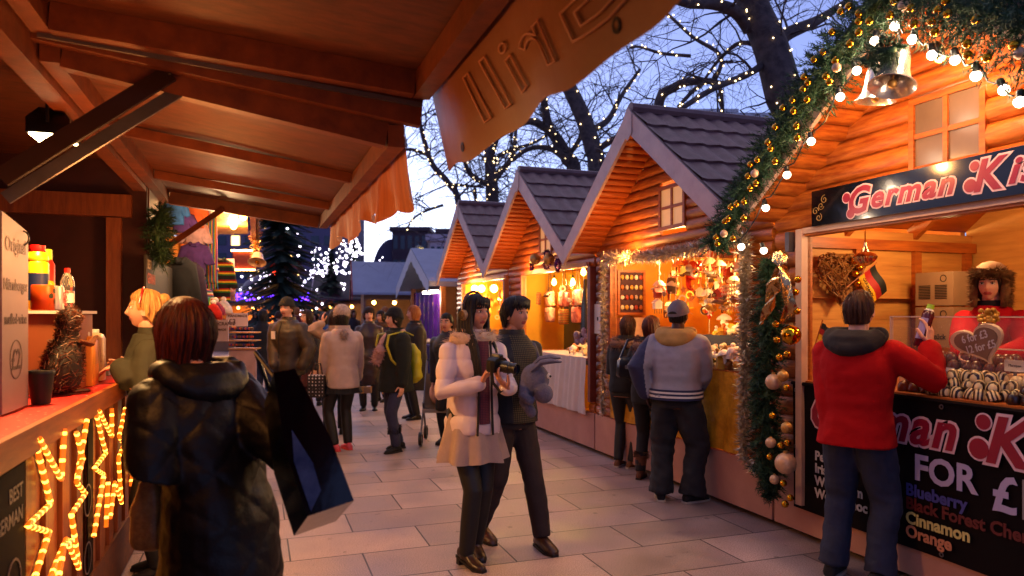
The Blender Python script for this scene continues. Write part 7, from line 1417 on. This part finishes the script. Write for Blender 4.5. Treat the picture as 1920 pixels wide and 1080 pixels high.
mb = MB(); nF = X.cross(U).normalized(); nF = nF if nF.y < 0 else -nF
mb.add([cq(.012,0,.01)+nF*.004, cq(.058,0,.06)+nF*.006, cq(.06,0,.15)+nF*.006, cq(.03,0,.27)+nF*.004, cq(.008,0,.17)+nF*.004], [(0,1,2,3,4)]); part(mb, 'bag_panel', m_blue, bg_)
part(MB().tube([cq(.05,.06,.45), cq(.02,.12,.60), cq(.05,.22,.45)], .007, 6), 'handle', m_black, bg_)
q = P(283, 950, 2.62); tb = thing('handbag', 'tan patterned handbag hanging at the hip of the near woman', 'bag', q, uv=False); mb = MB(); mb.loft([[q+V((x*s, y*s, z)) for x, y in ((-.05,-.06),(.05,-.06),(.07,0),(.05,.06),(-.05,.06),(-.07,0))] for z, s in ((-.15,.8),(-.12,1),(.0,.95),(.08,.6),(.12,.3))]); mb = fuse(mb, .012, 3, disp=lambda c, n: .006*mnoise.noise(c*14)); part(mb, 'bag_body', mk('tan_bag', '8a5626', .5, var=0, col2='a87034', vs=50, bump=.4), tb, 60); part(MB().tube([q+V((0,0,.1)), q+V((.06,.02,.35)), q+V((.1,.1,.5))], .01, 6), 'strap', m_blea, tb)
# ---- middle distance
def std(label, px, Y, H, F, fem, hairm, hz_, coat, legs, shoes, head_=(0,0), hk={}, L=None, R=None, vox=.015, hat=None, feet=None, skin=1, poleL=None, poleR=None, lean=0.0, group=None, handL=None, handR=None):
    w = at_px(px, Y); p = person(label, w, H, F, fem, skin, hairm, lean, head_, feet, L=loc(w, F, L) if L is not None else None, R=loc(w, F, R) if R is not None else None, coat=coat, legs=legs, shoes=shoes, hairz=hz_, hairkw=hk, vox=vox, headn=36, poleL=poleL, poleR=poleR, group=group, handL=handL, handR=handR)
    if hat: beanie(p, hat, fem)
    return p
bob = hz(.055,-.08,-.12,42,62); shrt = hz(.06,-.01,-.07); lng = hz(.06,-.12,-.26,40,60)
p10 = std('man in olive jacket and dark beanie with hands in his pockets', 540, 9.4, 1.79, (-.35,-.94), False, H_BRN, shrt, dict(m=cl('olive_jacket', '33261a', .6), hem=.45, th=.035, nm='jacket', arm=1.25, w=1.05, zip=m_dsole), dict(m=m_blk, w=1.1), None, (-6,0), L=P(566, 690, 9.2), R=P(513, 690, 9.2), hat=cl('dark_beanie', '14100f', .95), poleL=(-1,-.6,0), poleR=(1,-.6,0), skin=0, handL='none', handR='none')
mb = MB(); mb.box((.05,.188,1.28), (.11,.198,1.38)); part(mb, 'badge', m_white, p10['t'])
p11 = std('woman with glasses in navy coat and plaid skirt behind the olive jacket man', 578, 10.7, 1.66, (-.62,-.78), True, H_DBR, hz(.055,-.1,-.17,40,60), dict(m=cl('navy_coat', '16141f', .7), hem=.40, th=.025), dict(kind='leggings', m=cl('maroon_tights', '3a141a'), w=.9, wr=0, skirt=dict(m=plaid(mk('red_plaid', '5a1a20', .9, var=0), '5a1a22', '1c1014'), top=.5, hem=.33, r0=.17, r1=.24)), dict(kind='boot', m=m_blea, h=.8), (0,4), skin=0)
mb = MB(); mb.M = p11['HM']; kx = p11['k']
for s in (-1, 1): mb.tube([V((s*.031+.019*math.cos(a), .094, .006+.015*math.sin(a)))*kx for a in (R_(30*j) for j in range(13))], .0022, 5)
mb.tube([V((-.012,.096,.008))*kx, V((.012,.096,.008))*kx], .002, 5); mb.M = None; part(mb, 'glasses', m_steel, p11['t'])
m_bei = cl('beige_coat', 'b49c90', .9, var=.06, bump=.4); 
p12 = std('woman in beige coat and cream knitted hat with pink trainers, seen from behind', 642, 8.44, 1.68, (-.45,.89), True, H_BLK, hz(.06,-.1,-.34,40,60), dict(m=m_bei, hem=.44, th=.03, flare=1.12, nm='coat', arm=1.12), dict(kind='leggings', m=m_blt, w=.95, wr=0, skirt=dict(m=m_blk, top=.47, hem=.405, r0=.19, r1=.23)), dict(kind='shoe', m=mk('pink_trainer', 'd05060', .6, var=.1), sole=mk('pink_sole', 'd8484a', .6)), (18,-6), hk=dict(thick=.012, back=.0, wave=.02), L=P(603, 752, 8.55), R=P(672, 735, 8.7), feet=((-.09,0,40,0),(.08,.05,10,0)), poleL=(-1,-.5,-.4), handL=((-.2,.9,.1),(1,0,-.3),.4))
mb = MB(); mb.M = p12['HM']; fur_ball(mb, (0,-.005,.055), .112*p12['k'], 500, .022, 3, (.92,1.05,.88)); mb.M = None; part(mb, 'hat', mk('cream_knit', 'b8a090', .95, var=.25, vs=40, bump=1, bs=50), p12['t'], 180)
mb = MB(); fur_ball(mb, V((-.02,-.16,1.36)), .045, 200, .03, 4, (.9,.7,1.3)); part(mb, 'pompom', mk('grey_pompom', '8a7870', .95, var=.3, vs=40), p12['t'], 180)
q = P(594, 722, 8.3); pb = thing('handbag', 'black handbag with white polka dots held by the woman in the beige coat', 'bag', q, uv=False); m_pk = mk('polka', '0c0a0c', .5, var=0); t_ = m_pk.node_tree; vo = t_.nodes.new('ShaderNodeTexVoronoi'); vo.inputs['Scale'].default_value = 26; vo.inputs['Randomness'].default_value = .1; tc_ = t_.nodes.new('ShaderNodeTexCoord'); t_.links.new(tc_.outputs['Object'], vo.inputs['Vector']); rp_ = t_.nodes.new('ShaderNodeValToRGB'); rp_.color_ramp.interpolation = 'CONSTANT'; rp_.color_ramp.elements[0].color = (.6,.55,.55,1); rp_.color_ramp.elements[1].color = (.01,.008,.01,1); rp_.color_ramp.elements[1].position = .36; t_.links.new(vo.outputs['Distance'], rp_.inputs['Fac']); t_.links.new(rp_.outputs[0], t_.nodes['Principled BSDF'].inputs['Base Color'])
part(MB().loft([[q+V((x*s, y*s, z)) for x, y in ((-.10,-.05),(.10,-.05),(.10,.05),(-.10,.05))] for z, s in ((-.14,.9),(-.12,1),(.08,.95),(.12,.85))]), 'bag_body', m_pk, pb, 60); part(MB().tube([q+V((-.07,0,.1)), q+V((-.02,0,.25)), q+V((.04,0,.25)), q+V((.07,0,.1))], .009, 6), 'handle', m_blea, pb)
p13 = std('woman pointing upward with a beige sleeve, mostly hidden by the cream hat', 628, 9.6, 1.66, (-.3,.95), True, H_DBR, lng, dict(m=cl('camel_coat', 'a08068', .9), hem=.4, th=.03), dict(m=m_blk), None, (10,-8), L=P(606, 606, 9.5), poleL=(-.8,-.6,-.6), handL=((-.1,.2,1),(.9,.3,0),.5))
p14 = std('person in bright blue coat facing away', 607, 12.6, 1.62, (.1,1), True, H_DBR, bob, dict(m=cl('blue_coat', '0e3a7a', .7), hem=.45, th=.03), dict(m=m_blk), None, vox=.02)
p15 = std('person in black coat facing away beside the white price boards', 492, 13.4, 1.68, (.2,.98), True, H_BLK, bob, dict(m=m_blk, hem=.42, th=.03), dict(m=m_jean), None, vox=.02)
p16 = std('dark haired woman in long brown coat facing the camera', 692, 12.0, 1.70, (.1,-1), True, H_DBR, hz(.045,-.03,-.08,50,70), dict(m=cl('brown_leather_coat', '2e1c16', .45), hem=.25, th=.03, flare=1.1), dict(kind='leggings', m=m_blt, wr=0), dict(kind='boot', m=m_lea, h=.5), (-10,0), hk=dict(thick=.03, wave=.03), skin=0, handR=((0,1,.1),(-1,0,0),.5), R=P(672, 700, 11.75))
q = P(681, 731, 11.6); pk = thing('paper_parcel', 'tan paper parcel held by the woman in the long brown coat', 'parcel', q, uv=False); part(MB().box(q+V((-.13,-.05,-.05)), q+V((.13,.05,.05))), 'wrapping', m_card, pk); part(MB().box(q+V((-.02,-.053,-.053)), q+V((.02,.053,.053))), 'tape', m_goldm, pk)
m_gr = cl('dark_green_coat', '12170f', .9); m_ylw = mk('yellow_nylon', 'b0a818', .5, var=.1); m_psc = cl('pink_scarf', 'c09488', .95, bump=1, bs=30)
p17 = std('woman in black knitted hat, pink scarf and dark green coat', 742, 8.45, 1.65, (-.80,-.60), True, H_BLK, hz(.05,-.05,-.1,45,65), dict(m=m_gr, hem=.42, th=.04, flare=1.15, arm=1.25), dict(m=cl('blue_jeans', '2a2c48', bs=14), w=.98), dict(kind='boot', m=m_blk, h=.45, cuff=m_blk), (4,4), hat=cl('black_knit', '0e0b10', .95, bump=1, bs=40), feet=((-.11,.05,10,0),(.09,-.1,-5,0)), skin=0, poleL=(-1,-.4,-.1), poleR=(1,-.4,-.1))
N = p17['N']; mb = MB(); mb.tube([N+V((.085*math.cos(a), .075*math.sin(a)-.005, -.012+.02*math.sin(a*2)-.02*(math.sin(a) > 0))) for a in (R_(20*j) for j in range(19))], .042, 10); mb.tube([N+V((.02,.085,-.02)), N+V((.035,.15,-.10)), N+V((.04,.175,-.17))], [.04,.042,.035], 10); mb = fuse(mb, .012, 3, disp=lambda c, n: .008*mnoise.noise(c*16)); part(mb, 'scarf', m_psc, p17['t'], 80)
mb = MB()
for j in range(3): fur_ball(mb, N+V((.03+.035*j-.03, .20, -.20-.055*j)), .062, 240, .035, j)
part(mb, 'scarf_pompom', m_psc, p17['t'], 180)
bk = thing('backpack', 'yellow backpack worn over the dark green coat', 'backpack', lw(p17, (0,-.2,.8)), uv=False); bk.rotation_euler = (0,0,p17['rz']); ORG[bk.name] = (0,0,0)
mb = MB(); mb.loft([ell(V((0,-.01,-.02)), .10, .05), ell(V((0,-.03,.06)), .15, .09), ell(V((0,-.02,.35)), .14, .08), ell(V((0,.01,.45)), .09, .04)]); mb = fuse(mb, .015, 3, disp=lambda c, n: .012*mnoise.noise(c*11)); part(mb, 'bag_body', m_ylw, bk, 80)
for s in (-1, 1): part(MB().tube([(s*.10,.03,.55),(s*.125,.16,.60),(s*.135,.36,.56),(s*.135,.385,.44),(s*.16,.34,.28),(s*.20,.2,.12)], .024, 7, sq=.35), 'shoulder_strap', m_ylw, bk)
p18 = std('ginger haired woman with pale scarf and long dark coat', 778, 11.0, 1.72, (-.90,-.44), True, H_GNG, hz(.05,-.09,-.12,42,60), dict(m=cl('dark_long_coat', '1c1512', .8), hem=.26, th=.03, flare=1.1), dict(kind='leggings', m=m_blt, wr=0), dict(kind='boot', m=m_lea, h=.5), (0,3), hk=dict(thick=.022), skin=0)
mb = MB(); N = p18['N']; mb.tube([N+V((.08*math.cos(a), .07*math.sin(a), -.02*(math.sin(a) > 0))) for a in (R_(20*j) for j in range(19))], .035, 10); mb.tube([N+V((.05,.08,-.03)), N+V((.06,.13,-.2)), N+V((.06,.14,-.36))], .035, 8, sq=.5); part(mb, 'scarf', cl('beige_scarf', 'a08a78', .95), p18['t'], 80)
p19 = std('person in dark quilted jacket bending by the pushchair', 846, 8.9, 1.60, (-.3,-.95), False, H_BLK, shrt, dict(m=cl('slate_jacket', '1c1c2a', .6), hem=.48, th=.03), dict(m=m_blk), None, lean=.10)
p20 = std('woman in fur collared dark coat behind the brown coat', 716, 13.2, 1.66, (-.5,-.87), True, H_BLK, bob, dict(m=cl('dark_violet_coat', '20182a', .8), hem=.4, th=.03, fur=m_brfur), dict(m=m_blk), None, vox=.02)
# far crowd
cols = ('101014','2a2028','3a2a20','5a1418','202a3a','1c1c1c','3a3038','6a5a50'); hs = (H_BLK, H_BRN, H_DBR, H_GNG)
desc = ('person in near black coat far down the street between the knitwear and the carousel','person in a dim violet coat in the far crowd under the red lantern','person in brown coat in the far crowd left of the olive jacket man','person in dark red coat in the far crowd near the glowing hut','person in slate blue coat in the far crowd behind the blue coat','person in black jacket in the far crowd behind the pointing hand','person in plum coat in the far crowd beyond the cream hat','person in pale taupe coat in the far crowd below the pale roofed hut')
for i, (px, Y) in enumerate(((455,19),(522,18),(478,21),(556,19),(592,21),(618,18),(662,22),(722,17.5))):
    std(desc[i], px, Y, 1.62+.05*(i % 4), ((-.5,-.85),(.2,.98),(.6,-.8),(-.2,.95))[i % 4], i % 2 == 0, hs[i % 4], (bob, shrt, lng, shrt)[i % 4], dict(m=cl('far_'+cols[i], cols[i]), hem=.42, th=.03), dict(m=m_blk), None, vox=.03)
# pushchair
q = V((at_px(824, 9.0)[0], 9.0, 0)); pc = thing('pushchair', 'dark pushchair with a pale pink bundle between the ginger woman and the couple', 'pushchair', q, uv=False); ORG[pc.name] = (0,0,0)
for x in (-.2, .2):
    for y in (-.28, .25): part(MB().lathe([(.06,-.02),(.085,-.02),(.085,.02),(.06,.02),(.06,-.02)], 18, 0, (x,y,.09), (1,0,0), cap=False).tube([(x-.015,y,.09),(x+.015,y,.09)], .03, 8), 'wheel', m_black, pc)
    part(MB().tube([(x,-.28,.09),(x,.05,.5),(x,.4,1.0)], .012, 6).tube([(x,.25,.09),(x,-.05,.5)], .012, 6), 'frame', m_steel, pc)
part(MB().tube([(-.2,.4,1.0),(.2,.4,1.0)], .016, 6), 'handlebar', m_black, pc); mb = MB(); mb.grid(lambda a, b: (-.19+.38*a, -.25+.45*b, .40+.1*math.sin(b*6)*.3+.45*sm(b,.45,1)), 6, 10); part(mb, 'seat', mk('tan_canvas', '5a4838', .8), pc, 80)
mb = MB(); mb.ball((0,.0,.62), .13, 12, 0, (1,1,1.2)); mb.ball((0,.05,.83), .07, 12); mb = fuse(mb, .015, 3); part(mb, 'bundle', m_psc, pc, 80)
